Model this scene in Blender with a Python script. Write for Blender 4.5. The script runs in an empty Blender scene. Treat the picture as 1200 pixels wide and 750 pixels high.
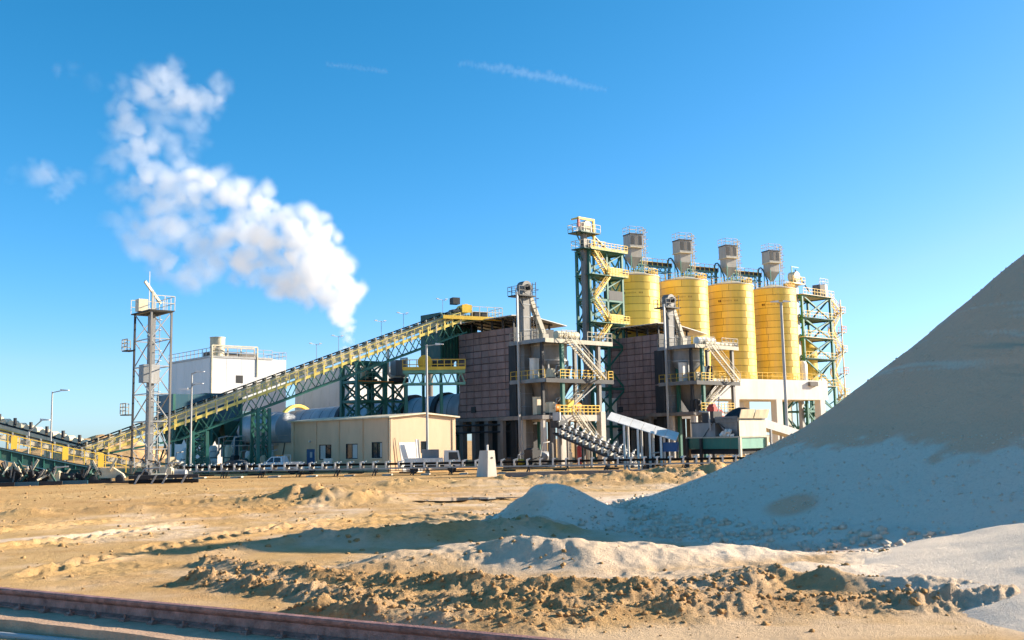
import bpy, math, random
import numpy as np
from mathutils import Vector, Matrix

random.seed(7)
RAD = math.radians
SC = bpy.context.scene

# ------------------------------------------------------------------ camera
EYE = Vector((0.0, 0.0, 3.2))
FPX = 1200.0                       # focal length in pixels of a 1200 x 750 frame
PITCH = math.atan(140.0 / FPX)
ROLL = 0.018
FWD = Vector((0, math.cos(PITCH), math.sin(PITCH)))
_U0 = Vector((0, -math.sin(PITCH), math.cos(PITCH)))
_R0 = Vector((1, 0, 0))
RGT = _R0 * math.cos(ROLL) - _U0 * math.sin(ROLL)
UPV = _U0 * math.cos(ROLL) + _R0 * math.sin(ROLL)
cam = bpy.data.cameras.new('camera')
cam.sensor_width = 36.0
cam.lens = 36.0 * FPX / 1200.0
cam.clip_start = 0.1
cam.clip_end = 20000
camo = bpy.data.objects.new('camera', cam)
camo.matrix_world = Matrix(((RGT.x, UPV.x, -FWD.x, EYE.x), (RGT.y, UPV.y, -FWD.y, EYE.y),
                            (RGT.z, UPV.z, -FWD.z, EYE.z), (0, 0, 0, 1)))
COL = SC.collection
COL.objects.link(camo)
SC.camera = camo

# ------------------------------------------------------------------ light
SUN_AZ = RAD(15.0)                 # 0 = from +X (right), positive = from beyond the plant
SUN_EL = RAD(20.0)
sdir = Vector((math.cos(SUN_AZ) * math.cos(SUN_EL), math.sin(SUN_AZ) * math.cos(SUN_EL), math.sin(SUN_EL)))
world = bpy.data.worlds.new('World')
SC.world = world
world.use_nodes = True
wn = world.node_tree.nodes
wl = world.node_tree.links
bg = wn['Background']
sky = wn.new('ShaderNodeTexSky')
sky.sky_type = 'NISHITA'
sky.sun_disc = False
sky.sun_elevation = SUN_EL
sky.sun_rotation = math.pi / 2 - SUN_AZ
sky.altitude = 0
sky.air_density = 0.7
sky.dust_density = 0.5
sky.ozone_density = 6.0
# colour balance of the photograph: the deep part of the sky loses red, the pale part keeps it
sep = wn.new('ShaderNodeSeparateColor'); com = wn.new('ShaderNodeCombineColor')
wl.new(sky.outputs[0], sep.inputs[0])
def wmath(op, a, b):
    t = wn.new('ShaderNodeMath'); t.operation = op
    for k, q in enumerate((a, b)):
        if isinstance(q, float): t.inputs[k].default_value = q
        else: wl.new(q, t.inputs[k])
    return t.outputs[0]
red = wmath('MULTIPLY', sep.outputs[0], wmath('MINIMUM', wmath('MULTIPLY', sep.outputs[0], 0.64), 1.0))
wl.new(red, com.inputs[0]); wl.new(sep.outputs[1], com.inputs[1])
wl.new(wmath('MULTIPLY', sep.outputs[2], 0.95), com.inputs[2])
wl.new(com.outputs[0], bg.inputs[0])
bg.inputs[1].default_value = 0.102
sun = bpy.data.lights.new('sun', 'SUN')
sun.energy = 4.4
sun.angle = RAD(0.53)
sun.color = (1.0, 0.88, 0.70)
suno = bpy.data.objects.new('sun', sun)
suno.rotation_euler = sdir.to_track_quat('Z', 'Y').to_euler()
COL.objects.link(suno)
SC.view_settings.view_transform = 'Standard'
SC.view_settings.look = 'None'
SC.view_settings.gamma = 1.0
SC.view_settings.exposure = 1.38
SC.view_settings.use_curve_mapping = False
SC.render.engine = 'CYCLES'
SC.cycles.use_denoising = True
try:
    SC.cycles.denoiser = 'OPENIMAGEDENOISE'
except Exception:
    pass
SC.cycles.max_bounces = 8
SC.cycles.diffuse_bounces = 5
SC.cycles.glossy_bounces = 2
SC.cycles.volume_bounces = 5
SC.cycles.use_adaptive_sampling = True
SC.cycles.adaptive_threshold = 0.02

# ------------------------------------------------------------------ measuring helpers
def ray(px, py):
    return FWD + RGT * ((px - 600) / FPX) + UPV * ((375 - py) / FPX)
def P(px, py, Y):
    d = ray(px, py)
    return EYE + d * (Y / d.y)
def G(px, py, z=0.0):
    d = ray(px, py)
    return EYE + d * ((z - EYE.z) / d.z)
def proj(p):
    q = Vector(p) - EYE
    w = q.dot(FWD)
    return 600 + FPX * q.dot(RGT) / w, 375 - FPX * q.dot(UPV) / w
def t_px(o, d, px):
    """distance t along o + t d at which the point is seen at column px"""
    k = (px - 600) / FPX
    n = RGT - FWD * k
    return -(Vector(o) - EYE).dot(n) / Vector(d).dot(n)
def t_py(o, d, py):
    k = (375 - py) / FPX
    n = UPV - FWD * k
    return -(Vector(o) - EYE).dot(n) / Vector(d).dot(n)

class Frame:
    """a thing's own axes: x to the right and away, y to the left and away, z up"""
    def __init__(s, o, ang):
        s.o = Vector((o[0], o[1], o[2] if len(o) > 2 else 0.0)); s.a = ang
        s.u = Vector((math.cos(ang), math.sin(ang), 0)); s.v = Vector((-math.sin(ang), math.cos(ang), 0))
    def w(s, x, y, z=0):
        return s.o + s.u * x + s.v * y + Vector((0, 0, z))
    def x(s, px, y=0, z=0): return t_px(s.w(0, y, z), s.u, px)
    def y(s, px, x=0, z=0): return t_px(s.w(x, 0, z), s.v, px)
    def z(s, py, x=0, y=0): return t_py(s.w(x, y, 0), Vector((0, 0, 1)), py)
    def sub(s, x, y, z=0, da=0):
        return Frame(s.w(x, y, z), s.a + da)

GA = RAD(41)                      # the plant's grid is turned by this much
def frame_at(px, py, Y, ang=GA, z=0.0):
    p = P(px, py, Y)
    return Frame((p.x, p.y, z), ang)

# ------------------------------------------------------------------ mesh helpers
class MB:
    def __init__(s):
        s.v = []; s.f = []
    def add(s, vs, fs):
        b = len(s.v)
        s.v.extend([tuple(q) for q in vs])
        s.f.extend([tuple(i + b for i in q) for q in fs])
        return s
    def box(s, a, b):
        x0, y0, z0 = a; x1, y1, z1 = b
        return s.add([(x0, y0, z0), (x1, y0, z0), (x1, y1, z0), (x0, y1, z0), (x0, y0, z1), (x1, y0, z1), (x1, y1, z1), (x0, y1, z1)],
                     [(0, 3, 2, 1), (4, 5, 6, 7), (0, 1, 5, 4), (1, 2, 6, 5), (2, 3, 7, 6), (3, 0, 4, 7)])
    def cbox(s, c, d):
        return s.box((c[0] - d[0] / 2, c[1] - d[1] / 2, c[2] - d[2] / 2), (c[0] + d[0] / 2, c[1] + d[1] / 2, c[2] + d[2] / 2))
    def hexa(s, p):                # eight corners, bottom four then top four
        return s.add(p, [(0, 3, 2, 1), (4, 5, 6, 7), (0, 1, 5, 4), (1, 2, 6, 5), (2, 3, 7, 6), (3, 0, 4, 7)])
    def beam(s, p, q, w, h=None):
        p = Vector(p); q = Vector(q)
        d = q - p
        if d.length < 1e-6: return s
        d.normalize()
        h = h or w
        up = Vector((0, 0, 1)) if abs(d.z) < 0.95 else Vector((0, 1, 0))
        a = d.cross(up).normalized() * (w / 2)
        b = a.cross(d).normalized() * (h / 2)
        c = [p - a - b, p + a - b, p + a + b, p - a + b, q - a - b, q + a - b, q + a + b, q - a + b]
        return s.add(c, [(0, 3, 2, 1), (4, 5, 6, 7), (0, 1, 5, 4), (1, 2, 6, 5), (2, 3, 7, 6), (3, 0, 4, 7)])
    def path(s, pts, w, h=None):
        for i in range(len(pts) - 1): s.beam(pts[i], pts[i + 1], w, h)
        return s
    def tube(s, p, q, r, r2=None, n=10, caps=True):
        p = Vector(p); q = Vector(q); r2 = r if r2 is None else r2
        d = (q - p).normalized()
        up = Vector((0, 0, 1)) if abs(d.z) < 0.95 else Vector((1, 0, 0))
        a = d.cross(up).normalized(); b = a.cross(d).normalized()
        vs = []
        for c, rr in ((p, r), (q, r2)):
            for i in range(n):
                t = 2 * math.pi * i / n
                vs.append(c + (a * math.cos(t) + b * math.sin(t)) * rr)
        fs = [(i, (i + 1) % n, n + (i + 1) % n, n + i) for i in range(n)]
        if caps:
            fs += [tuple(range(n - 1, -1, -1)), tuple(range(n, 2 * n))]
        return s.add(vs, fs)
    def pipe(s, pts, r, n=8):
        """one continuous bent pipe"""
        pts = [Vector(p) for p in pts]
        vs = []
        up = Vector((0.13, 0.21, 0.97)).normalized()
        for i, p in enumerate(pts):
            d = ((pts[i] - pts[i - 1]).normalized() if i > 0 else Vector()) + ((pts[i + 1] - pts[i]).normalized() if i < len(pts) - 1 else Vector())
            d.normalize()
            a = d.cross(up)
            if a.length < 1e-3: a = d.cross(Vector((1, 0, 0)))
            a.normalize(); b = a.cross(d).normalized()
            for k in range(n):
                t = 2 * math.pi * k / n
                vs.append(p + (a * math.cos(t) + b * math.sin(t)) * r)
        fs = []
        for i in range(len(pts) - 1):
            for k in range(n):
                fs.append((i * n + k, i * n + (k + 1) % n, (i + 1) * n + (k + 1) % n, (i + 1) * n + k))
        fs += [tuple(range(n - 1, -1, -1)), tuple(range((len(pts) - 1) * n, len(pts) * n))]
        return s.add(vs, fs)
    def lathe(s, prof, c=(0, 0, 0), n=24, axis=(0, 0, 1), closed=True):
        """prof: list of (radius, distance along axis)"""
        ax = Vector(axis).normalized(); c = Vector(c)
        up = Vector((0, 0, 1)) if abs(ax.z) < 0.95 else Vector((1, 0, 0))
        a = ax.cross(up).normalized(); b = ax.cross(a).normalized()
        vs = []
        for r, h in prof:
            for i in range(n):
                t = 2 * math.pi * i / n
                vs.append(c + ax * h + (a * math.cos(t) + b * math.sin(t)) * max(r, 1e-4))
        fs = []
        m = len(prof)
        for j in range(m - 1):
            for i in range(n):
                fs.append((j * n + i, j * n + (i + 1) % n, (j + 1) * n + (i + 1) % n, (j + 1) * n + i))
        if closed:
            fs += [tuple(range(n - 1, -1, -1)), tuple(range((m - 1) * n, m * n))]
        return s.add(vs, fs)
    def prism(s, poly, y0, y1, ax='y'):
        n = len(poly)
        def mk(p, t):
            return (p[0], t, p[1]) if ax == 'y' else ((t, p[0], p[1]) if ax == 'x' else (p[0], p[1], t))
        vs = [mk(p, y0) for p in poly] + [mk(p, y1) for p in poly]
        fs = [(i, (i + 1) % n, n + (i + 1) % n, n + i) for i in range(n)] + [tuple(range(n - 1, -1, -1)), tuple(range(n, 2 * n))]
        return s.add(vs, fs)
    def rail(s, pts, h=1.1, step=1.5, r=0.055, mids=1, toe=0.0):
        """guard rail along a list of deck points"""
        pts = [Vector(p) for p in pts]
        for i in range(len(pts) - 1):
            p, q = pts[i], pts[i + 1]
            L = (q - p).length
            k = max(1, round(L / step))
            for j in range(k + 1):
                if j == k and i < len(pts) - 2: continue
                b = p.lerp(q, j / k)
                s.beam(b, b + Vector((0, 0, h)), r)
            for m in range(mids + 1):
                z = Vector((0, 0, h * (m + 1) / (mids + 1)))
                s.beam(p + z, q + z, r)
            if toe:
                s.beam(p + Vector((0, 0, toe / 2)), q + Vector((0, 0, toe / 2)), 0.03, toe)
        return s
    def stair(s, p, q, w, side=(0, 1, 0), rail=True):
        p = Vector(p); q = Vector(q); sd = Vector(side).normalized() * (w / 2)
        n = max(3, int(abs(q.z - p.z) / 0.24))
        for e in (-1, 1):
            s.beam(p + sd * e, q + sd * e, 0.08, 0.26)
            if rail:
                up = Vector((0, 0, 1.0))
                s.beam(p + sd * e + up, q + sd * e + up, 0.06)
                s.beam(p + sd * e + up * 0.5, q + sd * e + up * 0.5, 0.05)
                for k in range(5):
                    b = p.lerp(q, k / 4) + sd * e
                    s.beam(b, b + up, 0.06)
        run = (q - p); run.z = 0; run = run.normalized() * 0.13
        for k in range(n):
            b = p.lerp(q, (k + 0.5) / n)
            c = [b - sd - run, b + sd - run, b + sd + run, b - sd + run]
            dz = Vector((0, 0, 0.04))
            s.hexa(c + [x + dz for x in c])
        return s
    def ladder(s, p, q, w=0.5, side=(1, 0, 0), cage=True):
        p = Vector(p); q = Vector(q); sd = Vector(side).normalized() * (w / 2)
        s.beam(p - sd, q - sd, 0.07); s.beam(p + sd, q + sd, 0.07)
        n = int((q - p).length / 0.5)
        for k in range(n):
            b = p.lerp(q, (k + 0.5) / n)
            s.beam(b - sd, b + sd, 0.05)
        if cage:
            out = sd.cross(Vector((0, 0, 1))).normalized() * 0.65
            for k in range(int((q - p).length / 1.1)):
                b = p + (q - p).normalized() * (k * 1.1 + 1.2)
                s.path([b - sd, b - sd * 1.3 + out * 0.6, b + out, b + sd * 1.3 + out * 0.6, b + sd], 0.05)
        return s
    def mesh(s, name, smooth=None):
        me = bpy.data.meshes.new(name)
        me.from_pydata(s.v, [], s.f)
        if smooth:
            me.polygons.foreach_set('use_smooth', [True] * len(me.polygons))
            me.set_sharp_from_angle(angle=RAD(smooth))
        me.update()
        return me
    def obj(s, name, m, parent=None, smooth=None):
        return link(name, s.mesh(name, smooth), m, parent)

def link(name, me, m, parent=None):
    o = bpy.data.objects.new(name, me)
    if m is not None and not me.materials: me.materials.append(m)
    COL.objects.link(o)
    if parent is not None: o.parent = parent
    return o
def thing(name, label, cat, fr, group=None):
    o = bpy.data.objects.new(name, None)
    o.empty_display_size = 0.5
    COL.objects.link(o)
    o.location = fr.o; o.rotation_euler = (0, 0, fr.a)
    o['label'] = label; o['category'] = cat; o['kind'] = 'thing'
    if group: o['group'] = group
    return o
def tag(o, label, cat=None, group=None, kind=None):
    o['label'] = label
    if cat: o['category'] = cat; o['kind'] = 'thing'
    if group: o['group'] = group
    if kind: o['kind'] = kind
    return o
def place(o, fr):
    o.location = fr.o; o.rotation_euler = (0, 0, fr.a)
    return o
def copy_tree(o, parent=None):
    c = o.copy(); COL.objects.link(c)
    if parent is not None: c.parent = parent
    for ch in list(o.children): copy_tree(ch, c)
    return c

# ------------------------------------------------------------------ materials
MATS = {}
def mat(name, col, rough=0.6, metal=0.0, var=0.18, scale=0.8, dirt=0.25, dirt_col=(0.25, 0.19, 0.12), rnd=0.0, bump=0.0, bscale=12.0, spec=0.4, streak=True, szz=0.3):
    m = bpy.data.materials.new(name); m.use_nodes = True
    nt = m.node_tree; n = nt.nodes; l = nt.links
    b = n['Principled BSDF']
    b.inputs['Roughness'].default_value = rough
    b.inputs['Metallic'].default_value = metal
    b.inputs['Specular IOR Level'].default_value = spec
    geo = n.new('ShaderNodeNewGeometry')
    mp = n.new('ShaderNodeMapping')
    mp.inputs['Scale'].default_value = (1, 1, szz if streak else 1)
    l.new(geo.outputs['Position'], mp.inputs['Vector'])
    no = n.new('ShaderNodeTexNoise')
    no.inputs['Scale'].default_value = scale; no.inputs['Detail'].default_value = 6; no.inputs['Roughness'].default_value = 0.65
    l.new(mp.outputs[0], no.inputs['Vector'])
    # value variation
    mr = n.new('ShaderNodeMapRange')
    mr.inputs['From Min'].default_value = 0.3; mr.inputs['From Max'].default_value = 0.7
    mr.inputs['To Min'].default_value = 1 - var; mr.inputs['To Max'].default_value = 1 + var * 0.6
    l.new(no.outputs['Fac'], mr.inputs['Value'])
    mx = n.new('ShaderNodeVectorMath'); mx.operation = 'SCALE'
    mx.inputs[0].default_value = col[:3]
    l.new(mr.outputs[0], mx.inputs['Scale'])
    out = mx.outputs[0]
    if rnd:
        oi = n.new('ShaderNodeObjectInfo')
        r2 = n.new('ShaderNodeMapRange'); r2.inputs['To Min'].default_value = 1 - rnd; r2.inputs['To Max'].default_value = 1 + rnd
        l.new(oi.outputs['Random'], r2.inputs['Value'])
        m2 = n.new('ShaderNodeVectorMath'); m2.operation = 'SCALE'
        l.new(out, m2.inputs[0]); l.new(r2.outputs[0], m2.inputs['Scale'])
        out = m2.outputs[0]
    if dirt:
        n2 = n.new('ShaderNodeTexNoise')
        n2.inputs['Scale'].default_value = scale * 2.7; n2.inputs['Detail'].default_value = 5; n2.inputs['Roughness'].default_value = 0.7
        l.new(mp.outputs[0], n2.inputs['Vector'])
        m3 = n.new('ShaderNodeMapRange'); m3.inputs['From Min'].default_value = 0.52; m3.inputs['From Max'].default_value = 0.75
        m3.inputs['To Max'].default_value = dirt
        l.new(n2.outputs['Fac'], m3.inputs['Value'])
        mix = n.new('ShaderNodeMix'); mix.data_type = 'RGBA'
        l.new(m3.outputs[0], mix.inputs['Factor'])
        l.new(out, mix.inputs[6]); mix.inputs[7].default_value = (*dirt_col, 1)
        out = mix.outputs[2]
    l.new(out, b.inputs['Base Color'])
    if bump:
        n3 = n.new('ShaderNodeTexNoise'); n3.inputs['Scale'].default_value = bscale; n3.inputs['Detail'].default_value = 5
        l.new(geo.outputs['Position'], n3.inputs['Vector'])
        bp = n.new('ShaderNodeBump'); bp.inputs['Strength'].default_value = bump; bp.inputs['Distance'].default_value = 0.05
        l.new(n3.outputs['Fac'], bp.inputs['Height']); l.new(bp.outputs[0], b.inputs['Normal'])
    MATS[name] = m
    return m

M_GREEN = mat('green_steel_paint', (0.030, 0.150, 0.110), 0.5, var=0.25)
M_DGREEN = mat('dark_green_cladding', (0.020, 0.085, 0.068), 0.55)
M_LGREEN = mat('pale_green_steel', (0.16, 0.36, 0.27), 0.5)
M_YEL = mat('safety_yellow_paint', (0.80, 0.50, 0.05), 0.5, var=0.2)
M_SILO = mat('silo_yellow_paint', (0.97, 0.645, 0.10), 0.45, var=0.16, scale=0.45, dirt=0.42, dirt_col=(0.70, 0.50, 0.24), rnd=0.11, szz=0.07)
M_FILT = mat('dusty_filter_paint', (0.42, 0.385, 0.33), 0.6, var=0.25, dirt=0.4)
M_PYEL = mat('pale_yellow_paint', (0.90, 0.68, 0.17), 0.5, var=0.2, dirt=0.35)
M_SEAM = mat('silo_seam', (0.34, 0.16, 0.02), 0.7)
M_CREAM = mat('cream_paint', (0.68, 0.58, 0.40), 0.55, var=0.25, dirt=0.45)
M_WHITE = mat('white_paint', (0.72, 0.69, 0.63), 0.5, var=0.2, dirt=0.4)
M_WALLW = mat('white_cladding', (0.70, 0.69, 0.67), 0.6, var=0.08, scale=0.3, dirt=0.12)
M_SHADEW = mat('white_cladding_in_shade', (0.42, 0.45, 0.46), 0.6, var=0.1, scale=0.3)  # grey copy of the white cladding, shade put into the colour
M_GREY = mat('grey_steel', (0.23, 0.235, 0.235), 0.5, metal=0.2, var=0.3, dirt=0.35)
M_LGREY = mat('galvanised_steel', (0.40, 0.39, 0.37), 0.5, metal=0.2, var=0.3, dirt=0.45)
M_DARK = mat('dark_steel_and_shade', (0.028, 0.029, 0.032), 0.6, var=0.4, dirt=0.12)  # plain dark steel, also put on boxes that stand in for shade
M_BELT = mat('rubber_belt', (0.014, 0.014, 0.015), 0.75, var=0.3, dirt=0.06)
M_BROWN = mat('brown_lining_panel', (0.30, 0.20, 0.18), 0.75, var=0.3, scale=1.2, rnd=0.13, dirt=0.4, dirt_col=(0.42, 0.33, 0.27))
M_JOINT = mat('panel_joint', (0.08, 0.052, 0.048), 0.85)
M_CONC = mat('concrete', (0.56, 0.50, 0.42), 0.85, var=0.18, scale=0.6, dirt=0.35, bump=0.2)
M_PCONC = mat('pale_portal_concrete', (0.80, 0.75, 0.66), 0.85, var=0.12, scale=0.4, dirt=0.18)
M_DCONC = mat('weathered_concrete', (0.21, 0.19, 0.17), 0.85, var=0.35, scale=0.7, dirt=0.25)
M_RENDER = mat('tan_render', (0.65, 0.475, 0.305), 0.85, var=0.10, scale=0.5, dirt=0.22, dirt_col=(0.36, 0.25, 0.16))
M_GLASS = mat('dark_window_glass', (0.02, 0.025, 0.03), 0.08, var=0.0, dirt=0.0, spec=0.6)
M_CURT = mat('pale_window_blind', (0.55, 0.54, 0.50), 0.8)
M_BLUE = mat('blue_door_paint', (0.03, 0.10, 0.24), 0.45)
M_TBLUE = mat('teal_blue_pipe', (0.03, 0.11, 0.15), 0.5)
M_RED = mat('red_paint', (0.42, 0.045, 0.03), 0.5)
M_ORANGE = mat('orange_paint', (0.72, 0.24, 0.03), 0.5)
M_KILN = mat('kiln_shell_steel', (0.36, 0.38, 0.40), 0.5, metal=0.25, var=0.35, scale=0.4)
M_COAL = mat('black_coal', (0.012, 0.013, 0.018), 0.7, var=0.5, scale=4, dirt=0, bump=0.8)
M_SHEET = mat('pale_roof_sheet', (0.62, 0.60, 0.56), 0.5, var=0.15)
M_RAIL = mat('rusty_rail_steel', (0.42, 0.20, 0.15), 0.55, metal=0.3, var=0.55, scale=4, dirt=0.75, dirt_col=(0.17, 0.07, 0.035), streak=False, bump=0.5, bscale=30)
M_RCONC = mat('rail_beam_concrete', (0.56, 0.35, 0.22), 0.9, var=0.25, scale=2, dirt=0.5, dirt_col=(0.40, 0.24, 0.14), bump=0.5, bscale=25)
M_CAR = mat('white_car_paint', (0.72, 0.73, 0.75), 0.25, var=0.05, spec=0.6)
M_DCAR = mat('dark_car_paint', (0.02, 0.03, 0.045), 0.2, var=0.05, spec=0.6)
M_TYRE = mat('tyre_rubber', (0.02, 0.02, 0.02), 0.85)
M_LAMP = mat('lamp_housing', (0.75, 0.75, 0.73), 0.4)
M_STEEL = mat('weathered_steel', (0.20, 0.19, 0.175), 0.6, metal=0.1, var=0.35, dirt=0.5, dirt_col=(0.33, 0.25, 0.17))
M_STAIR = mat('dusty_stair_paint', (0.46, 0.41, 0.31), 0.6, var=0.3, dirt=0.5)
M_INK = mat('faded_lettering', (0.20, 0.09, 0.02), 0.8, dirt=0)
M_INK2 = mat('very_faded_lettering', (0.55, 0.30, 0.05), 0.8, dirt=0)

# ------------------------------------------------------------------ noise for the terrain
def _hash(ix, iy, seed):
    n = (ix.astype(np.int64) * 374761393 + iy.astype(np.int64) * 668265263 + seed * 1442695041) & 0xFFFFFFFF
    n = ((n ^ (n >> 13)) * 1274126177) & 0xFFFFFFFF
    n = ((n ^ (n >> 16)) * 2246822519) & 0xFFFFFFFF
    return ((n ^ (n >> 15)) & 0xFFFFFF) / float(0xFFFFFF)
def vnoise(x, y, seed=0):
    ix = np.floor(x); iy = np.floor(y)
    fx = x - ix; fy = y - iy
    fx = fx * fx * fx * (fx * (fx * 6 - 15) + 10); fy = fy * fy * fy * (fy * (fy * 6 - 15) + 10)
    a = _hash(ix, iy, seed); b = _hash(ix + 1, iy, seed); c = _hash(ix, iy + 1, seed); d = _hash(ix + 1, iy + 1, seed)
    return (a * (1 - fx) + b * fx) * (1 - fy) + (c * (1 - fx) + d * fx) * fy
def fbm(x, y, seed=0, octv=5, gain=0.5):
    s = 0; a = 0.5; t = 0
    for o in range(octv):
        s = s + a * vnoise(x * 2 ** o + 17.3 * o, y * 2 ** o + 5.1 * o, seed + o)
        t += a; a *= gain
    return s / t - 0.5
def ridged(x, y, seed=0, octv=4):
    s = 0; a = 0.5; t = 0
    for o in range(octv):
        n = 1 - np.abs(2 * vnoise(x * 2 ** o + 9.7 * o, y * 2 ** o, seed + o) - 1)
        s = s + a * n * n; t += a; a *= 0.5
    return s / t
def clods(x, y, cell, seed, prob=0.6):
    """rounded and broken lumps, one at most per cell"""
    gx = x / cell; gy = y / cell
    ix = np.floor(gx); iy = np.floor(gy)
    h = np.zeros_like(gx)
    for dx in (-1, 0, 1):
        for dy in (-1, 0, 1):
            cx = ix + dx; cy = iy + dy
            r = 0.30 + 0.42 * _hash(cx, cy, seed + 2)
            px_ = cx + _hash(cx, cy, seed); py_ = cy + _hash(cx, cy, seed + 1)
            on = _hash(cx, cy, seed + 3) < prob
            ang = _hash(cx, cy, seed + 4) * 6.28
            ux = (gx - px_) * np.cos(ang) + (gy - py_) * np.sin(ang)
            uy = -(gx - px_) * np.sin(ang) + (gy - py_) * np.cos(ang)
            d = np.maximum(np.abs(ux), np.abs(uy) * 1.25) * 0.55 + np.hypot(ux, uy) * 0.5
            b = np.clip(1 - (d / r) ** 2, 0, 1) ** 0.6 * r * on
            h = np.maximum(h, b)
    return h * cell
def sstep(a, b, x):
    t = np.clip((x - a) / (b - a), 0, 1)
    return t * t * (3 - 2 * t)
def pdist(x, y, pts):
    best = np.full(x.shape, 1e9)
    for (ax, ay), (bx, by) in zip(pts[:-1], pts[1:]):
        dx, dy = bx - ax, by - ay
        t = np.clip(((x - ax) * dx + (y - ay) * dy) / (dx * dx + dy * dy), 0, 1)
        best = np.minimum(best, np.hypot(x - ax - t * dx, y - ay - t * dy))
    return best
def GP(*pp):
    return [(G(a, b).x, G(a, b).y) for a, b in pp]

# ------------------------------------------------------------------ big stockpile (shape shared with the ground)
PYC = 42.0
PXC = P(1380, 300, PYC).x
_sil = [(1380, 168), (1365, 172), (1316, 207), (1270, 244), (1200, 303), (1100, 390), (1040, 438), (1000, 470), (960, 499), (920, 521), (880, 541), (840, 560), (800, 576), (765, 589)]
_pr = [(PXC - P(a, b, PYC).x, P(a, b, PYC).z) for a, b in _sil]
_pr += [(_pr[-1][0] + 2.0, 0.16), (_pr[-1][0] + 5.5, -0.25), (90, -0.6)]
PR_R = np.array([max(0.0, a) for a, b in _pr]); PR_Z = np.array([b for a, b in _pr])
MND = G(642, 619)
def pile_h(x, y, floor=True):
    dx = x - PXC; dy = y - PYC
    dyy = np.where(dy < 0, dy * 1.22, dy)
    ang = np.arctan2(dyy, dx)
    r = np.hypot(dx, dyy)
    r = r + 0.9 * fbm(np.cos(ang) * 2.2 + 7, np.sin(ang) * 2.2 + 3, 31, 3) * sstep(4, 18, r)
    z = np.interp(r, PR_R, PR_Z)
    up = sstep(2.5, 5, z)
    z = z + 0.09 * fbm(x * 0.9, y * 0.9, 41, 4) * (0.4 + up) + 0.10 * (ridged(ang * 9.0, r * 0.12, 45, 3) - 0.5) * sstep(3, 9, z) * sstep(0.5, 5.0, -dy) + 0.035 * fbm(x * 2.6, y * 2.6, 49, 4)
    # terraces where the face has slipped
    band = sstep(1.5, 8.0, -dy) * sstep(4.6, 5.6, z) * (1 - sstep(8.6, 9.8, z)) * sstep(-0.25, 0.25, fbm(x * 0.16, z * 0.7, 43, 3) + 0.03)
    z = z + band * (0.65 * (ridged(x * 0.28 + y * 0.05, z * 1.5 + 0.12 * x, 47, 4) - 0.45) + 0.28 * (ridged(x * 0.9, z * 3.2 + 0.3 * x, 48, 3) - 0.45) + 0.12 * fbm(x * 3.5, y * 3.5, 46, 3))
    # small heap at the foot
    d = np.hypot((x - MND.x) / 1.75, (y - MND.y - 1.3) / 2.1)
    m = 1.42 * np.exp(-d ** 2.4 * 0.8) * (1 + 0.35 * fbm(x * 1.2, y * 1.2, 51, 4))
    lnk = 0.55 * np.exp(-((y - MND.y - 2.5) / 3.0) ** 2) * sstep(0.2, 3.5, x) * (1 - sstep(8, 13, x))
    low = np.maximum(m, 0) + lnk - 0.12
    if not floor: low = np.where(low < 0.02, -0.6, low)
    return np.maximum(z, low) + 0.02 * fbm(x * 3, y * 3, 53, 3)
P2X, P2Y = 26.0, 20.0
def pile2_h(x, y):
    r = np.hypot(x - P2X, (y - P2Y)) + 1.2 * fbm(x * 0.3, y * 0.3, 61, 3)
    return np.interp(r, [0, 11.5, 14.0, 16.0, 18.0, 20.5], [6.6, 1.6, 0.85, 0.42, 0.1, -0.5]) + 0.05 * fbm(x * 1.3, y * 1.3, 63, 4)

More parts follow.
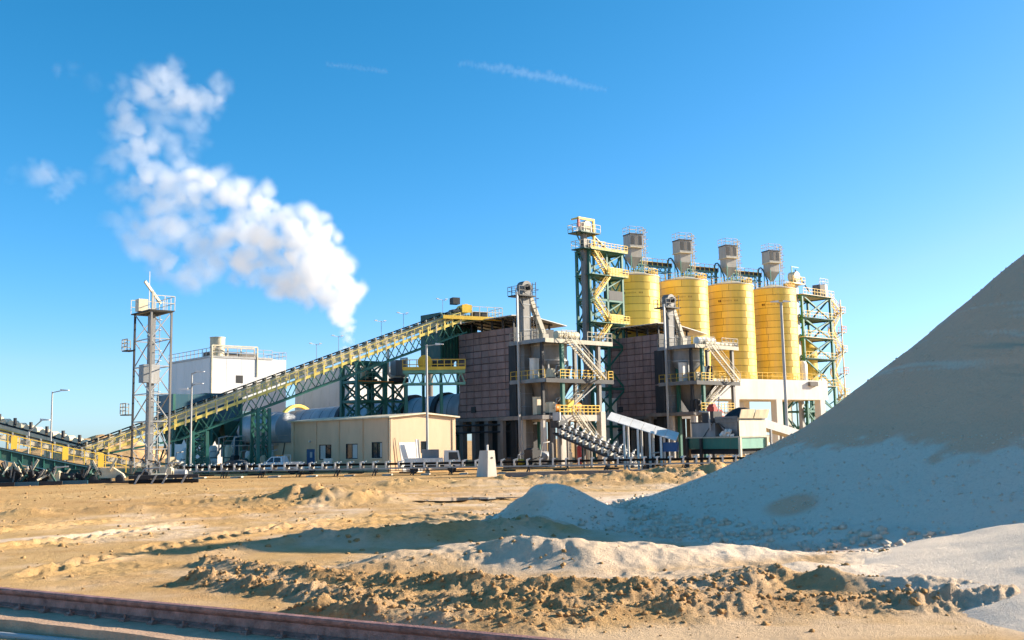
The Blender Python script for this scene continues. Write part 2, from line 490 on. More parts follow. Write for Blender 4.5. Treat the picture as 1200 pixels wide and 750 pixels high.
# ------------------------------------------------------------------ ground
def ground_h(x, y):
    w = {}
    h = 0.16 * fbm(x * 0.11, y * 0.11, 1, 4) * sstep(8, 14, y)
    near = 1 - sstep(70, 120, y)
    h = h + near * (0.07 * fbm(x * 0.7, y * 0.7, 3, 4) + 0.11 * fbm(x * 3, y * 3, 5, 4) * sstep(-0.1, 0.15, fbm(x * 0.2, y * 0.4, 6, 3)))
    # wheel tracks across the yard, each a pair of lugged ruts with low shoulders
    for pts in (((-90, 650), (60, 634), (190, 617), (330, 606), (470, 600), (620, 596)), ((-60, 628), (120, 612), (300, 597), (470, 588), (640, 582)), ((60, 668), (180, 642), (300, 622), (420, 610), (520, 606)),
                ((-60, 603), (160, 596), (330, 588), (520, 579), (700, 574)), ((200, 640), (330, 618), (480, 606), (570, 612)), ((420, 575), (560, 572), (720, 566), (860, 560)), ((-40, 590), (200, 580), (460, 572))):
        q = GP(*pts)
        lo = sstep(-0.3, 0.0, fbm(x * 0.25, y * 0.25, 7, 2) + 0.05)
        for off in (-0.95, 0.95):
            qq = [(a_, b_ + off) for a_, b_ in q]
            d = pdist(x, y, qq)
            lug = 0.5 + 0.5 * np.sign(np.sin(x * 11 + y * 5))
            rut = np.exp(-(d / 0.30) ** 4)
            h = h + lo * near * (-0.075 * rut + 0.05 * rut * lug + 0.06 * np.exp(-((d - 0.48) / 0.15) ** 2) * (0.5 + vnoise(x * 4, y * 4, 8)))
    cl = np.zeros_like(h)
    # shaded berm
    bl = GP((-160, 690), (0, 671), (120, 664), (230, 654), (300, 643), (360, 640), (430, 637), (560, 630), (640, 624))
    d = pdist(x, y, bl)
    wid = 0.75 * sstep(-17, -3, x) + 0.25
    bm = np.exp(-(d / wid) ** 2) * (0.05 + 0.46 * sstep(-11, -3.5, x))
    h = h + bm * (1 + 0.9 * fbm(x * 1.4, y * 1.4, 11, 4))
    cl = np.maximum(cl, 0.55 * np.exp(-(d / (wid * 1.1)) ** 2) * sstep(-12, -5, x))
    # churned band in front
    for pts, hh, wd, k in (
            (((250, 664), (330, 676), (430, 684), (540, 690), (650, 692), (760, 694), (880, 690)), 0.30, 0.5, 0.9),
            (((236, 684), (330, 697), (430, 706), (560, 712), (690, 714), (830, 706)), 0.28, 0.45, 0.95),
            (((380, 722), (500, 730), (620, 734), (760, 724), (900, 716), (1010, 712), (1180, 712), (1330, 716)), 0.34, 0.55, 0.9),
            (((420, 672), (520, 668), (600, 663), (690, 668)), 0.22, 0.6, 0.35),
            (((860, 683), (960, 686), (1060, 696), (1160, 700), (1300, 700)), 0.42, 0.6, 0.55)):
        d = pdist(x, y, GP(*pts))
        e = np.exp(-(d / wd) ** 2)
        h = h + 0.72 * hh * e * (1 + 1.1 * fbm(x * 1.1, y * 1.1, 13, 4))
        cl = np.maximum(cl, k * np.exp(-(d / (wd * 1.35)) ** 2))
    # long smooth drifts of fine sand between shadow and clods
    for (a, b), hh, rx, ry in (((690, 664), 0.62, 2.3, 1.0), (((560), 660), 0.42, 1.8, 1.0), ((840, 657), 0.36, 2.4, 1.0), ((640, 652), 0.22, 3.0, 0.8),
                               ((960, 672), 0.30, 2.4, 0.9), ((1090, 655), 0.25, 2.5, 1.0), ((480, 664), 0.28, 1.5, 0.9), ((1170, 684), 0.4, 2.0, 0.9)):
        g = G(a, b)
        e = np.exp(-((x - g.x) / rx) ** 2 - ((y - g.y) / ry) ** 2)
        h = h + hh * e * (1 + 0.8 * fbm(x * 0.9, y * 0.9, 15, 4))
        cl = cl * (1 - 0.45 * e)
    # trench before the rail, on the right
    # scattered lumps and a few spoil patches out in the yard
    for (a, b), hh, rx, ry in (((385, 588), 0.85, 3.4, 2.4), ((560, 606), 0.16, 1.4, 0.7), ((25, 606), 0.3, 1.6, 1.0), ((820, 561), 1.0, 5.2, 3.2), ((765, 568), 0.7, 6.0, 2.6),
                               ((640, 566), 0.5, 8, 2.0), ((120, 600), 0.25, 6, 1.5), ((470, 570), 0.3, 5, 1.6), ((250, 590), 0.2, 4.5, 1.2)):
        g = G(a, b)
        e = np.exp(-((x - g.x) / rx) ** 2 - ((y - g.y) / ry) ** 2)
        h = h + hh * e * (1 + 1.6 * fbm(x * 0.8, y * 0.8, 19, 4))
        cl = np.maximum(cl, 0.5 * e * (1.0 if hh > 0.4 or hh == 0.16 else 0.4))
    cl = np.maximum(cl, 0.10 * sstep(0.12, 0.3, fbm(x * 0.13, y * 0.3, 23, 3)) * near * sstep(30, 40, y))
    brk = sstep(-0.16, 0.12, fbm(x * 0.55, y * 0.55, 25, 3))
    k = cl * (0.35 + 0.65 * brk)
    wx = x + 0.18 * fbm(x * 3.1, y * 3.1, 201, 3); wy = y + 0.18 * fbm(x * 3.1, y * 3.1, 205, 3)
    c = clods(wx, wy, 0.62, 101, 0.25) * 0.3 + clods(wx + 3.1, wy, 0.3, 111, 0.45) * 0.5 + clods(wx, wy + 1.7, 0.16, 121, 0.7) * 0.95 + clods(wx, wy, 0.09, 131, 0.7) * 1.0
    h = h + 0.85 * k * c * (0.65 + 0.7 * fbm(x * 2.3, y * 2.3, 27, 3))
    h = h + k * 0.22 * (ridged(x * 1.3, y * 1.7, 29, 4) - 0.4) + k * 0.09 * (ridged(x * 5.3, y * 5.7, 33, 3) - 0.4)
    # far drop is level; keep the plant pad flat
    h = h * (1 - sstep(88, 100, y) * 0.9)
    # levelled strip for the rail beam
    rl = GP((-300, 690), (0, 722), (300, 738), (700, 768), (1200, 800))
    d = pdist(x, y, rl)
    lev = np.exp(-(d / 0.9) ** 4)
    h = h * (1 - lev) + lev * (-0.12 + 0.2 * np.maximum(0, fbm(x * 0.9, y * 0.9, 35, 4) + 0.05))
    return h, cl

def grid_obj(name, X, Y, Z, attrs, m, parent=None):
    ny, nx = X.shape
    me = bpy.data.meshes.new(name)
    nv = nx * ny; nf = (nx - 1) * (ny - 1)
    me.vertices.add(nv); me.loops.add(nf * 4); me.polygons.add(nf)
    me.vertices.foreach_set('co', np.stack([X, Y, Z], -1).astype(np.float32).ravel())
    i = np.arange(nv).reshape(ny, nx)
    q = np.stack([i[:-1, :-1], i[:-1, 1:], i[1:, 1:], i[1:, :-1]], -1).reshape(-1)
    me.loops.foreach_set('vertex_index', q.astype(np.int32))
    me.polygons.foreach_set('loop_start', np.arange(0, nf * 4, 4, dtype=np.int32))
    me.polygons.foreach_set('use_smooth', np.ones(nf, dtype=bool))
    for k, a in attrs.items():
        at = me.attributes.new(k, 'FLOAT', 'POINT')
        at.data.foreach_set('value', a.astype(np.float32).ravel())
    me.update(); me.validate()
    return link(name, me, m, parent)

def sand_material(name):
    m = bpy.data.materials.new(name); m.use_nodes = True
    nt = m.node_tree; n = nt.nodes; l = nt.links
    b = n['Principled BSDF']; b.inputs['Roughness'].default_value = 0.95; b.inputs['Specular IOR Level'].default_value = 0.15
    geo = n.new('ShaderNodeNewGeometry')
    def noise(sc, det=6, ro=0.6, vec=None, dim=None):
        t = n.new('ShaderNodeTexNoise'); t.inputs['Scale'].default_value = sc; t.inputs['Detail'].default_value = det; t.inputs['Roughness'].default_value = ro
        l.new(vec or geo.outputs['Position'], t.inputs['Vector']); return t.outputs['Fac']
    def mr(v, a, b_, c=0.0, d=1.0):
        t = n.new('ShaderNodeMapRange'); t.inputs['From Min'].default_value = a; t.inputs['From Max'].default_value = b_
        t.inputs['To Min'].default_value = c; t.inputs['To Max'].default_value = d
        l.new(v, t.inputs['Value']); return t.outputs[0]
    def mix(f, a, b_):
        t = n.new('ShaderNodeMix'); t.data_type = 'RGBA'
        l.new(f, t.inputs['Factor'])
        for s_, q in ((6, a), (7, b_)):
            if isinstance(q, tuple): t.inputs[s_].default_value = (*q, 1)
            else: l.new(q, t.inputs[s_])
        return t.outputs[2]
    def mul(a, b_):
        t = n.new('ShaderNodeMath'); t.operation = 'MULTIPLY'
        l.new(a, t.inputs[0])
        if isinstance(b_, float): t.inputs[1].default_value = b_
        else: l.new(b_, t.inputs[1])
        return t.outputs[0]
    def attr(k):
        t = n.new('ShaderNodeAttribute'); t.attribute_name = k; return t.outputs['Fac']
    big = noise(0.09, 5); mid = noise(0.7, 7, 0.7); fine = noise(9, 6, 0.75)
    c = mix(mr(big, 0.35, 0.65), (0.56, 0.315, 0.115), (0.64, 0.405, 0.17))
    c = mix(mul(mr(mid, 0.45, 0.72), 0.55), c, (0.44, 0.23, 0.075))
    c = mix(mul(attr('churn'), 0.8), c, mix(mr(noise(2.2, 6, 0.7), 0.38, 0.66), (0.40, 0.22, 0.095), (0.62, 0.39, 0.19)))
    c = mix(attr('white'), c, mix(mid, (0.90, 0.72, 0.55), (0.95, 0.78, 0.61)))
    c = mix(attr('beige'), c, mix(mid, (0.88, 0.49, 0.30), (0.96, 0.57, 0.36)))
    sp = mul(mr(fine, 0.52, 0.72), 0.45)
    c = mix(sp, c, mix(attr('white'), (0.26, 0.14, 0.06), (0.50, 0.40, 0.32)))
    lite = mul(mr(noise(14, 5, 0.8), 0.56, 0.72), 0.4)
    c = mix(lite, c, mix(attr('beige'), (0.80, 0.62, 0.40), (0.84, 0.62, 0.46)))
    l.new(c, b.inputs['Base Color'])
    bp = n.new('ShaderNodeBump'); bp.inputs['Strength'].default_value = 0.9; bp.inputs['Distance'].default_value = 0.08
    hgt = n.new('ShaderNodeMath'); hgt.operation = 'ADD'
    l.new(mul(noise(6.5, 8, 0.75), 1.0), hgt.inputs[0]); l.new(mul(noise(26, 4, 0.7), 0.4), hgt.inputs[1])
    l.new(hgt.outputs[0], bp.inputs['Height']); l.new(bp.outputs[0], b.inputs['Normal'])
    return m
M_SAND = sand_material('sand_and_clay')

ys = np.concatenate([np.linspace(-12, 13, 24, endpoint=False), np.geomspace(13, 45, 470, endpoint=False), np.geomspace(45, 112, 190, endpoint=False), np.geomspace(112, 9000, 46)])
ss = np.concatenate([np.linspace(-3.0, -0.62, 14, endpoint=False), np.linspace(-0.62, 0.62, 1000), np.linspace(0.62, 3.0, 15)[1:]])
SS, YY = np.meshgrid(ss, ys)
XX = SS * np.maximum(YY + 10, 14)
ZZ, CH = ground_h(XX, YY)
PH = np.maximum(pile_h(XX, YY, False), pile2_h(XX, YY))
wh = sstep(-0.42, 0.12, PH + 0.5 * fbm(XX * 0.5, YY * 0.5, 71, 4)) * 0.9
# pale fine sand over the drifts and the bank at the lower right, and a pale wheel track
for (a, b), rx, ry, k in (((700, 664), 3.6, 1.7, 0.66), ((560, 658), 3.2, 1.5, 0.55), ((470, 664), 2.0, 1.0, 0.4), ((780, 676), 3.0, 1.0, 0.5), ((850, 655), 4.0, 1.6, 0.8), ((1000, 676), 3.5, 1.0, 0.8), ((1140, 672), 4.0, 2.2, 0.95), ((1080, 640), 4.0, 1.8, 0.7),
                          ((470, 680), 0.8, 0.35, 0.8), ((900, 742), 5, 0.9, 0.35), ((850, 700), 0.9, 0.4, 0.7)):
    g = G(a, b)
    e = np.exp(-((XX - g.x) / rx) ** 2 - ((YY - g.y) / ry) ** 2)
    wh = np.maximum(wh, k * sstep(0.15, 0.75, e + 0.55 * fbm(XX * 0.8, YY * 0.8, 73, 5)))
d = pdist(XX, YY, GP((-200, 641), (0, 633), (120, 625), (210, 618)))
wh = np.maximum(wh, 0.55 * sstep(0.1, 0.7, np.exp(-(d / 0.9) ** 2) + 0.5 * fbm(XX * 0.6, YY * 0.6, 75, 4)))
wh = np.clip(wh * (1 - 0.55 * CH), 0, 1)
ZZ = np.where(PH > 0.15, ZZ - 0.15 * sstep(0.15, 0.6, PH), ZZ)
ground = grid_obj('ground', XX, YY, ZZ, {'churn': CH, 'white': wh, 'beige': 0 * wh}, M_SAND)
tag(ground, 'churned orange desert sand of the works yard reaching to the horizon', kind='structure')

def pile_obj(name, fn, x0, x1, y0, y1, nx, ny):
    X, Y = np.meshgrid(np.linspace(x0, x1, nx), np.linspace(y0, y1, ny))
    return X, Y, fn(X, Y)
X, Y, Z = pile_obj('p', pile_h, -4.5, PXC + 27, 25.0, 74.0, 620, 430)
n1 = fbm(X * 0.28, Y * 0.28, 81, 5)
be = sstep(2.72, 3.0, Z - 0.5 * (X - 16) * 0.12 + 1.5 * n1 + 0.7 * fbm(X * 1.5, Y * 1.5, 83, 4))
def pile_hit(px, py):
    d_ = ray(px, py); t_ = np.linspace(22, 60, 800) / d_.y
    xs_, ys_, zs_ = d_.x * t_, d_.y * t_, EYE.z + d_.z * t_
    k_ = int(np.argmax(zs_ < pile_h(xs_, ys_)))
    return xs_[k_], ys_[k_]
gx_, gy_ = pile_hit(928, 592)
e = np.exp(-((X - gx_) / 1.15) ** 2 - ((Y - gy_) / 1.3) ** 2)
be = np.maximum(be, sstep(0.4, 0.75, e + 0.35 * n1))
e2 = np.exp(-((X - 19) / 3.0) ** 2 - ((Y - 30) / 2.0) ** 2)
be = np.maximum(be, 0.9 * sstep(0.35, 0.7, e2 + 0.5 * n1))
ridge_light = sstep(4.4, 5.4, Z) * (1 - sstep(9.0, 10.4, Z)) * sstep(0.62, 0.8, ridged(X * 0.3 + Y * 0.05, Z * 1.6 + 0.12 * X, 47, 5)) * sstep(-0.1, 0.12, fbm(X * 0.2, Z * 0.8, 44, 3))  # terrace ridges coloured lighter, in place of weak relief shading
be = be * (1 - 0.55 * ridge_light)
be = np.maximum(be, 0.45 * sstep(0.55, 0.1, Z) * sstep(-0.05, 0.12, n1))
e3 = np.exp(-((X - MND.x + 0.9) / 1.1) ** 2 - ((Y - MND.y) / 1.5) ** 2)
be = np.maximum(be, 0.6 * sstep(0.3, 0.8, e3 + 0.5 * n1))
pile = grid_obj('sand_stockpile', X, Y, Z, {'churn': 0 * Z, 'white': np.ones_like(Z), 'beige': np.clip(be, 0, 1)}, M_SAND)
tag(pile, 'huge sand stockpile, beige above and white round its foot, sloping up out of frame', 'stockpile')
X, Y, Z = pile_obj('p', pile2_h, P2X - 21, P2X + 20, P2Y - 20, P2Y + 20, 380, 360)
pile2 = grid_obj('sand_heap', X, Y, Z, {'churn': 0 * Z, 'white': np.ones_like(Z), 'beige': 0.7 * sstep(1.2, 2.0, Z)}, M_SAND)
tag(pile2, 'low white toe of a second sand heap at the bottom corner of the yard', 'stockpile')

BLOCK_F = np.array([(0, 2, 3), (0, 3, 1), (4, 5, 7), (4, 7, 6), (0, 1, 5), (0, 5, 4), (2, 6, 7), (2, 7, 3), (0, 4, 6), (0, 6, 2), (1, 3, 7), (1, 7, 5)])
def block_soup(rng, n, size):
    """corners of n small broken blocks, turned every way"""
    cube = np.array([(i, j, k) for i in (-1, 1) for j in (-1, 1) for k in (-1, 1)], float) * 0.62
    V = cube[None] * (0.5 + 0.8 * rng.random((n, 8, 3)))
    q_ = rng.normal(size=(n, 4)); q_ /= np.linalg.norm(q_, axis=1)[:, None]
    w_, x_, y_, z_ = q_.T
    Rm = np.stack([1 - 2 * (y_ * y_ + z_ * z_), 2 * (x_ * y_ - z_ * w_), 2 * (x_ * z_ + y_ * w_), 2 * (x_ * y_ + z_ * w_), 1 - 2 * (x_ * x_ + z_ * z_), 2 * (y_ * z_ - x_ * w_),
                   2 * (x_ * z_ - y_ * w_), 2 * (y_ * z_ + x_ * w_), 1 - 2 * (x_ * x_ + y_ * y_)], -1).reshape(n, 3, 3)
    return np.einsum('nij,nkj->nki', Rm, V) * size[:, None, None] * np.array([1, 1, .8])
def blocks_mesh(name, V, attrs):
    n = len(V)
    me = bpy.data.meshes.new(name)
    nv = n * 8; nf = n * 12
    me.vertices.add(nv); me.loops.add(nf * 3); me.polygons.add(nf)
    me.vertices.foreach_set('co', V.astype(np.float32).ravel())
    me.loops.foreach_set('vertex_index', (BLOCK_F[None] + (np.arange(n) * 8)[:, None, None]).astype(np.int32).ravel())
    me.polygons.foreach_set('loop_start', np.arange(0, nf * 3, 3, dtype=np.int32))
    for k, a in attrs.items():
        at = me.attributes.new(k, 'FLOAT', 'POINT'); at.data.foreach_set('value', a.astype(np.float32))
    me.update(); me.validate()
    return me
# clods lying loose on the churned band: nobody could count them
def clod_mesh():
    rng = np.random.default_rng(5)
    # candidate spots, kept with the churn of the ground there
    N = 110000
    yy = 14 + 16 * rng.random(N) ** 1.1; xx = (rng.random(N) - 0.5) * 1.15 * (yy + 2)
    far = rng.random(N) < 0.12
    yy = np.where(far, 30 + 65 * rng.random(N), yy); xx = np.where(far, (rng.random(N) - 0.5) * 1.1 * yy, xx)
    h, c = ground_h(xx, yy)
    ph = np.maximum(pile_h(xx, yy), pile2_h(xx, yy))
    keep = (rng.random(N) < np.clip(c, 0, 1) ** 1.5 * np.where(far, 1.5, 0.5) + np.where(far, 0.06, 0.004)) & (ph < 0.0) | (rng.random(N) < 0.10) & (np.abs(pile_h(xx, yy, False) - 0.05) < 0.18)
    xx, yy, h = xx[keep][:16000], yy[keep][:16000], h[keep][:16000]
    far = far[keep][:16000]
    n = len(xx)
    size = 0.012 + 0.075 * rng.random(n) ** 5.0 + np.where(far, 0.05, 0)
    V = block_soup(rng, n, size)
    V += np.stack([xx, yy, h + size * 0.1], -1)[:, None]
    return blocks_mesh('earth_clods', V, {'churn': np.full(n * 8, 0.7)})
clod = link('earth_clods', clod_mesh(), M_SAND)
tag(clod, 'loose orange earth clods strewn over the churned ground', 'soil', kind='stuff')

# stones that have rolled down the stockpile
rng = np.random.default_rng(21)
xx = -3 + 32 * rng.random(60000); yy = 26 + 22 * rng.random(60000)
h = pile_h(xx, yy); h2 = pile_h(xx, yy, False)
keep = (h2 > -0.1) & (xx < yy * 0.56) & (rng.random(60000) < np.where(h2 < 3.2, 0.55, 0.10) * (0.25 + 1.2 * np.clip(fbm(xx * 0.5, yy * 0.5, 300, 3) + 0.35, 0, 1)))
xx, yy, h = xx[keep][:11000], yy[keep][:11000], h[keep][:11000]
n = len(xx); size = 0.012 + 0.05 * rng.random(n) ** 5 + np.where(h < 0.45, 0.16 * rng.random(n) ** 8, 0)
V = block_soup(rng, n, size) + np.stack([xx, yy, h + size * 0.2], -1)[:, None]
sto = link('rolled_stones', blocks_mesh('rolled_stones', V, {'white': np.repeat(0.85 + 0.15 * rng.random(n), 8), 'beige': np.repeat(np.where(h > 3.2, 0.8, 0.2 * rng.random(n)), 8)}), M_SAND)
tag(sto, 'small stones and grit scattered over the foot of the stockpile', 'gravel', kind='stuff')

# ------------------------------------------------------------------ foreground rail
ra = G(-140, 675.5, 0.55); rb = G(720, 755.5, 0.55)
rdir = (rb - ra); rdir.z = 0; RL = rdir.length; rdir.normalize()
fr = Frame((ra.x, ra.y, 0), math.atan2(rdir.y, rdir.x))
rt = thing('crane_rail', 'rusty steel rail with clips running across the bottom corner on concrete', 'rail', fr)
L2 = RL + 12
prof = [(-0.17, 0.0), (0.17, 0.0), (0.17, 0.03), (0.045, 0.07), (0.035, 0.20), (0.075, 0.235), (0.085, 0.255), (0.085, 0.30), (0.07, 0.32), (-0.07, 0.32), (-0.085, 0.30), (-0.085, 0.255), (-0.075, 0.235), (-0.035, 0.20), (-0.045, 0.07), (-0.17, 0.03)]
mb = MB(); mb.prism([(a, b + 0.23) for a, b in prof], -6, L2, 'x')
mb.obj('rail', M_RAIL, rt, smooth=35)
clip = MB()
clip.box((-0.07, -0.28, 0.228), (0.07, -0.10, 0.262)); clip.prism([(-0.26, 0.26), (-0.15, 0.26), (-0.13, 0.285), (-0.24, 0.285)], -0.05, 0.05, 'x')
clip.tube((0, -0.2, 0.26), (0, -0.2, 0.335), 0.022, n=8)
cme = clip.mesh('clip')
k = -5.0
while k < L2:
    for sgn in (0, 1):
        c = link('clip', cme, M_RAIL, rt); c.location = (k + random.uniform(-.03, .03), 0, 0); c.rotation_euler = (0, 0, math.pi * sgn)
    k += 0.72
base = MB()
n = 90
# slightly chipped front edge
top = []
for i in range(n + 1):
    x = -6 + (L2 + 6) * i / n
    top.append((x, -0.98 + random.uniform(-0.02, 0.02), 0.228 + random.uniform(-0.012, 0.004)))
vs = []
for p in top:
    vs += [(p[0], p[1] - 0.02, -0.7), p, (p[0], 0.5, 0.228), (p[0], 0.52, -0.7)]
fs = []
for i in range(n):
    for j in range(3):
        fs.append((i * 4 + j, (i + 1) * 4 + j, (i + 1) * 4 + j + 1, i * 4 + j + 1))
base.add(vs, fs)
bo = place(base.obj('rail_foundation', M_RCONC), fr)
tag(bo, 'long brown concrete foundation beam under the rusty rail', 'foundation')
p0 = G(-60, 741, 0.0); p1 = G(70, 753, 0.0)
mb = MB(); mb.pipe([p0 - (p1 - p0) * 1.5 + Vector((0, 0, .02)), p0.lerp(p1, .5) + Vector((0, 0, .03)), p1 + (p1 - p0) * 1.2 + Vector((0, 0, .02))], 0.06)
tag(mb.obj('steel_pipe', M_LGREY, smooth=40), 'pale steel pipe lying in front of the concrete rail beam', 'pipe')

# ------------------------------------------------------------------ far ground: mounds on the horizon
def mound(name, label, px, py, Y, rx, ry, h, seed):
    p = P(px, py, Y)
    X, Yg = np.meshgrid(np.linspace(-rx, rx, 60), np.linspace(-ry, ry, 40))
    d = np.hypot(X / rx, Yg / ry)
    Z = h * np.clip(1 - d ** 1.6, -0.1, 1) * (1 + 0.9 * fbm(X * 3 / rx, Yg * 3 / ry, seed, 5)) - 0.4
    o = grid_obj(name, X, Yg, Z, {'churn': 0 * Z, 'white': 0.05 + 0 * Z, 'beige': 0.1 + 0 * Z}, M_SAND)
    o.location = (p.x, p.y, 0)
    tag(o, label, 'spoil heap')
mound('spoil_heap', 'pale low spoil heap on the horizon behind the cream conveyor', 120, 510, 260, 18, 10, 6.2, 91)
mound('spoil_heap', 'small grey spoil heap on the horizon beside the first lamp post', 70, 510, 300, 17, 10, 5.2, 95)

# puddle in the yard
g0 = G(536, 586)
mw = bpy.data.materials.new('muddy_water'); mw.use_nodes = True
b_ = mw.node_tree.nodes['Principled BSDF']; b_.inputs['Base Color'].default_value = (0.20, 0.18, 0.15, 1); b_.inputs['Roughness'].default_value = 0.08
mb = MB(); vs = []
for i in range(40):
    t = 2 * math.pi * i / 40
    r = 1 + 0.25 * math.sin(3 * t + 1) + 0.15 * math.sin(7 * t)
    vs.append((g0.x + 2.7 * r * math.cos(t), g0.y + 1.5 * r * math.sin(t), 0.07))
mb.add(vs, [tuple(range(40))])
tag(mb.obj('puddle', mw), 'shallow grey puddle lying in the sandy yard', kind='structure')

SA = RAD(33)                      # the silo row is turned a little less
# ------------------------------------------------------------------ yellow silos
SF = frame_at(803, 400, 164, RAD(33))               # axis of the second silo
SD = 7.75; SR = SD / 2; SSP = SF.x(858, 0, 16)
z_bot = SF.z(447, 2 * SSP, 0); z_top = SF.z(341, 2 * SSP, 0)
SH = z_top - z_bot
NR = 14; RH = (SH - 0.0) / NR
def plate_mesh(n_seg, h):
    mb = MB(); a0 = 2 * math.pi / n_seg; g = 0.05 / SR
    m = 5
    vs = []
    for zz in (0.035, h - 0.035):
        for rr in (SR - 0.03, SR + 0.03):
            for i in range(m + 1):
                a = g / 2 + (a0 - g) * i / m
                vs.append((rr * math.cos(a), rr * math.sin(a), zz))
    q = m + 1
    fs = []
    for i in range(m):
        fs.append((q + i, q + i + 1, 3 * q + i + 1, 3 * q + i))          # outer
        fs.append((2 * q + i, 3 * q + i, 3 * q + i + 1, 2 * q + i + 1))  # top
        fs.append((i, i + 1, q + i + 1, q + i))                          # bottom
    fs.append((0, q, 3 * q, 2 * q)); fs.append((m, 2 * q + m, 3 * q + m, q + m))
    mb.add(vs, fs)
    return mb.mesh('shell_plate', smooth=30)
NSEG = 6
PLATE = plate_mesh(NSEG, RH)
PLATE.materials.append(M_SILO)
silo_names = ['first yellow silo, behind the green elevator tower', 'second yellow silo, behind the short bucket elevator', 'third yellow silo from the green tower', 'fourth yellow silo, standing behind the tallest lamp post']
for i in range(4):
    f = SF.sub((i - 1) * SSP, 0)
    s = thing('storage_silo', silo_names[i], 'silo', f, 'yellow steel storage silos in a row')
    core = MB(); core.lathe([(SR - 0.045, z_bot), (SR - 0.045, z_top)], n=40); core.obj('seam_backing', M_SEAM, s, smooth=40)
    for r in range(NR):
        for k in range(NSEG):
            o = link('shell_plate', PLATE, M_SILO, s)
            o.location = (0, 0, z_bot + r * RH)
            o.rotation_euler = (0, 0, (k + (0.33 if r == NR - 1 else (0.0 if r % 2 else 0.06))) * 2 * math.pi / NSEG + 0.42)
    rf = MB(); rf.lathe([(SR + 0.12, z_top), (SR + 0.12, z_top + 0.12), (SR * 0.3, z_top + 0.9), (0, z_top + 0.9)], n=40); rf.obj('roof', M_CREAM, s, smooth=30)
    hr = MB()
    ring = [(math.cos(t) * (SR - 0.1), math.sin(t) * (SR - 0.1), z_top + 0.14) for t in [2 * math.pi * k / 14 for k in range(15)]]
    hr.rail(ring, 1.0, 2.0, 0.05); hr.obj('handrail', M_YEL, s)
    # faded lettering: two dark blocks and a run of small pale marks
    row = NR - 3
    zz = z_bot + (row + 0.52) * RH
    a_c = math.atan2(*( (EYE - f.o).dot(f.v), (EYE - f.o).dot(f.u) ))
    for (off, wd, hh, m) in [(-0.46, 0.055, 0.34, M_INK), (-0.385, 0.06, 0.36, M_INK)] + [(-0.29 + 0.05 * j, 0.022, 0.16 + 0.05 * (j % 3), M_INK2) for j in range(8)] + [(0.2 + 0.06 * j, 0.035, 0.26, M_INK2) for j in range(3)]:
        l_ = MB(); a = a_c + off
        l_.add([((SR + 0.036) * math.cos(q), (SR + 0.036) * math.sin(q), z) for q, z in ((a - wd / 2, zz - hh / 2), (a + wd / 2, zz - hh / 2), (a + wd / 2, zz + hh / 2), (a - wd / 2, zz + hh / 2))], [(0, 1, 2, 3)])
        l_.obj('lettering', m, s)
    # filter house on the roof
    lab = ['grey dust filter house on the first silo roof, the highest one', 'grey dust filter house on the second silo roof', 'grey dust filter house on the third silo roof', 'grey dust filter house on the fourth silo roof, beside a bent pipe'][i]
    fx = 0.25
    ff = Frame(f.w(fx, 0.2, z_top + 0.9), SA + RAD(-8))
    d = thing('dust_filter', lab, 'dust filter', ff, 'dust filters on the silo roofs')
    hz = 6.6
    b = MB(); b.box((-1.15, -1.0, 4.0), (1.15, 1.0, 6.0)); b.obj('filter_housing', M_FILT, d)
    for q in range(3):
        w_ = MB(); w_.box((-1.02 + q * 0.72, -1.03, 4.35), (-0.45 + q * 0.72, -0.99, 5.75)); w_.obj('access_door', M_DARK if q != 1 else M_DCONC, d)
    w_ = MB(); w_.box((-1.2, -1.12, 5.95), (1.2, 1.05, 6.12)); w_.obj('top_plate', M_DARK, d)
    w_ = MB(); w_.box((-1.25, -1.3, 3.85), (1.3, 1.05, 3.99)); w_.obj('service_deck', M_CREAM, d)
    c = MB(); c.hexa([(-0.25, -0.25, 0.9), (0.25, -0.25, 0.9), (0.25, 0.25, 0.9), (-0.25, 0.25, 0.9), (-1.0, -0.9, 2.4), (1.0, -0.9, 2.4), (1.0, 0.9, 2.4), (-1.0, 0.9, 2.4)])
    c.box((-1.0, -0.9, 2.4), (1.0, 0.9, 3.85)); c.obj('hopper', M_FILT, d)
    for a in (-1, 1):
        for e in (-1, 1):
            c = MB(); c.beam((a * 0.95, e * 0.85, -0.3), (a * 0.95, e * 0.85, 2.6), 0.12); c.obj('leg', M_LGREEN, d)
    c = MB(); c.rail([(-1.2, -1.05, 6.12), (1.2, -1.05, 6.12), (1.2, 1.0, 6.12), (-1.2, 1.0, 6.12), (-1.2, -1.05, 6.12)], 1.1, 1.2, 0.05); c.obj('handrail', M_CREAM, d)
    c = MB(); c.ladder((1.65, -0.7, -0.2), (1.65, -0.7, 7.0), 0.55, (0, 1, 0)); c.ladder((1.45, -0.4, 2.4), (1.45, -0.4, 7.2), 0.9, (0, 1, 0))
    c.obj('caged_ladder', M_CREAM, d)
    c = MB(); c.pipe([(-2.6, 0.3, -0.3), (-2.6, 0.3, 2.6), (-2.5, 0.2, 3.0), (-2.2, 0.1, 3.1), (-1.9, 0, 2.8), (-1.0, 0, 1.0), (-0.9, 0, -0.2)], 0.13); c.obj('bent_pipe', M_TBLUE, d, smooth=50)
    # roof clutter
    cl = thing('fan_unit', ['small blower with yellow guard on the first silo roof', 'small blower with yellow guard on the second silo roof', 'small blower with yellow guard on the third silo roof', 'small blower with yellow guard on the fourth silo roof'][i], 'fan', Frame(f.w(2.2, -1.4, z_top + 0.1), SA), 'blowers on the silo roofs')
    c = MB(); c.tube((-0.5, 0, 0.6), (0.5, 0, 0.6), 0.45, n=14); c.obj('motor', M_ORANGE if i % 2 else M_DARK, cl, smooth=40)
    c = MB(); c.box((-0.7, -0.5, 0), (0.7, 0.5, 0.16)); c.obj('base_plate', M_YEL, cl)
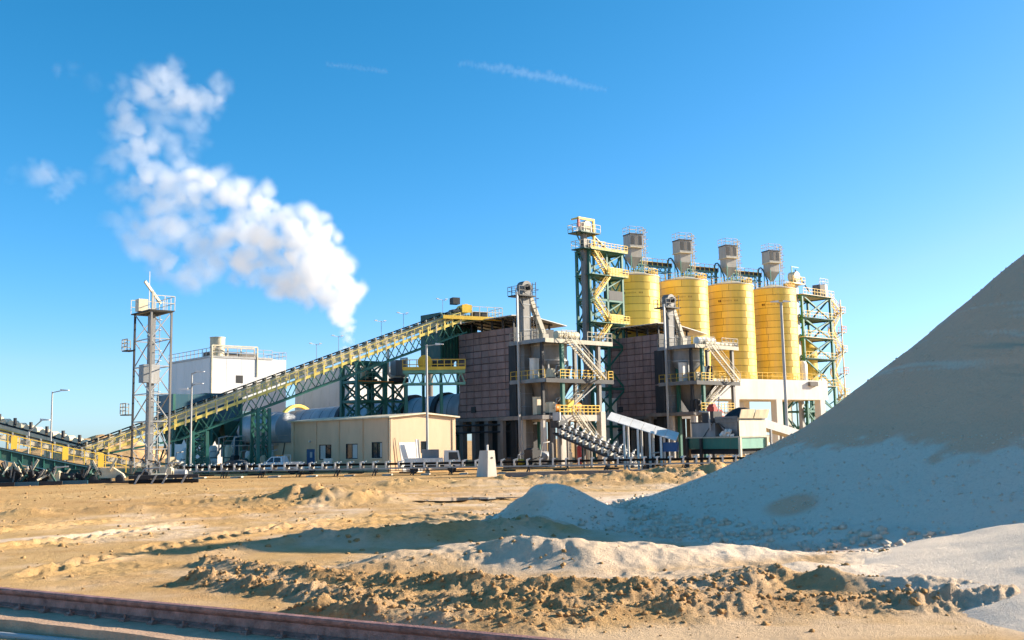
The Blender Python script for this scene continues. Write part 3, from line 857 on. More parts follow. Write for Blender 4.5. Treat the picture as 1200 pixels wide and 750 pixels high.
    c = MB(); c.rail([(-0.9, -0.7, 0.0), (0.9, -0.7, 0.0), (0.9, 0.7, 0)], 1.25, 0.6, 0.08); c.obj('guard', M_YEL, cl)
# bridges between the silo roofs
for i in range(3):
    f = Frame(SF.w((i - 1) * SSP, 1.0, z_top + 2.6), SA)
    br = thing('roof_bridge', ['dark conveyor bridge from first to second silo roof', 'dark conveyor bridge from second to third silo roof', 'dark conveyor bridge from third to fourth silo roof'][i], 'bridge', f, 'bridges over the silo roofs')
    c = MB()
    for zz in (0, -0.9):
        for yy in (0, 1.2): c.beam((1.6, yy, zz), (SSP - 1.4, yy, zz), 0.14)
    n = 8
    for k in range(n):
        xa = 1.6 + (SSP - 3) * k / n; xb = 1.6 + (SSP - 3) * (k + 1) / n
        for yy in (0, 1.2): c.beam((xa, yy, -0.9 if k % 2 else 0), (xb, yy, 0 if k % 2 else -0.9), 0.09)
    for xx in (1.9, SSP - 1.8):
        for yy in (0, 1.2): c.beam((xx, yy, -2.6), (xx, yy, 0), 0.16)
    c.obj('truss_frame', M_GREEN, br)
    c = MB(); c.box((1.5, 0.1, 0.08), (SSP - 1.3, 1.1, 0.65)); c.obj('belt_housing', M_DARK, br)
    c = MB(); c.rail([(1.6, -0.1, 0.0), (SSP - 1.4, -0.1, 0.0)], 1.1, 1.1, 0.06); c.obj('handrail', M_YEL, br)

# concrete portal carrying the silos
f = Frame(SF.w(0, 0, 0), SA)
pt = thing('concrete_portal', 'pale concrete portal frame carrying the yellow silos', 'platform', f)
yf = -SR - 0.5
xr = f.x(971, yf, 8); xl = -SSP - SR - 0.6
zb = f.z(468, f.x(900, yf, 9), yf)
c = MB(); c.box((xl, yf, zb), (xr, SR + 0.6, z_bot - 0.02)); c.obj('deck_beam', M_PCONC, pt)
cols = [(f.x(915, yf, 4), 1.35), (f.x(966, yf, 4), 1.2), (f.x(868, yf, 4) - 0.6, 1.2), (f.x(820, yf, 4), 1.2), (f.x(770, yf, 4), 1.2), (f.x(720, yf, 4), 1.2)]
for xx, w_ in cols:
    for y0, y1 in ((yf + 0.02, yf + 1.3), (SR - 0.9, SR + 0.55)):
        c = MB(); c.box((xx - w_ / 2, y0, -0.3), (xx + w_ / 2, y1, zb)); c.obj('column', M_PCONC, pt)
    
hr = MB(); hr.rail([(-4, yf + 0.1, z_bot), (xr - 0.1, yf + 0.1, z_bot), (xr - 0.1, SR, z_bot)], 1.1, 1.2, 0.06); hr.obj('handrail', M_YEL, pt)
c = MB(); c.box((f.x(948, yf, 9), yf - 0.5, z_bot - 1.0), (f.x(957, yf, 9), yf - 0.01, z_bot - 0.25)); c.obj('bracket', M_DCONC, pt)

# ------------------------------------------------------------------ braced steel towers
def braced(c, x0, x1, y0, y1, zs, leg=0.3, br=0.16, hor=0.2, style='x', faces='lfrb'):
    for x in (x0, x1):
        for y in (y0, y1): c.beam((x, y, zs[0]), (x, y, zs[-1]), leg)
    F = {'f': ((x0, y0), (x1, y0)), 'l': ((x0, y0), (x0, y1)), 'r': ((x1, y0), (x1, y1)), 'b': ((x0, y1), (x1, y1))}
    for k in faces:
        (ax, ay), (bx, by) = F[k]
        for i, z in enumerate(zs[1:], 1):
            c.beam((ax, ay, z), (bx, by, z), hor)
            z0 = zs[i - 1]
            if style == 'x' or (style == 'z' and i % 2): c.beam((ax, ay, z0), (bx, by, z), br)
            if style == 'x' or (style == 'z' and not i % 2): c.beam((bx, by, z0), (ax, ay, z), br)
            if style == 'v':
                mx_, my_ = (ax + bx) / 2, (ay + by) / 2
                c.beam((ax, ay, z0), (mx_, my_, z), br); c.beam((bx, by, z0), (mx_, my_, z), br)

# green elevator tower left of the silos
f = frame_at(693, 400, 147)
x1 = f.x(731, 0, 18); y1 = f.y(681, 0, 18)
y1 = min(max(y1, 2.6), 4.0)
gt = thing('elevator_tower', 'green braced steel tower with yellow guards beside the first silo', 'tower', f)
zz = [0] + [f.z(py, 0, 0) for py in (500, 455, 405, 378, 350, 322, 293)]
xm = f.x(713, 0, 18)
c = MB(); braced(c, 0, x1, 0, y1, zz, 0.36, 0.2, 0.34, 'x'); c.beam((xm, 0, 0), (xm, 0, zz[-1]), 0.34); c.beam((xm, y1, 0), (xm, y1, zz[-1]), 0.3); c.obj('steel_frame', M_GREEN, gt)
c = MB()
for i in range(3, len(zz) - 1):
    a, b2 = ((0.3, -0.4), (xm, -0.4)) if i % 2 else ((xm, -0.4), (0.3, -0.4))
    c.stair((a[0], a[1], zz[i]), (b2[0], b2[1], zz[i + 1]), 0.8)
c.obj('staircase', M_YEL, gt)
for i in (4, 6, 7):
    c = MB(); c.box((-0.5, -1.0, zz[i]), (x1 + 0.3, y1, zz[i] + 0.08)); c.obj('deck', M_GREEN, gt)
    c = MB(); c.rail([(xm - 0.4 if i < 7 else -0.5, -1.0, zz[i] + 0.08), (x1 + 0.3, -1.0, zz[i] + 0.08), (x1 + 0.3, y1, zz[i] + 0.08)], 1.1, 0.7, 0.09 if i < 7 else 0.06, 2, 0.25); c.obj('handrail', M_YEL, gt)
for i in (4, 5, 6):
    c = MB(); c.box((xm + 0.2, -0.2, zz[i] + 0.1), (x1 - 0.2, 0.9, zz[i] + 1.5)); c.obj('drive_unit', M_YEL if i != 5 else M_DARK, gt)
be_ = thing('bucket_elevator', 'tall silver bucket elevator with a yellow hoist gantry, beside the green tower', 'elevator', Frame(f.w(f.x(687, 0.6, 18), 0.6), GA))
zt = f.z(268, 0, 0.6)
c = MB(); c.box((-0.36, -0.36, 0), (0.36, 0.36, zt - 0.2)); c.obj('casing', M_STEEL, be_)
c = MB(); c.box((0.6, -0.26, 0), (1.0, 0.3, zt - 1.6)); c.obj('return_casing', M_STEEL, be_)
c = MB(); c.lathe([(0.75, -0.6), (0.75, 0.6)], (0.3, 0, zt + 0.35), 18, (0, 1, 0)); c.box((-0.5, -0.6, zt - 0.5), (1.1, 0.6, zt + 0.3)); c.obj('head', M_CREAM, be_, smooth=30)
for z_, xa, xb in ((zt - 0.7, -1.8, 2.2), (f.z(292, 0, 0.6), -1.2, 3.2)):
    c = MB(); c.box((xa, -1.3, z_ - 0.15), (xb, 1.4, z_)); c.obj('head_platform', M_DGREEN, be_)
    c = MB(); c.rail([(xb, -1.3, z_), (xa, -1.3, z_), (xa, 1.4, z_), (xb, 1.4, z_)], 1.15, 0.9, 0.06); c.obj('handrail', M_CREAM, be_)
    c = MB(); c.beam((xa + 0.2, 0, z_ - 0.1), (-0.4, 0, z_ - 1.8), 0.14); c.obj('brace', M_DGREEN, be_)
zg = f.z(257, 0, 0)
c = MB(); c.beam((1.6, -0.5, zt - 3.2), (1.6, -0.5, zg), 0.3); c.beam((1.75, -0.5, zg), (-1.6, -0.5, zg), 0.28, 0.34); c.beam((-1.5, 0.9, zg), (-1.5, -0.7, zg), 0.2); c.obj('hoist_gantry', M_YEL, be_)
c = MB(); c.box((-1.62, -0.65, zg - 1.3), (-1.3, -0.35, zg - 0.15)); c.obj('hoist', M_RED, be_)
c = MB(); c.tube((1.2, 0.2, zt - 0.3), (x1 - 1.2, 0.3, zz[-1] + 0.4), 0.22, n=10); c.obj('discharge_chute', M_GREY, be_, smooth=40)

# stair tower right of the silos
f = frame_at(943, 420, 178)
x1 = f.x(977, 0, 14); y1 = 4.6
rt_ = thing('stair_tower', 'green braced tower with zigzag stairs at the end of the silo row', 'tower', f)
zz = [0] + [f.z(py, 0, 0) for py in (482, 452, 420, 395, 372, 345)]
c = MB(); braced(c, 0, x1, 0, y1, zz, 0.4, 0.24, 0.34, 'x'); c.obj('steel_frame', M_GREEN, rt_)
for i in range(2, len(zz)):
    c = MB(); c.box((-0.3, -0.6, zz[i]), (x1 + 0.5, y1, zz[i] + 0.09)); c.obj('deck', M_DGREEN if i % 2 else M_CREAM, rt_)
    c = MB(); c.rail([(-0.3, -0.6, zz[i] + 0.09), (x1 + 0.5, -0.6, zz[i] + 0.09)], 1.1, 0.9, 0.06); c.obj('handrail', M_YEL, rt_)
# zigzag stair outriggers
xs = x1 + 0.6
zs_ = [f.z(py, xs, 0) for py in (492, 462, 437, 411, 388, 365, 350)]
for i in range(len(zs_) - 1):
    c = MB()
    a, b2 = ((xs, 0.6), (xs + 3.4, 0.6)) if i % 2 == 0 else ((xs + 3.4, 0.6), (xs, 0.6))
    c.stair((a[0], a[1], zs_[i]), (b2[0], b2[1], zs_[i + 1]), 0.9); c.obj('staircase', M_YEL, rt_)
    c = MB(); c.box((xs + 3.0, 0, zs_[i] - 0.05), (xs + 4.4, 1.6, zs_[i] + 0.04)); c.obj('landing', M_CREAM, rt_)
    c = MB(); c.rail([(xs + 3.0, 0, zs_[i]), (xs + 4.4, 0, zs_[i]), (xs + 4.4, 1.6, zs_[i])], 1.1, 0.7, 0.07); c.obj('handrail', M_YEL if i % 2 else M_ORANGE, rt_)
    c = MB(); c.beam((xs + 4.3, 0.2, zs_[i] - 0.05), (x1, 0.2, zs_[i] - 1.9), 0.16); c.beam((xs + 4.3, 1.4, zs_[i] - 0.05), (x1, 1.4, zs_[i] - 1.9), 0.16); c.obj('brace', M_GREEN, rt_)
c = MB(); c.beam((xs + 3.0, 0.1, 0), (xs + 3.0, 0.1, zs_[-1]), 0.18); c.beam((xs + 3.0, 1.5, 0), (xs + 3.0, 1.5, zs_[-1]), 0.18); c.obj('stair_column', M_CREAM, rt_)
# things inside and on top of that tower
t = thing('filter_bin', 'yellow cylindrical bin standing inside the stair tower', 'bin', Frame(f.w(x1 * 0.42, 2.2, 0), GA))
zq = [f.z(py, 1, 2) for py in (446, 408, 398)]
c = MB(); c.lathe([(0.3, zq[0] - 1.5), (2.0, zq[0]), (2.0, zq[1]), (1.0, zq[2]), (0, zq[2])], n=24); c.obj('bin_shell', M_YEL, t, smooth=30)
for a, b in ((-1, -1), (-1, 1), (1, -1), (1, 1)):
    c = MB(); c.beam((a * 1.4, b * 1.4, 0), (a * 1.4, b * 1.4, zq[0] + 0.3), 0.2); c.obj('leg', M_GREEN, t)
t = thing('dust_filter', 'small white filter house on top of the stair tower', 'dust filter', Frame(f.w(f.x(962, 1.5, 23), 1.5, zz[-1] + 0.1), GA))
hh = f.z(334, 3, 1.5) - zz[-1]
c = MB(); c.box((-0.9, -0.8, hh * 0.35), (0.7, 0.8, hh + 0.3)); c.obj('filter_housing', M_DCONC, t)
c = MB(); c.box((0.72, -0.8, 0), (1.5, 0.8, hh + 0.5)); c.obj('duct', M_WHITE, t)
c = MB(); c.hexa([(-0.3, -0.3, 0), (0.3, -0.3, 0), (0.3, 0.3, 0), (-0.3, 0.3, 0), (-0.9, -0.8, hh * 0.35), (0.7, -0.8, hh * 0.35), (0.7, 0.8, hh * 0.35), (-0.9, 0.8, hh * 0.35)]); c.obj('hopper', M_GREY, t)
c = MB(); c.rail([(-1.0, -0.9, hh + 0.3), (1.6, -0.9, hh + 0.3), (1.6, 0.9, hh + 0.3)], 1.1, 0.8, 0.05); c.obj('handrail', M_CREAM, t)
t = thing('bucket_elevator', 'slim elevator with a drum head between the fourth silo and the stair tower', 'elevator', Frame(f.w(f.x(934, 1.0, 23), 1.0), GA))
zt = f.z(325, -1, 1)
c = MB(); c.box((-0.35, -0.35, 0), (0.35, 0.35, zt - 0.4)); c.obj('casing', M_LGREY, t)
c = MB(); c.lathe([(0.9, -0.7), (0.9, 0.7)], (-0.3, 0, zt + 0.1), 18, (0, 1, 0)); c.obj('head', M_CREAM, t, smooth=30)
c = MB(); c.box((-2.2, -1.1, zt - 1.3), (1.4, 1.1, zt - 1.1)); c.obj('head_platform', M_CREAM, t)
c = MB(); c.rail([(-2.2, -1.1, zt - 1.1), (1.4, -1.1, zt - 1.1), (1.4, 1.1, zt - 1.1)], 1.1, 0.8, 0.07); c.obj('handrail', M_YEL, t)
c = MB(); c.tube((0.2, 0, zt + 1.4), (4.6, 0.2, zz[-1] + 1.0), 0.13, n=8); c.obj('discharge_chute', M_TBLUE, t, smooth=40)
c = MB(); c.beam((-0.9, 0, zt - 1), (-0.9, 0, zt + 2.0), 0.16); c.beam((-0.95, 0, zt + 1.9), (1.2, 0, zt + 1.9), 0.16); c.obj('hoist_gantry', M_LGREEN, t)
t = thing('pressure_tank', 'white upright tank at the foot of the yellow bin', 'tank', Frame(f.w(f.x(941, -0.9, 12), -0.9, zz[2]), GA))
c = MB(); c.lathe([(0.2, 0.3), (0.85, 0.7), (0.85, 3.6), (0.5, 4.1), (0, 4.2)], n=20); c.obj('tank_shell', M_WHITE, t, smooth=35)
for a, b in ((-1, -1), (-1, 1), (1, -1), (1, 1)):
    c = MB(); c.beam((a * .6, b * .6, -0.1), (a * .6, b * .6, 0.9), .12); c.obj('leg', M_GREY, t)
# ------------------------------------------------------------------ brown clad shafts with their steel platforms
def brown_shaft(px_near, px_far, Y, py_top, py_bot, ncol, nrow, label, roof_label, roof_px):
    f = frame_at(px_near, 440, Y)
    L = f.y(px_far, 0, 10); W = 7.2
    zt = f.z(py_top, 0, 0); zb = f.z(py_bot, 0, 0)
    t = thing('brown_clad_shaft', label, 'building', f, 'brown clad preheater shafts')
    c = MB(); c.box((0.06, 0.06, zb), (W, L - 0.06, zt - 0.06)); c.obj('backing_wall', M_JOINT, t)
    pw = L / ncol; ph = (zt - zb) / nrow
    m = MB()
    w2, h2 = pw / 2 - 0.035, ph / 2 - 0.03
    m.add([(0, -w2, -h2), (0, w2, -h2), (0, w2, h2), (0, -w2, h2), (-0.09, -w2 + .06, -h2 + .05), (-0.09, w2 - .06, -h2 + .05), (-0.09, w2 - .06, h2 - .05), (-0.09, -w2 + .06, h2 - .05)],
          [(4, 7, 6, 5), (0, 4, 5, 1), (1, 5, 6, 2), (2, 6, 7, 3), (3, 7, 4, 0)])
    pm = m.mesh('wall_panel'); pm.materials.append(M_BROWN)
    for r in range(nrow):
        sh = random.uniform(-0.08, 0.08) * pw
        for k in range(ncol):
            o = link('wall_panel', pm, M_BROWN, t)
            o.location = (0.055 + random.uniform(-0.02, 0.02), (k + 0.5) * pw, zb + (r + 0.5) * ph)
            o.rotation_euler = (random.uniform(-.006, .006), random.uniform(-.02, .02), random.uniform(-.015, .015))
    c = MB(); c.box((0.08, -0.04, zb), (W, 0.05, zt)); c.obj('end_wall', M_DARK, t)  # end wall coloured dark for the shade behind the tower
    c = MB(); c.box((-0.2, -0.15, zb - 0.45), (W, L + 0.1, zb - 0.01)); c.obj('floor_beam', M_DCONC, t)
    n = 5
    for k in range(n):
        yy = k * (L - 0.7) / (n - 1)
        for xx in (0, W - 0.8):
            c = MB(); c.box((xx, yy, -0.2), (xx + 0.75, yy + 0.75, zb - 0.45)); c.obj('column', M_DCONC, t)
    c = MB(); c.box((1.6, 0.8, -0.2), (W - 0.9, L - 1.2, zb - 0.46)); c.obj('recess_shade', M_DARK, t)  # dark box standing in for the shade between the columns
    # two dark ports low in the wall
    c = MB(); c.box((-0.12, L - 3.6, zb + 0.7), (0.05, L - 2.7, zb + 1.5)); c.obj('wall_port', M_DARK, t)
    c = MB()
    c.pipe([(-0.6, L, zb - 1.0), (-0.6, 0.5, zb - 1.0), (-0.6, -0.2, zb - 0.6), (-0.6, -3.0, zb - 0.6)], 0.12)
    c.pipe([(-0.6, L, zb - 1.9), (-0.6, 0.2, zb - 1.9), (-0.6, -1.2, zb - 0.9), (-0.6, -3.0, zb - 0.9)], 0.1)
    c.obj('service_pipe', M_DARK, t, smooth=50)
    # roof sheet on short posts
    rz = f.z(roof_px[1], 0, 0)
    yl = f.y(roof_px[0], 0, 18)
    r = thing('sheet_roof', roof_label, 'roof', f)
    x1r = f.x(roof_px[2], -0.6, rz)
    mb = MB()
    n = 16
    a = [(-0.9, -0.8), (x1r, -0.8), (x1r, yl), (-0.9, yl)]
    zf = lambda x: rz - 0.045 * abs(x - 1.5) - (0.10 * max(0, x - 3))
    for k in range(n):
        xa = -0.9 + (x1r + 0.9) * k / n; xb = -0.9 + (x1r + 0.9) * (k + 1) / n
        mb.hexa([(xa, -0.8, zf(xa)), (xb, -0.8, zf(xb)), (xb, yl, zf(xb)), (xa, yl, zf(xa)), (xa, -0.8, zf(xa) + 0.1), (xb, -0.8, zf(xb) + 0.1), (xb, yl, zf(xb) + 0.1), (xa, yl, zf(xa) + 0.1)])
    mb.obj('roof_sheet', M_SHEET, r)
    c = MB()
    for k in range(6):
        yy = 0.3 + (L - 0.6) * k / 5
        c.beam((0.4, yy, zt - 0.1), (0.4, yy, zf(0.4)), 0.2); c.beam((W - 0.5, yy, zt - 0.1), (W - 0.5, yy, zf(W - .5)), 0.2)
        c.beam((-0.8, yy, zf(-.8) - 0.1), (W, yy, zf(W) - 0.1), 0.16)
    c.obj('roof_frame', M_DARK, r)
    return f, W, L, zb, zt, rz

def access_tower(px_c, Y, px_l, px_r, py_dk, cols_px, label, low_conc, n_extra):
    """steel decks, columns, rails and stairs standing before a shaft; near corner at px_c"""
    f = frame_at(px_c, 440, Y)
    z2 = f.z(py_dk[0], 0, 0); z1 = f.z(py_dk[1], 0, 0); z0 = f.z(py_dk[2], 0, 0)
    Lx = f.x(px_r, 0, 12); Ly = f.y(px_l, 0, 12)
    t = thing('access_tower', label, 'platform', f)
    xs0 = f.x(cols_px[0], 0.3, 10); xs1 = f.x(cols_px[1], 0.3, 10)
    for z in (z1, z2):
        c = MB(); c.box((0, 0, z - 0.16), (Lx, 2.6, z)); c.box((0, 2.6, z - 0.16), (Lx * 0.62, Ly, z)); c.obj('deck', M_STEEL, t)
        c = MB(); c.box((-0.12, -0.12, z - 0.5), (Lx, 0.0, z + 0.03)); c.obj('front_girder', M_STAIR if z == z2 else M_DARK, t)
        c = MB(); c.box((-0.13, 0.0, z - 0.45), (0.0, Ly, z + 0.03)); c.obj('side_girder', M_GREY, t)
        hm = M_YEL if z == z1 else M_STAIR
        if z == z2: runs = [[(xs0 - 0.2, 0, z), (Lx * 0.45, 0, z)], [(Lx * 0.62, 0, z), (Lx, 0, z), (Lx, 2.6, z)]]
        else: runs = [[(xs0 - 0.6, 0, z), (Lx * 0.82, 0, z)], [(Lx * 0.93, 0, z), (Lx, 0, z), (Lx, 2.6, z)]]
        for q in runs:
            c = MB(); c.rail(q, 1.12, 0.8, 0.07, 1 if z == z2 else 2); c.obj('handrail', hm, t)
        c = MB(); c.rail([(0.05, 0.3, z), (0.05, Ly, z)], 1.1, 1.0, 0.05); c.obj('handrail', hm, t)
    for xx in (xs0, xs1):
        for yy in (0.3, 4.6):
            c = MB(); c.beam((xx, yy, -0.2), (xx, yy, z2 - 0.16), 0.42); c.obj('column', M_GREEN if xx == xs0 else M_STEEL, t)
    for yy in (1.2, Ly - 0.5):
        c = MB(); c.beam((0.5, yy, -0.2), (0.5, yy, z2 - 0.16), 0.35); c.obj('column', M_DARK, t)
    # flights
    fl = [((xs0 + 0.4, -0.6, z2 - 0.1), (xs1 - 0.1, -0.6, z1 + 0.05)), ((xs1 + 0.1, 1.6, z1), (xs0 + 0.9, 1.6, z0 + 0.1)), ((xs0 + 1.4, -0.5, z0), (xs1 + 0.9, -0.5, 0.1))]
    for p, q in fl:
        c = MB(); c.stair(p, q, 0.95); c.obj('staircase', M_STAIR, t)
    if low_conc:
        c = MB(); c.box((xs0 - 0.9, 0.0, z0 - 0.75), (xs1 + 0.3, 5.2, z0)); c.obj('concrete_deck', M_CONC, t)
        c = MB(); c.rail([(xs0 - 0.8, 0.05, z0), (xs1 - 0.3, 0.05, z0)], 1.15, 0.7, 0.09, 2); c.obj('lower_handrail', M_YEL, t)
        for xx in (xs0 - 0.5, xs1):
            c = MB(); c.box((xx - 0.35, -0.25, -0.2), (xx + 0.45, 0.55, z0 - 0.75 if xx < xs1 else z0 + 0.4)); c.obj('concrete_column', M_CONC, t)
    else:
        c = MB(); c.box((xs0 - 0.9, 0.5, z0 - 0.3), (xs1 + 0.3, 5.2, z0)); c.obj('lower_deck', M_STEEL, t)
        c = MB(); c.rail([(xs0 - 0.8, 0.05, z0), (xs1 - 0.3, 0.05, z0)], 1.15, 0.7, 0.07, 2); c.obj('lower_handrail', M_YEL, t)
    c = MB()
    c.beam((xs0, 0.3, z0), (xs1, 0.3, z1 - 0.3), 0.14); c.beam((xs0, 4.6, z1), (xs1, 4.6, z0 + 1), 0.14)
    for k in range(4):
        xx = xs0 + (xs1 - xs0) * k / 3
        c.beam((xx, 0.2, z1 - 0.3), (xx, 5, z1 - 0.3), 0.14); c.beam((xx, 0.2, z2 - 0.3), (xx, 5, z2 - 0.3), 0.14)
    c.obj('bracing', M_GREY, t)
    return f, Lx, Ly, z0, z1, z2, xs0, xs1

def elevator(f, px, yy, py_top, z_deck, label, chute_to, s=1.0):
    x = f.x(px, yy, 14)
    fr_ = Frame(f.w(x, yy, 0), GA)
    zt = f.z(py_top, x, yy)
    t = thing('bucket_elevator', label, 'elevator', fr_)
    c = MB(); c.box((-0.5 * s, -0.45, 0), (0.75 * s, 0.45, zt - 0.6)); c.obj('casing', M_STEEL, t)
    for k in range(int(zt / 1.6)):
        c = MB(); c.box((-0.54 * s, -0.5, k * 1.6 + 0.8), (0.79 * s, 0.5, k * 1.6 + 0.9)); c.obj('flange', M_GREY, t)
    c = MB(); c.lathe([(0.85, -0.55), (0.85, 0.55)], (0.15, 0, zt - 0.25), 20, (0, 1, 0)); c.box((-0.6, -0.5, zt - 1.2), (0.95, 0.5, zt - 0.25)); c.obj('head', M_STEEL, t, smooth=30)
    c = MB(); c.lathe([(0.42, 0.6), (0.42, 1.0), (0.2, 1.05), (0.2, 1.25)], (0.15, 0, zt - 0.25), 16, (0, -1, 0)); c.obj('drive_pulley', M_DARK, t, smooth=30)
    c = MB(); c.box((-1.7, -1.1, zt - 1.45), (1.1, 1.1, zt - 1.3)); c.obj('head_platform', M_DARK, t)
    c = MB(); c.rail([(0.2, -1.1, zt - 1.3), (-1.7, -1.1, zt - 1.3), (-1.7, 1.1, zt - 1.3), (1.1, 1.1, zt - 1.3)], 1.1, 0.8, 0.05); c.obj('handrail', M_STEEL, t)
    c = MB(); c.beam((-1.5, -0.6, zt - 1.4), (-0.5, -0.6, zt - 3.0), 0.12); c.obj('brace', M_DARK, t)
    c = MB(); c.ladder((1.35, -0.5, z_deck), (1.35, -0.5, zt + 0.5), 0.6, (0, 1, 0)); c.obj('caged_ladder', M_DARK, t)
    c = MB()
    a = Vector((0.9, 0, zt - 1.3)); b = Vector(chute_to)
    m1 = a.lerp(b, 0.35)
    c.beam(a, b, 0.62, 0.62); c.box((b.x - 0.5, -0.5, b.z - 1.2), (b.x + 0.5, 0.5, b.z)); c.obj('discharge_chute', M_STAIR, t)
    c = MB(); c.beam((-1.9, -0.9, 0), (-1.9, -0.9, zt - 1.0), 0.22); c.obj('riser_pipe', M_LGREY, t)
    return t, zt

def round_bin(f, x, y, r, z_top, z_mid, z_bot, label, z_leg):
    t = thing('round_bin', label, 'bin', Frame(f.w(x, y, 0), GA))
    c = MB(); c.lathe([(r, z_top), (r, z_mid), (r * 0.92, z_mid - 0.5), (r * 0.3, z_bot), (0, z_bot)], n=28); c.obj('bin_shell', M_GREY, t, smooth=30)
    c = MB()
    for zz in (z_top - 0.3, z_mid): c.lathe([(r + 0.06, zz - 0.08), (r + 0.06, zz + 0.08)], n=28)
    c.obj('stiffening_ring', M_LGREY, t)
    for k in range(4):
        a = math.pi / 4 + k * math.pi / 2
        c = MB(); c.beam((r * math.cos(a), r * math.sin(a), z_leg), (r * math.cos(a), r * math.sin(a), z_mid), 0.22); c.obj('leg', M_GREY, t)

def machine(name, label, cat, fr_, w, d, h, m1, m2, seed):
    """a drive set: base frame, gearbox, motor, coupling and a pipe"""
    r = random.Random(seed)
    t = thing(name, label, cat, fr_)
    c = MB(); c.box((-w / 2, -d / 2, 0), (w / 2, d / 2, h * 0.18)); c.obj('base_frame', M_DARK, t)
    c = MB(); c.box((-w * 0.42, -d * 0.4, h * 0.18), (-w * 0.02, d * 0.4, h * 0.9)); c.prism([(-w * 0.42, h * .9), (-w * .02, h * .9), (-w * .1, h), (-w * .34, h)], -d * .3, d * .3); c.obj('gearbox', m1, t)
    c = MB(); c.lathe([(h * 0.3, 0), (h * 0.3, w * 0.38), (h * 0.2, w * 0.42)], (w * 0.05, 0, h * 0.52), 14, (1, 0, 0)); c.obj('motor', m2, t, smooth=35)
    c = MB(); c.pipe([(-w * 0.2, -d * 0.45, h * 0.5), (-w * 0.2, -d * 0.7, h * 0.6), (-w * 0.1, -d * 0.7, h * 1.25), (w * 0.3, -d * 0.5, h * 1.3)], 0.07); c.obj('oil_pipe', M_LGREY, t, smooth=50)
    return t
def cabinet(label, fr_, w, d, h, m=None, name='control_cabinet', cat='cabinet'):
    t = thing(name, label, cat, fr_)
    c = MB(); c.box((-w / 2, -d / 2, 0.1), (w / 2, d / 2, h)); c.obj('housing', m or M_WHITE, t)
    c = MB(); c.box((-w / 2 + .06, -d / 2 - .03, 0.2), (w / 2 - .06, -d / 2, h - .1)); c.obj('door', m or M_WHITE, t)
    c = MB(); c.box((-w / 2, -d / 2, 0), (w / 2, d / 2, 0.1)); c.obj('plinth', M_DARK, t)
    c = MB(); c.box((-w / 2 - .05, -d / 2 - .08, h), (w / 2 + .05, d / 2 + .05, h + .06)); c.obj('rain_hood', m or M_LGREY, t)

# --- first shaft
BF, BW, BL, bzb, bzt, brz = brown_shaft(602, 538, 131, 383, 488, 7, 13, 'first brown panelled shaft, left of the tall bucket elevator', 'pale sheet roof with dark underside over the first brown shaft', (527, 370, 663))
AF, ALx, ALy, az0, az1, az2, ax0, ax1 = access_tower(640, 123, 598, 718, (396, 443, 486), (659, 702), 'steel decks with stairs on concrete legs before the first brown shaft', True, 0)
elevator(AF, 615, 5.4, 335, az2, 'grey bucket elevator with caged ladder above the first access tower', (3.2, 0, az2 + 1.2))
round_bin(AF, 4.2, 4.0, 2.35, az2 - 0.2, az2 - 2.4, az1 + 0.9, 'grey round bin hanging under the top deck of the first access tower', az1)
# --- second shaft
BF2, BW2, BL2, b2b, b2t, b2r = brown_shaft(773, 709, 146, 391, 487, 7, 13, 'second brown panelled shaft, in front of the first silo', 'pale sheet roof with dark underside over the second brown shaft', (706, 379, 828))
CF, CLx, CLy, cz0, cz1, cz2, cx0, cx1 = access_tower(816, 137, 772, 866, (403, 446, 482), (824, 859), 'dark steel decks with stairs in front of the second brown shaft', False, 0)
elevator(CF, 785, 5.4, 350, cz2, 'grey bucket elevator in front of the second silo', (2.8, 0, cz2 + 1.4))
round_bin(CF, 2.9, 4.0, 2.1, cz2 - 0.2, cz2 - 2.0, cz1 + 0.9, 'dark round bin hanging under the top deck of the second access tower', cz1)

# equipment on the decks
for (F_, zz, x, y, w, h, lab, m) in (
        (AF, az1, 1.2, 3.4, 0.95, 2.6, 'tall white cabinet on the middle deck of the first access tower', M_WHITE),
        (AF, az0, 0.9, 2.6, 1.0, 2.2, 'cream cabinet on the lower floor of the first access tower', M_CREAM),
        (CF, cz1, 0.9, 3.0, 1.0, 2.6, 'tall white cabinet on the middle deck of the second access tower', M_WHITE)):
    cabinet(lab, Frame(F_.w(x, y, zz), GA), w, 0.7, h, m)
machine('drive_unit', 'orange and white drive set on the lower floor of the first access tower', 'machine', Frame(AF.w(2.4, 1.4, az0), GA), 2.6, 1.2, 1.6, M_CREAM, M_ORANGE, 3)
machine('drive_unit', 'yellow drive set behind the lower railing of the first access tower', 'machine', Frame(AF.w((ax0 + ax1) / 2 - .4, 1.6, az0), GA), 2.8, 1.4, 2.0, M_YEL, M_ORANGE, 4)
machine('drive_unit', 'pale drive set on the middle deck of the first access tower', 'machine', Frame(AF.w(2.6, 1.4, az1), GA), 2.2, 1.0, 1.3, M_CREAM, M_DARK, 5)
machine('drive_unit', 'pale drive set on the middle deck of the second access tower', 'machine', Frame(CF.w(2.2, 1.4, cz1), GA), 2.2, 1.0, 1.3, M_CREAM, M_DARK, 6)
machine('drive_unit', 'dark drive set on the lower floor of the second access tower', 'machine', Frame(CF.w(1.6, 1.2, cz0), GA), 2.6, 1.2, 1.7, M_DARK, M_CREAM, 7)
machine('drive_unit', 'red hoisting gear behind the coal hopper', 'machine', Frame(P(838, 505, 116), GA), 1.6, 1.2, 3.0, M_RED, M_RED, 8)
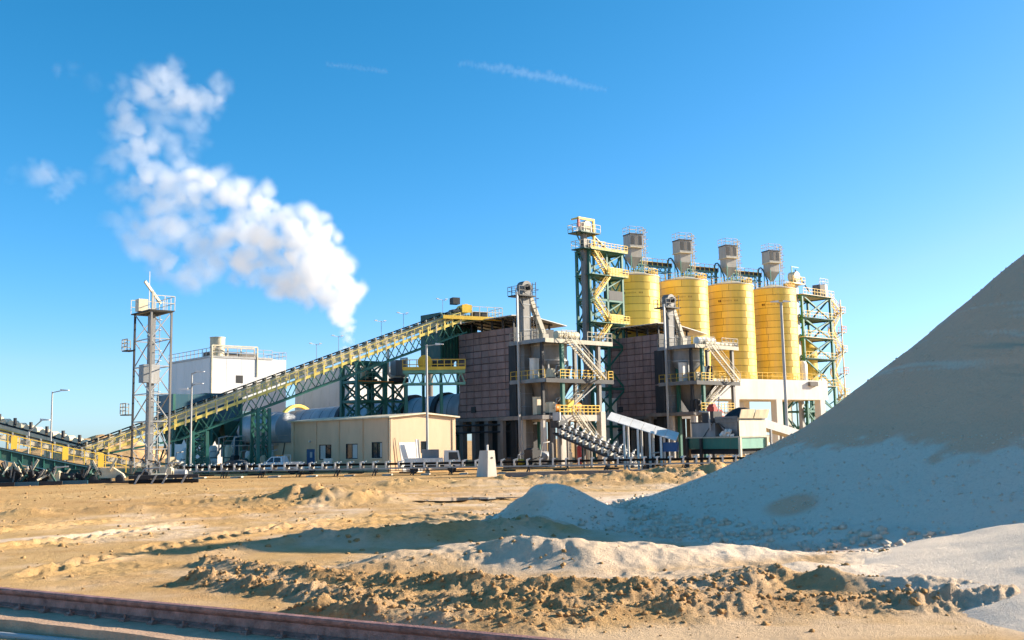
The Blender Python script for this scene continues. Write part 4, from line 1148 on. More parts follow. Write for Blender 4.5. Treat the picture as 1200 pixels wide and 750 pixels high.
# lower concrete floor under the decks
for F_, zz, lab in ((AF, az0, 'concrete plinth floor under the first access tower'), (CF, cz0, 'concrete plinth floor under the second access tower')):
    t = thing('plinth_floor', lab, 'platform', F_)
    c = MB(); c.box((-0.2, 0.6, zz - 0.5), (4.6, 9.0, zz - 0.01)); c.obj('slab', M_DCONC, t)
    for k, (xx, yy) in enumerate(((0.1, 0.8), (1.6, 0.8), (3.2, 0.8), (4.2, 0.8), (0.1, 4.5), (0.1, 8.3))):
        c = MB(); c.box((xx, yy, -0.2), (xx + 0.5, yy + 0.5, zz - 0.5)); c.obj('post', M_DCONC if k % 2 else M_CONC, t)
for F_, za, zb_, zc_, lab in ((AF, az0, az1, az2, 'added dark backing that stands for shade behind the first access tower'), (CF, cz0, cz1, cz2, 'added dark backing that stands for shade behind the second access tower')):
    t = thing('shade_backing', lab, 'shade backing', F_)  # added dark boxes, put in to darken the tower interior
    c = MB(); c.box((1.6, 6.4, 0), (4.4, 8.6, za - .52)); c.obj('lower_shade_box', M_DARK, t)
    c = MB(); c.box((1.5, 6.2, za), (4.4, 8.6, zb_ - .2)); c.obj('middle_shade_box', M_DARK, t)
    c = MB(); c.box((1.5, 6.6, zb_), (4.4, 8.6, zc_ - .2)); c.obj('upper_shade_box', M_DARK, t)
    for k, (x_, z_, h_) in enumerate(((1.0, za + .3, 2.6), (1.9, za + .1, 1.5), (2.8, za + .4, 3.0), (1.2, zb_ + .2, 2.4), (2.2, zb_ + .3, 3.2), (3.4, za + .2, 2.0))):
        c = MB(); c.pipe([(x_, 6.05, z_), (x_, 5.8, z_ + .3), (x_, 5.8, z_ + h_), (x_ + .5, 5.9, z_ + h_ + .3)], .09 + .04 * (k % 3)); c.obj('pipe_run', (M_LGREY, M_RED, M_CREAM)[k % 3], t, smooth=50)
# inclined chutes under the bins
for F_, zt_, zb_, lab, xx in ((AF, az2 - 3.2, az1 + 0.2, 'white slanting chute below the bin of the first access tower', 4.3), (CF, cz2 - 2.8, cz1 + 0.2, 'white slanting chute below the bin of the second access tower', 3.2)):
    t = thing('chute', lab, 'chute', Frame(F_.w(xx, 1.2, 0), GA))
    c = MB(); c.hexa([(-1.5, -0.35, zb_), (-0.6, -0.35, zb_), (-0.6, 0.35, zb_), (-1.5, 0.35, zb_), (0.2, -0.35, zt_), (1.0, -0.35, zt_), (1.0, 0.35, zt_), (0.2, 0.35, zt_)]); c.obj('duct', M_WHITE, t)
    c = MB(); c.beam((-0.2, -0.5, zb_), (0.5, -0.5, zt_), 0.25); c.beam((0.9, -0.5, zb_), (1.0, -0.5, zt_), 0.2); c.obj('hanger', M_DARK, t)
# hoppers under the first and second lower floors (big slanted dark duct)
for F_, zt_, zb_, lab in ((AF, az1 - 0.3, az0 + 0.3, 'dark tapered discharge hopper between the decks of the first tower'), (CF, cz1 - 0.3, cz0 + 0.3, 'dark tapered discharge hopper between the decks of the second tower')):
    t = thing('discharge_hopper', lab, 'hopper', Frame(F_.w(4.2, 4.0, 0), GA))
    c = MB(); c.hexa([(-0.6, -0.6, zb_), (0.6, -0.6, zb_), (0.6, 0.6, zb_), (-0.6, 0.6, zb_), (-2.2, -2.0, zt_), (2.2, -2.0, zt_), (2.2, 2.0, zt_), (-2.2, 2.0, zt_)]); c.obj('hopper_shell', M_DCONC, t)
    c = MB(); c.beam((-2.2, -2.1, zb_), (2.2, -2.1, zt_), 0.16); c.obj('brace', M_DARK, t)
# bins on the top deck
for F_, zz, lab, n0, x0_ in ((AF, az2, 'cream sealed screw conveyor trough along the top deck of the first tower', 4, 2.6), (CF, cz2, 'white sealed screw conveyor trough along the top deck of the second tower', 4, 1.4)):
    t = thing('screw_trough', lab, 'conveyor', Frame(F_.w(x0_, 0.9, zz), GA))
    for k in range(n0):
        c = MB(); c.lathe([(0.5, k * 0.95), (0.5, k * 0.95 + 0.85)], (0, 0, 0.62), 14, (1, 0, 0)); c.obj('trough_section', M_WHITE if F_ is CF else M_CREAM, t, smooth=35)
        c = MB(); c.box((k * .95 + .3, -.4, 0), (k * .95 + .5, .4, .3)); c.obj('saddle', M_GREY, t)
t = thing('duct_line', 'pale horizontal duct with a flanged end on the second tower top deck', 'duct', Frame(CF.w(cx0 + 0.8, 0.4, cz2 + 0.25), GA))
c = MB(); c.tube((0, 0, 0), (cx1 - cx0 - 0.4, 0, 0), 0.32, n=12); c.obj('duct_pipe', M_CREAM, t, smooth=40)
c = MB(); c.tube((cx1 - cx0 - 0.4, 0, 0), (cx1 - cx0 + 0.3, 0, 0), 0.42, n=12); c.obj('flanged_end', M_DARK, t, smooth=40)
c = MB(); [c.box((q, -0.2, -0.26), (q + 0.2, 0.2, -0.2)) for q in (0.5, 2.0)]; c.obj('saddle', M_GREY, t)

# ------------------------------------------------------------------ tan office building
HF = frame_at(457, 515, 109)
hz = HF.z(489, 0, 0)
HLx = HF.x(534, 0, 3); HLy = HF.y(341, 0, 3)
hb = thing('office_building', 'single storey tan rendered building with low gable and dark windows', 'building', HF)
def wall_with_holes(c, L, H, holes, th=0.25, along='x'):
    xs = sorted({0, L} | {h[0] for h in holes} | {h[1] for h in holes}); zs = sorted({-0.2, H} | {h[2] for h in holes} | {h[3] for h in holes})
    for a, b in zip(xs[:-1], xs[1:]):
        for p, q in zip(zs[:-1], zs[1:]):
            if any(h[0] <= (a + b) / 2 <= h[1] and h[2] <= (p + q) / 2 <= h[3] for h in holes): continue
            if along == 'x': c.box((a, 0, p), (b, th, q))
            else: c.box((0, a, p), (th, b, q))
lh = []
for pa, pb, ya, yb in ((371, 391, 521, 539), (402, 422, 520, 538), (432, 451, 518, 537)):
    y0_, y1_ = HF.y(pb, 0, 2), HF.y(pa, 0, 2)
    y0_ += 0.5; y1_ -= 0.6
    lh.append((y0_, y1_, HF.z(yb, 0, (y0_ + y1_) / 2), HF.z(ya, 0, (y0_ + y1_) / 2)))
dy0, dy1 = HF.y(369, 0, 1.5), HF.y(359, 0, 1.5)
lh.append((dy0, dy1, 0.0, 2.5))
c = MB(); wall_with_holes(c, HLy, hz, lh, along='y'); c.obj('long_wall', M_RENDER, hb)
rx0, rx1 = HF.x(493, 0, 2), HF.x(501, 0, 2)
rh = [(rx0, rx1, HF.z(531, rx0, 0), HF.z(517, rx0, 0))]
c = MB(); c.prism([(0.25, hz - 0.01), (HLx, hz - 0.01), (HLx / 2, hz + 0.32)], 0.003, 0.25)
cw = MB()
xs = [0.252] + [rx0, rx1] + [HLx]
for a, b in zip(xs[:-1], xs[1:]):
    if a == rx0:
        cw.box((a, 0, -0.2), (b, 0.25, rh[0][2])); cw.box((a, 0, rh[0][3]), (b, 0.25, hz - .012))
    else: cw.box((a, 0, -0.2), (b, 0.25, hz - .012))
c.obj('gable', M_RENDER, hb); cw.obj('gable_wall', M_RENDER, hb)
c = MB(); c.box((HLx - 0.25, 0.25, -0.2), (HLx, HLy, hz - .02)); c.box((0.25, HLy - 0.25, -0.2), (HLx - 0.25, HLy, hz - .02)); c.obj('rear_wall', M_RENDER, hb)
c = MB()
for sx in (0, 1):
    a = (-0.35, hz - 0.05) if sx == 0 else (HLx + 0.35, hz - 0.05)
    b = (HLx / 2, hz + 0.36)
    c.hexa([(min(a[0], b[0]), -0.4, a[1] if sx == 0 else b[1]), (max(a[0], b[0]), -0.4, b[1] if sx == 0 else a[1]), (max(a[0], b[0]), HLy + 0.3, b[1] if sx == 0 else a[1]), (min(a[0], b[0]), HLy + 0.3, a[1] if sx == 0 else b[1]),
            (min(a[0], b[0]), -0.4, (a[1] if sx == 0 else b[1]) + .16), (max(a[0], b[0]), -0.4, (b[1] if sx == 0 else a[1]) + .16), (max(a[0], b[0]), HLy + 0.3, (b[1] if sx == 0 else a[1]) + .16), (min(a[0], b[0]), HLy + 0.3, (a[1] if sx == 0 else b[1]) + .16)])
c.obj('roof', M_CREAM, hb)
# pilasters between bays
for px in (345, 371.5, 398, 426, 455.5):
    yy = min(max(HF.y(px, 0, 3), 0.05), HLy - 0.35)
    c = MB(); c.box((-0.12, yy, -0.2), (-0.002, yy + 0.3, hz - 0.06)); c.obj('pilaster', M_RENDER, hb)
for xx in (0.02, HLx - 0.5):
    c = MB(); c.box((xx, -0.1, -0.2), (xx + 0.28, -0.002, hz - 0.06)); c.obj('pilaster', M_RENDER, hb)
for i, (a, b, p, q) in enumerate(lh[:3]):
    w_ = MB(); w_.box((0.1, a, p), (0.13, b, q)); wo = w_.obj('window', M_GLASS, hb)
    fz = MB(); t_ = 0.07
    fz.box((0.0, a, p), (0.16, a + t_, q)); fz.box((0.0, b - t_, p), (0.16, b, q)); fz.box((0, a + t_, p), (.16, b - t_, p + t_)); fz.box((0, a + t_, q - t_), (.16, b - t_, q)); fz.box((0.04, (a + b) / 2 - .03, p + t_), (.15, (a + b) / 2 + .03, q - t_))
    fz.obj('window_frame', M_DARK, wo)
    bl = MB(); s0, s1 = ((a + b) / 2 + .06, b - .12) if i == 0 else (((a + .12), (a + b) / 2 - .06) if i == 1 else (a + .2, a + .5))
    bl.box((0.085, s0, p + .1), (0.098, s1, q - .1)); bl.obj('blind', M_CURT, wo)
    sl = MB(); sl.box((-0.1, a - .08, p - .09), (0.0, b + .08, p - 0.002)); sl.obj('window_sill', M_CREAM, wo)
a, b, p, q = rh[0]
w_ = MB(); w_.box((a, 0.1, p), (b, 0.13, q)); wo = w_.obj('window', M_GLASS, hb)
fz = MB(); fz.box((a, 0, p), (a + .07, .16, q)); fz.box((b - .07, 0, p), (b, .16, q)); fz.box((a + .07, 0, q - .07), (b - .07, .16, q)); fz.obj('window_frame', M_DARK, wo)
w_ = MB(); w_.box((0.08, dy0, 0), (0.14, dy1, 2.5)); do = w_.obj('door', M_BLUE, hb)
w_ = MB(); w_.box((0.06, (dy0 + dy1) / 2 - .25, 1.5), (0.079, (dy0 + dy1) / 2 + .25, 2.15)); w_.obj('door_pane', M_CURT, do)
w_ = MB(); w_.lathe([(0.0, 0), (0.14, 0.05), (0.16, 0.16), (0.05, 0.24)], (-0.12, (dy0 + dy1) / 2, 3.25), 12); w_.obj('wall_lamp', M_LAMP, hb, smooth=50)
w_ = MB(); w_.tube((-0.06, -0.0, hz - .1), (-0.06, -0.0, 0), 0.07, n=8); w_.obj('downpipe', M_CREAM, hb)
w_ = MB(); w_.beam((0.55, -0.1, 3.6), (1.0, -0.12, 0.2), 0.05); w_.obj('roof_cable', M_DARK, hb)
# lower annex at the back end
f = HF.sub(0, HLy + 0.02)
ax = thing('annex_building', 'low plain annex joined to the back end of the tan building', 'building', f)
ah = f.z(519, 0, 2)
al = max(f.y(318, 0, 2), 3.0)
c = MB(); c.box((0.3, 0, -0.2), (6, al, ah)); c.obj('wall', M_RENDER, ax)
c = MB(); c.box((0.1, -0.0, ah + .002), (6.2, al + 0.2, ah + 0.18)); c.obj('roof', M_DCONC, ax)
c = MB(); c.beam((0.25, al * 0.4, ah), (0.2, al * 0.55, 1.0), 0.08); c.obj('downpipe', M_DARK, ax)

# white panels and doors leaning by the gable
for (px, w_, h_, ang, lab) in ((479, 2.6, 3.1, 8, 'wide white board leaning against the tan gable wall'), (487, 0.5, 3.4, 3, 'narrow white board standing beside the gable window')):
    f = frame_at(px, 530, 108.2)
    t = thing('leaning_board', lab, 'board', f)
    c = MB(); dx = math.tan(RAD(ang)) * h_
    c.hexa([(-w_ / 2 + .2, -0.5, 0), (w_ / 2 + .1, -0.5, 0), (w_ / 2 + .1, -0.44, 0), (-w_ / 2 + .2, -0.44, 0), (-w_ / 2, -0.5 + dx, h_), (w_ / 2 - .1, -0.5 + dx, h_), (w_ / 2 - .1, -.44 + dx, h_), (-w_ / 2, -.44 + dx, h_)])
    c.obj('panel', M_WHITE, t)
    c = MB(); c.beam((-w_ / 2 + .2, -.53, 0.1), (-w_ / 2 + .02, -.53 + dx, h_), .06); c.beam((w_ / 2 + .05, -.53, 0.1), (w_ / 2 - .12, -.53 + dx, h_), .06); c.obj('batten', M_LGREY, t)
# ------------------------------------------------------------------ long inclined conveyor
ca = P(96, 520, 112); cb = P(543, 359, 134)
cd = Vector((cb.x - ca.x, cb.y - ca.y, 0)); CL = cd.length
CVF = Frame((ca.x, ca.y, 0), math.atan2(cd.y, cd.x))
def cz(x): return ca.z + (cb.z - ca.z) * x / CL
ic = thing('inclined_conveyor', 'long inclined belt conveyor with yellow walkway rising over the tan building', 'conveyor', CVF)
def zp(x, y, dz): return (x, y, cz(x) + dz)
c = MB(); c.hexa([zp(-1, 0.1, -0.12), zp(CL, 0.1, -0.12), zp(CL, 1.3, -0.12), zp(-1, 1.3, -0.12), zp(-1, 0.1, 0.0), zp(CL, 0.1, 0.0), zp(CL, 1.3, 0.0), zp(-1, 1.3, 0.0)]); c.obj('belt', M_BELT, ic)
c = MB(); c.hexa([zp(0, -0.12, -1.3), zp(CL, -0.12, -1.3), zp(CL, 0.0, -1.3), zp(0, 0.0, -1.3), zp(0, -0.12, -0.38), zp(CL, -0.12, -0.38), zp(CL, 0.0, -0.38), zp(0, 0.0, -0.38)]); c.obj('stringer', M_CREAM, ic)
c = MB(); c.hexa([zp(0, 1.4, -0.9), zp(CL, 1.4, -0.9), zp(CL, 1.5, -0.9), zp(0, 1.5, -0.9), zp(0, 1.4, -0.3), zp(CL, 1.4, -0.3), zp(CL, 1.5, -0.3), zp(0, 1.5, -0.3)]); c.obj('stringer', M_CREAM, ic)
idm = MB()
idm.beam((0, -0.22, -0.95), (0, -0.22, -0.05), 0.1); idm.beam((0, 1.5, -0.95), (0, 1.5, -0.05), 0.1); idm.beam((0, -0.22, -0.4), (0, 1.5, -0.4), 0.1)
idm.tube((0, -0.15, -0.06), (0, 0.35, -0.26), 0.09, n=6); idm.tube((0, 0.35, -0.26), (0, 0.95, -0.26), 0.09, n=6); idm.tube((0, 0.95, -0.26), (0, 1.45, -0.06), 0.09, n=6)
idm.beam((-0.02, -0.22, -0.95), (0.45, -0.22, -0.4), 0.08)
IDL = idm.mesh('idler_frame'); IDL.materials.append(M_CREAM)
n = int(CL / 1.15)
for k in range(n):
    o = link('idler_frame', IDL, M_CREAM, ic); o.location = zp(0.5 + k * 1.15, 0, 0)
c = MB(); c.hexa([zp(0, -1.15, -1.72), zp(CL, -1.15, -1.72), zp(CL, 1.5, -1.72), zp(0, 1.5, -1.72), zp(0, -1.15, -1.66), zp(CL, -1.15, -1.66), zp(CL, 1.5, -1.66), zp(0, 1.5, -1.66)]); c.obj('walkway', M_GREY, ic)
c = MB(); c.rail([zp(0, -1.1, -1.66), zp(CL - 1, -1.1, -1.66)], 1.05, 1.15, 0.085, 1); c.obj('handrail', M_PYEL, ic)
c = MB(); c.hexa([zp(0, -1.2, -1.9), zp(CL, -1.2, -1.9), zp(CL, -1.14, -1.9), zp(0, -1.14, -1.9), zp(0, -1.2, -1.56), zp(CL, -1.2, -1.56), zp(CL, -1.14, -1.56), zp(0, -1.14, -1.56)]); c.obj('toe_board', M_PYEL, ic)
c = MB()
for k in range(int(CL / 1.15)):
    b3 = MB(); xq = .3 + k * 1.15; b3.beam(zp(xq, -1.24, -2.15), zp(xq, -1.24, -.95), .16, .1); b3.obj('rail_bracket', M_PYEL if k % 3 else M_CREAM, ic)
p3 = MB(); p3.pipe([zp(0, -.35, -1.25), zp(CL * .5, -.35, -1.25), zp(CL, -.35, -1.25)], .1); p3.obj('service_pipe', M_WHITE, ic, smooth=50)
nb = int(CL / 1.9)
x0t = CL * 0.03
for yy in (-1.0, 1.4):
    c.beam(zp(x0t, yy, -1.85), zp(CL, yy, -1.85), 0.16); c.beam(zp(CL * 0.22, yy, -3.5), zp(CL, yy, -3.5), 0.18)
    c.beam(zp(x0t, yy, -1.85), zp(CL * 0.22, yy, -3.5), 0.16)
    for k in range(int(CL * 0.22 / 1.9), nb):
        a = k * 1.9; b = min(CL, a + 1.9)
        c.beam(zp(a, yy, -3.5), zp((a + b) / 2, yy, -1.85), 0.1); c.beam(zp((a + b) / 2, yy, -1.85), zp(b, yy, -3.5), 0.1)
c.obj('truss_frame', M_GREEN, ic)
# small floodlights on masts along it
for i, px in enumerate((371, 397, 447, 473, 519)):
    xx = CVF.x(px, 1.5, 12)
    xx = t_px(CVF.w(0, 1.5, ca.z + 1), CVF.u + Vector((0, 0, (cb.z - ca.z) / CL)), px)
    f = Frame(CVF.w(xx, 1.55, cz(xx) - 0.9), CVF.a)
    t = thing('flood_light', ['first small floodlight mast up the inclined conveyor', 'second small floodlight mast up the inclined conveyor', 'third small floodlight mast up the inclined conveyor', 'fourth small floodlight mast up the inclined conveyor', 'last small floodlight mast, near the conveyor head'][i], 'floodlight', f, 'floodlights along the inclined conveyor')
    c = MB(); c.beam((0, 0, 0), (0, 0, 2.7), 0.045); c.obj('mast', M_LGREY, t)
    c = MB(); c.beam((-0.75, 0, 2.76), (0.5, 0, 2.64), 0.06); c.obj('cross_arm', M_LAMP, t)
    for s_ in (-0.8, 0.45):
        c = MB(); c.box((s_ - .12, -.15, 2.76), (s_ + .2, .1, 2.87)); c.obj('lamp_head', M_LAMP, t)
# conveyor head with yellow drive guard and railing
hd = thing('drive_station', 'yellow drive drum and railed head deck at the top of the inclined conveyor', 'drive station', Frame(CVF.w(CL, 0, cb.z), CVF.a))
c = MB(); c.lathe([(0.0, -0.6), (.62, -0.55), (.62, 1.4), (0.0, 1.5)], (0.2, 0.0, -0.35), 20, (0, 1, 0)); c.box((-.5, -.7, -.9), (.9, -.55, .15)); c.obj('drum_guard', M_YEL, hd, smooth=40)
c = MB(); c.box((-1.9, -0.9, 0.15), (-0.9, 0.2, 1.0)); c.box((-2.0, -1.0, -0.9), (-0.9, 0.3, -0.6)); c.obj('drive_motor', M_DARK, hd)
c = MB(); c.box((-3.4, -1.4, -1.75), (5.2, 2.6, -1.5)); c.obj('head_deck', M_LGREEN, hd)
c = MB(); c.rail([(0.6, -1.35, -1.5), (5.1, -1.35, -1.5), (5.1, 2.5, -1.5)], 1.35, 1.0, 0.07); c.obj('handrail', M_CREAM, hd)
c = MB(); c.box((1.2, -0.9, -1.45), (3.2, 0.4, -0.75)); c.obj('gearbox', M_DARK, hd)
c = MB(); c.box((-3.6, -1.5, -1.92), (5.4, -1.4, -1.45)); c.obj('edge_girder', M_YEL, hd)
# dark green transfer house under the head
f = frame_at(516, 400, 138)
hx = f.x(560, 0, 14)
th = thing('transfer_house', 'dark green ribbed transfer house under the conveyor head', 'building', f)
tz1 = f.z(366, 0, 0); tz0 = f.z(419, 0, 0)
c = MB(); c.box((0, 0, tz0), (hx, 4.5, tz1)); c.obj('cladding', M_DGREEN, th)
for k in range(12):
    c = MB(); c.box((k * hx / 12 + .05, -0.09, tz0), (k * hx / 12 + .17, -.002, tz1)); c.obj('rib', M_GREEN, th)
for xx, yy in ((0.15, 0.15), (hx - .3, .15), (0.15, 4.2), (hx - .3, 4.2)):
    c = MB(); c.box((xx - .15, yy - .15, -0.2), (xx + .15, yy + .15, tz0)); c.obj('column', M_GREEN, th)
c = MB(); c.hexa([(0.6, 0.6, tz0 - 1.8), (1.6, 0.6, tz0 - 1.8), (1.6, 1.8, tz0 - 1.8), (.6, 1.8, tz0 - 1.8), (0.1, 0.1, tz0), (3, .1, tz0), (3, 3, tz0), (.1, 3, tz0)]); c.obj('hopper', M_GREY, th)

# trestles carrying the conveyor
def trestle(px, label, w, ztop_dz, style):
    xx = t_px(CVF.w(0, 0.2, ca.z - 3), CVF.u + Vector((0, 0, (cb.z - ca.z) / CL)), px)
    f = Frame(CVF.w(xx, -0.9, 0), CVF.a)
    t = thing('conveyor_trestle', label, 'trestle', f)
    zt = cz(xx) + ztop_dz
    zs = [-0.2] + [zt * k / 5 for k in range(1, 6)]
    for s_ in (-w / 2, w / 2):
        for yy, sp in ((0, -0.5), (2.3, 0.5)):
            c = MB(); c.beam((s_, yy + sp, -0.2), (s_, yy, zt), 0.36); c.obj('leg', M_GREEN, t)
    c = MB()
    for i in range(5):
        for yy in (0, 2.3):
            c.beam((-w / 2, yy, zs[i]), (w / 2, yy, zs[i + 1]), 0.13); c.beam((w / 2, yy, zs[i]), (-w / 2, yy, zs[i + 1]), 0.13)
        for s_ in (-w / 2, w / 2): c.beam((s_, 0, zs[i]), (s_, 2.3, zs[i + 1]), 0.13)
    c.obj('bracing', M_GREEN, t)
trestle(306, 'narrow dark green trestle beside the parked pickup', 1.35, -3.5, 'x')
trestle(232, 'low green trestle between the lamp post and the dark hoppers', 1.6, -3.4, 'x')

# broad green steel frame behind the tan building
f = frame_at(419, 460, 134)
x0 = f.x(451, 0, 12); x1 = f.x(475, 0, 12)
yl = f.y(401, 0, 12)
sf = thing('steel_frame_tower', 'broad dark green braced steel frame behind the tan roof', 'steel frame', f)
zz = [0, 4] + [f.z(py, 0, 0) for py in (494, 470, 447, 424)]
c = MB(); braced(c, 0, x0, 0, yl, zz, 0.5, 0.2, 0.34, 'x'); c.obj('main_bay', M_GREEN, sf)
c = MB(); braced(c, x0 + 0.02, x1, 0.02, 3, zz[:-1], 0.32, 0.18, 0.25, 'x', 'fr'); c.obj('side_bay', M_GREEN, sf)
c = MB(); c.box((0, -0.3, zz[-2]), (x1, yl, zz[-2] + 0.12)); c.obj('deck', M_ORANGE, sf)
c = MB(); c.rail([(0, -0.25, zz[-2] + .12), (x0, -0.25, zz[-2] + .12)], 1.1, 1.0, 0.06); c.obj('handrail', M_LGREEN, sf)
machine('drive_unit', 'dark machine with cream gearbox on the orange deck of the green frame', 'machine', Frame(f.w(x0 * .5, 1.2, zz[-2] + .12), GA), 2.6, 1.4, 1.8, M_CREAM, M_DGREEN, 21)
# grey cabinet and duct on its shoulder
t = thing('filter_cabinet', 'grey filter cabinet with white duct beside the yellow bridge rail', 'cabinet', Frame(f.w(f.x(466, 0, 15), 0, zz[-2] + 0.3), GA))
c = MB(); c.box((-0.7, -0.6, 0.6), (0.9, 0.8, 2.7)); c.obj('housing', M_GREY, t)
c = MB(); c.box((0.92, -0.6, 0.4), (1.25, 0.8, 3.1)); c.obj('side_plate', M_WHITE, t)
c = MB(); c.pipe([(-1.6, 0, 4.4), (-1.55, 0, 1.0), (-1.2, 0, 0.5), (-0.2, 0, 0.35), (0.6, 0, 0.6)], 0.22); c.obj('duct', M_WHITE, t, smooth=50)
c = MB(); c.box((-0.9, -0.7, -0.3), (1.3, 0.9, 0.3)); c.obj('base_frame', M_DARK, t)
# yellow railed bridge from the frame to the first shaft
f = frame_at(472, 440, 130, RAD(4))
bx = f.x(545, 0, 13)
zd = f.z(434, 0, 0); zb2 = f.z(450, 0, 0)
bt = thing('pipe_bridge', 'green truss bridge with yellow railing and round motor guard beside the first shaft', 'bridge', f)
c = MB()
for yy in (0, 2.2):
    c.beam((0, yy, zd - .2), (bx, yy, zd - .2), 0.26, 0.4); c.beam((0, yy, zb2), (bx, yy, zb2), 0.24)
    for k in range(7):
        a, b = bx * k / 7, bx * (k + 1) / 7
        c.beam((a, yy, zb2), ((a + b) / 2, yy, zd - .3), .12); c.beam(((a + b) / 2, yy, zd - .3), (b, yy, zb2), .12)
c.obj('truss_frame', M_LGREEN, bt)
c = MB(); c.box((0, -0.3, zd), (bx, 2.4, zd + .1)); c.obj('deck', M_YEL, bt)
c = MB(); c.rail([(0, -0.25, zd + .1), (bx, -0.25, zd + .1)], 1.2, 0.9, 0.09, 1, 0.3); c.obj('handrail', M_YEL, bt)
c = MB(); c.lathe([(0, -0.4), (0.95, -0.4), (0.95, 0.5), (0, 0.5)], (f.x(498, 0.6, zd + 1), 0.6, zd + 1.0), 18, (0, 1, 0)); c.obj('motor_guard', M_YEL, bt, smooth=30)
c = MB(); c.box((f.x(506, 1, zd), 0.8, zd + .1), (f.x(532, 1, zd), 1.8, zd + 1.2)); c.obj('belt_housing', M_DARK, bt)
for q in (0.05, 0.62):
    for yy in (0.1, 2.1):
        c = MB(); c.beam((bx * q, yy, -0.2), (bx * q, yy, zb2), 0.34); c.obj('column', M_GREEN, bt)
# short stack that feeds the plume, hidden to its rim by the conveyor
f = frame_at(410, 430, 205)
t = thing('exhaust_stack', 'short steel exhaust stack at the foot of the steam plume', 'chimney', f)
c = MB(); c.lathe([(1.3, -0.2), (1.1, f.z(410, 0, 0))], n=20); c.obj('shaft', M_GREY, t, smooth=40)
c = MB(); c.lathe([(1.22, f.z(413, 0, 0)), (1.22, f.z(411.5, 0, 0))], n=20); c.obj('rim', M_DARK, t)
# distant chimney behind
f = frame_at(503, 420, 190)
ch = thing('chimney', 'slim brown chimney rising behind the yellow railed bridge', 'chimney', f)
c = MB(); c.lathe([(0.75, -0.2), (0.6, f.z(384, 0, 0))], n=18); c.obj('shaft', M_DCONC, ch, smooth=40)
c = MB(); c.lathe([(0.72, f.z(388, 0, 0)), (0.72, f.z(385.5, 0, 0))], n=18); c.obj('rim', M_GREY, ch)

# ------------------------------------------------------------------ rotary kiln and cooler behind the tan building
ka = P(540, 485, 143); kb = P(346, 502, 165)
kv = (kb - ka); KL = Vector((kv.x, kv.y, 0)).length
KF = Frame((ka.x, ka.y, 0), math.atan2(kv.y, kv.x))
kl = thing('rotary_kiln', 'long grey rotary kiln with tyre rings and a yellow gear guard', 'kiln', KF)
def kz(x): return ka.z + (kb.z - ka.z) * x / KL
KR = 2.85
axk = Vector((1, 0, (kb.z - ka.z) / KL))
c = MB(); c.lathe([(KR, -2), (KR, KL * 1.0)], (0, 0, ka.z), 36, axk); c.obj('kiln_shell', M_KILN, kl, smooth=40)
for q, w_, r_ in ((0.06, 0.9, 0.35), (0.24, 0.8, 0.5), (0.36, 0.9, 0.3), (0.62, 0.8, 0.35)):
    c = MB(); c.lathe([(KR, q * KL - .01), (KR + r_, q * KL), (KR + r_, q * KL + w_), (KR, q * KL + w_ + .01)], (0, 0, ka.z), 36, axk); c.obj('tyre_ring', M_DARK, kl, smooth=30)
c = MB()
for k in range(16): c.lathe([(KR + .02, k * KL / 16), (KR + .02, k * KL / 16 + .08)], (0, 0, ka.z), 36, axk, closed=False)
c.obj('weld_seam', M_DARK, kl)
gq = KL * 0.975
c = MB(); c.lathe([(KR + 0.5, gq), (KR + 0.95, gq), (KR + 0.95, gq + 0.7), (KR + .5, gq + .7), (KR + 0.5, gq)], (0, 0, ka.z), 36, axk, closed=False); c.obj('gear_guard', M_YEL, kl, smooth=30)
for q in (0.1, 0.4, 0.7, 0.95):
    c = MB(); c.box((q * KL - 1, -2, -0.2), (q * KL + 1, 2, kz(q * KL) - KR + .2)); c.obj('support_pier', M_DCONC, kl)
# kiln hood, cooler drum and dark hoppers at the left end
f = frame_at(330, 500, 150)
co = thing('cooler_drum', 'dark teal cooler drum with hood at the far end of the kiln', 'kiln', Frame(f.o, KF.a))
c = MB(); zc_ = P(300, 503, 152).z
c.lathe([(0.4, -2), (2.3, -1.4), (2.3, 0.4), (2.45, 0.5), (2.45, 3.6), (2.3, 3.7), (2.1, 7.8), (0.4, 8.2)], (0, 0, zc_), 32, (1, 0, 0)); c.obj('drum_shell', M_KILN, co, smooth=35)
c = MB(); c.hexa([(8.0, -2.2, zc_ - 4), (11.5, -2.2, zc_ - 4), (11.5, 2.2, zc_ - 4), (8.0, 2.2, zc_ - 4), (8, -2.4, zc_ + 2.8), (11.0, -2.4, zc_ + 1.6), (11.0, 2.4, zc_ + 1.6), (8, 2.4, zc_ + 2.8)]); c.obj('hood', M_TBLUE, co)
c = MB()
for q in (-0.5, 3.0, 7.0, 10):
    c.box((q, -1.8, -0.2), (q + .8, 1.8, zc_ - 2.2))
c.obj('support_pier', M_DCONC, co)
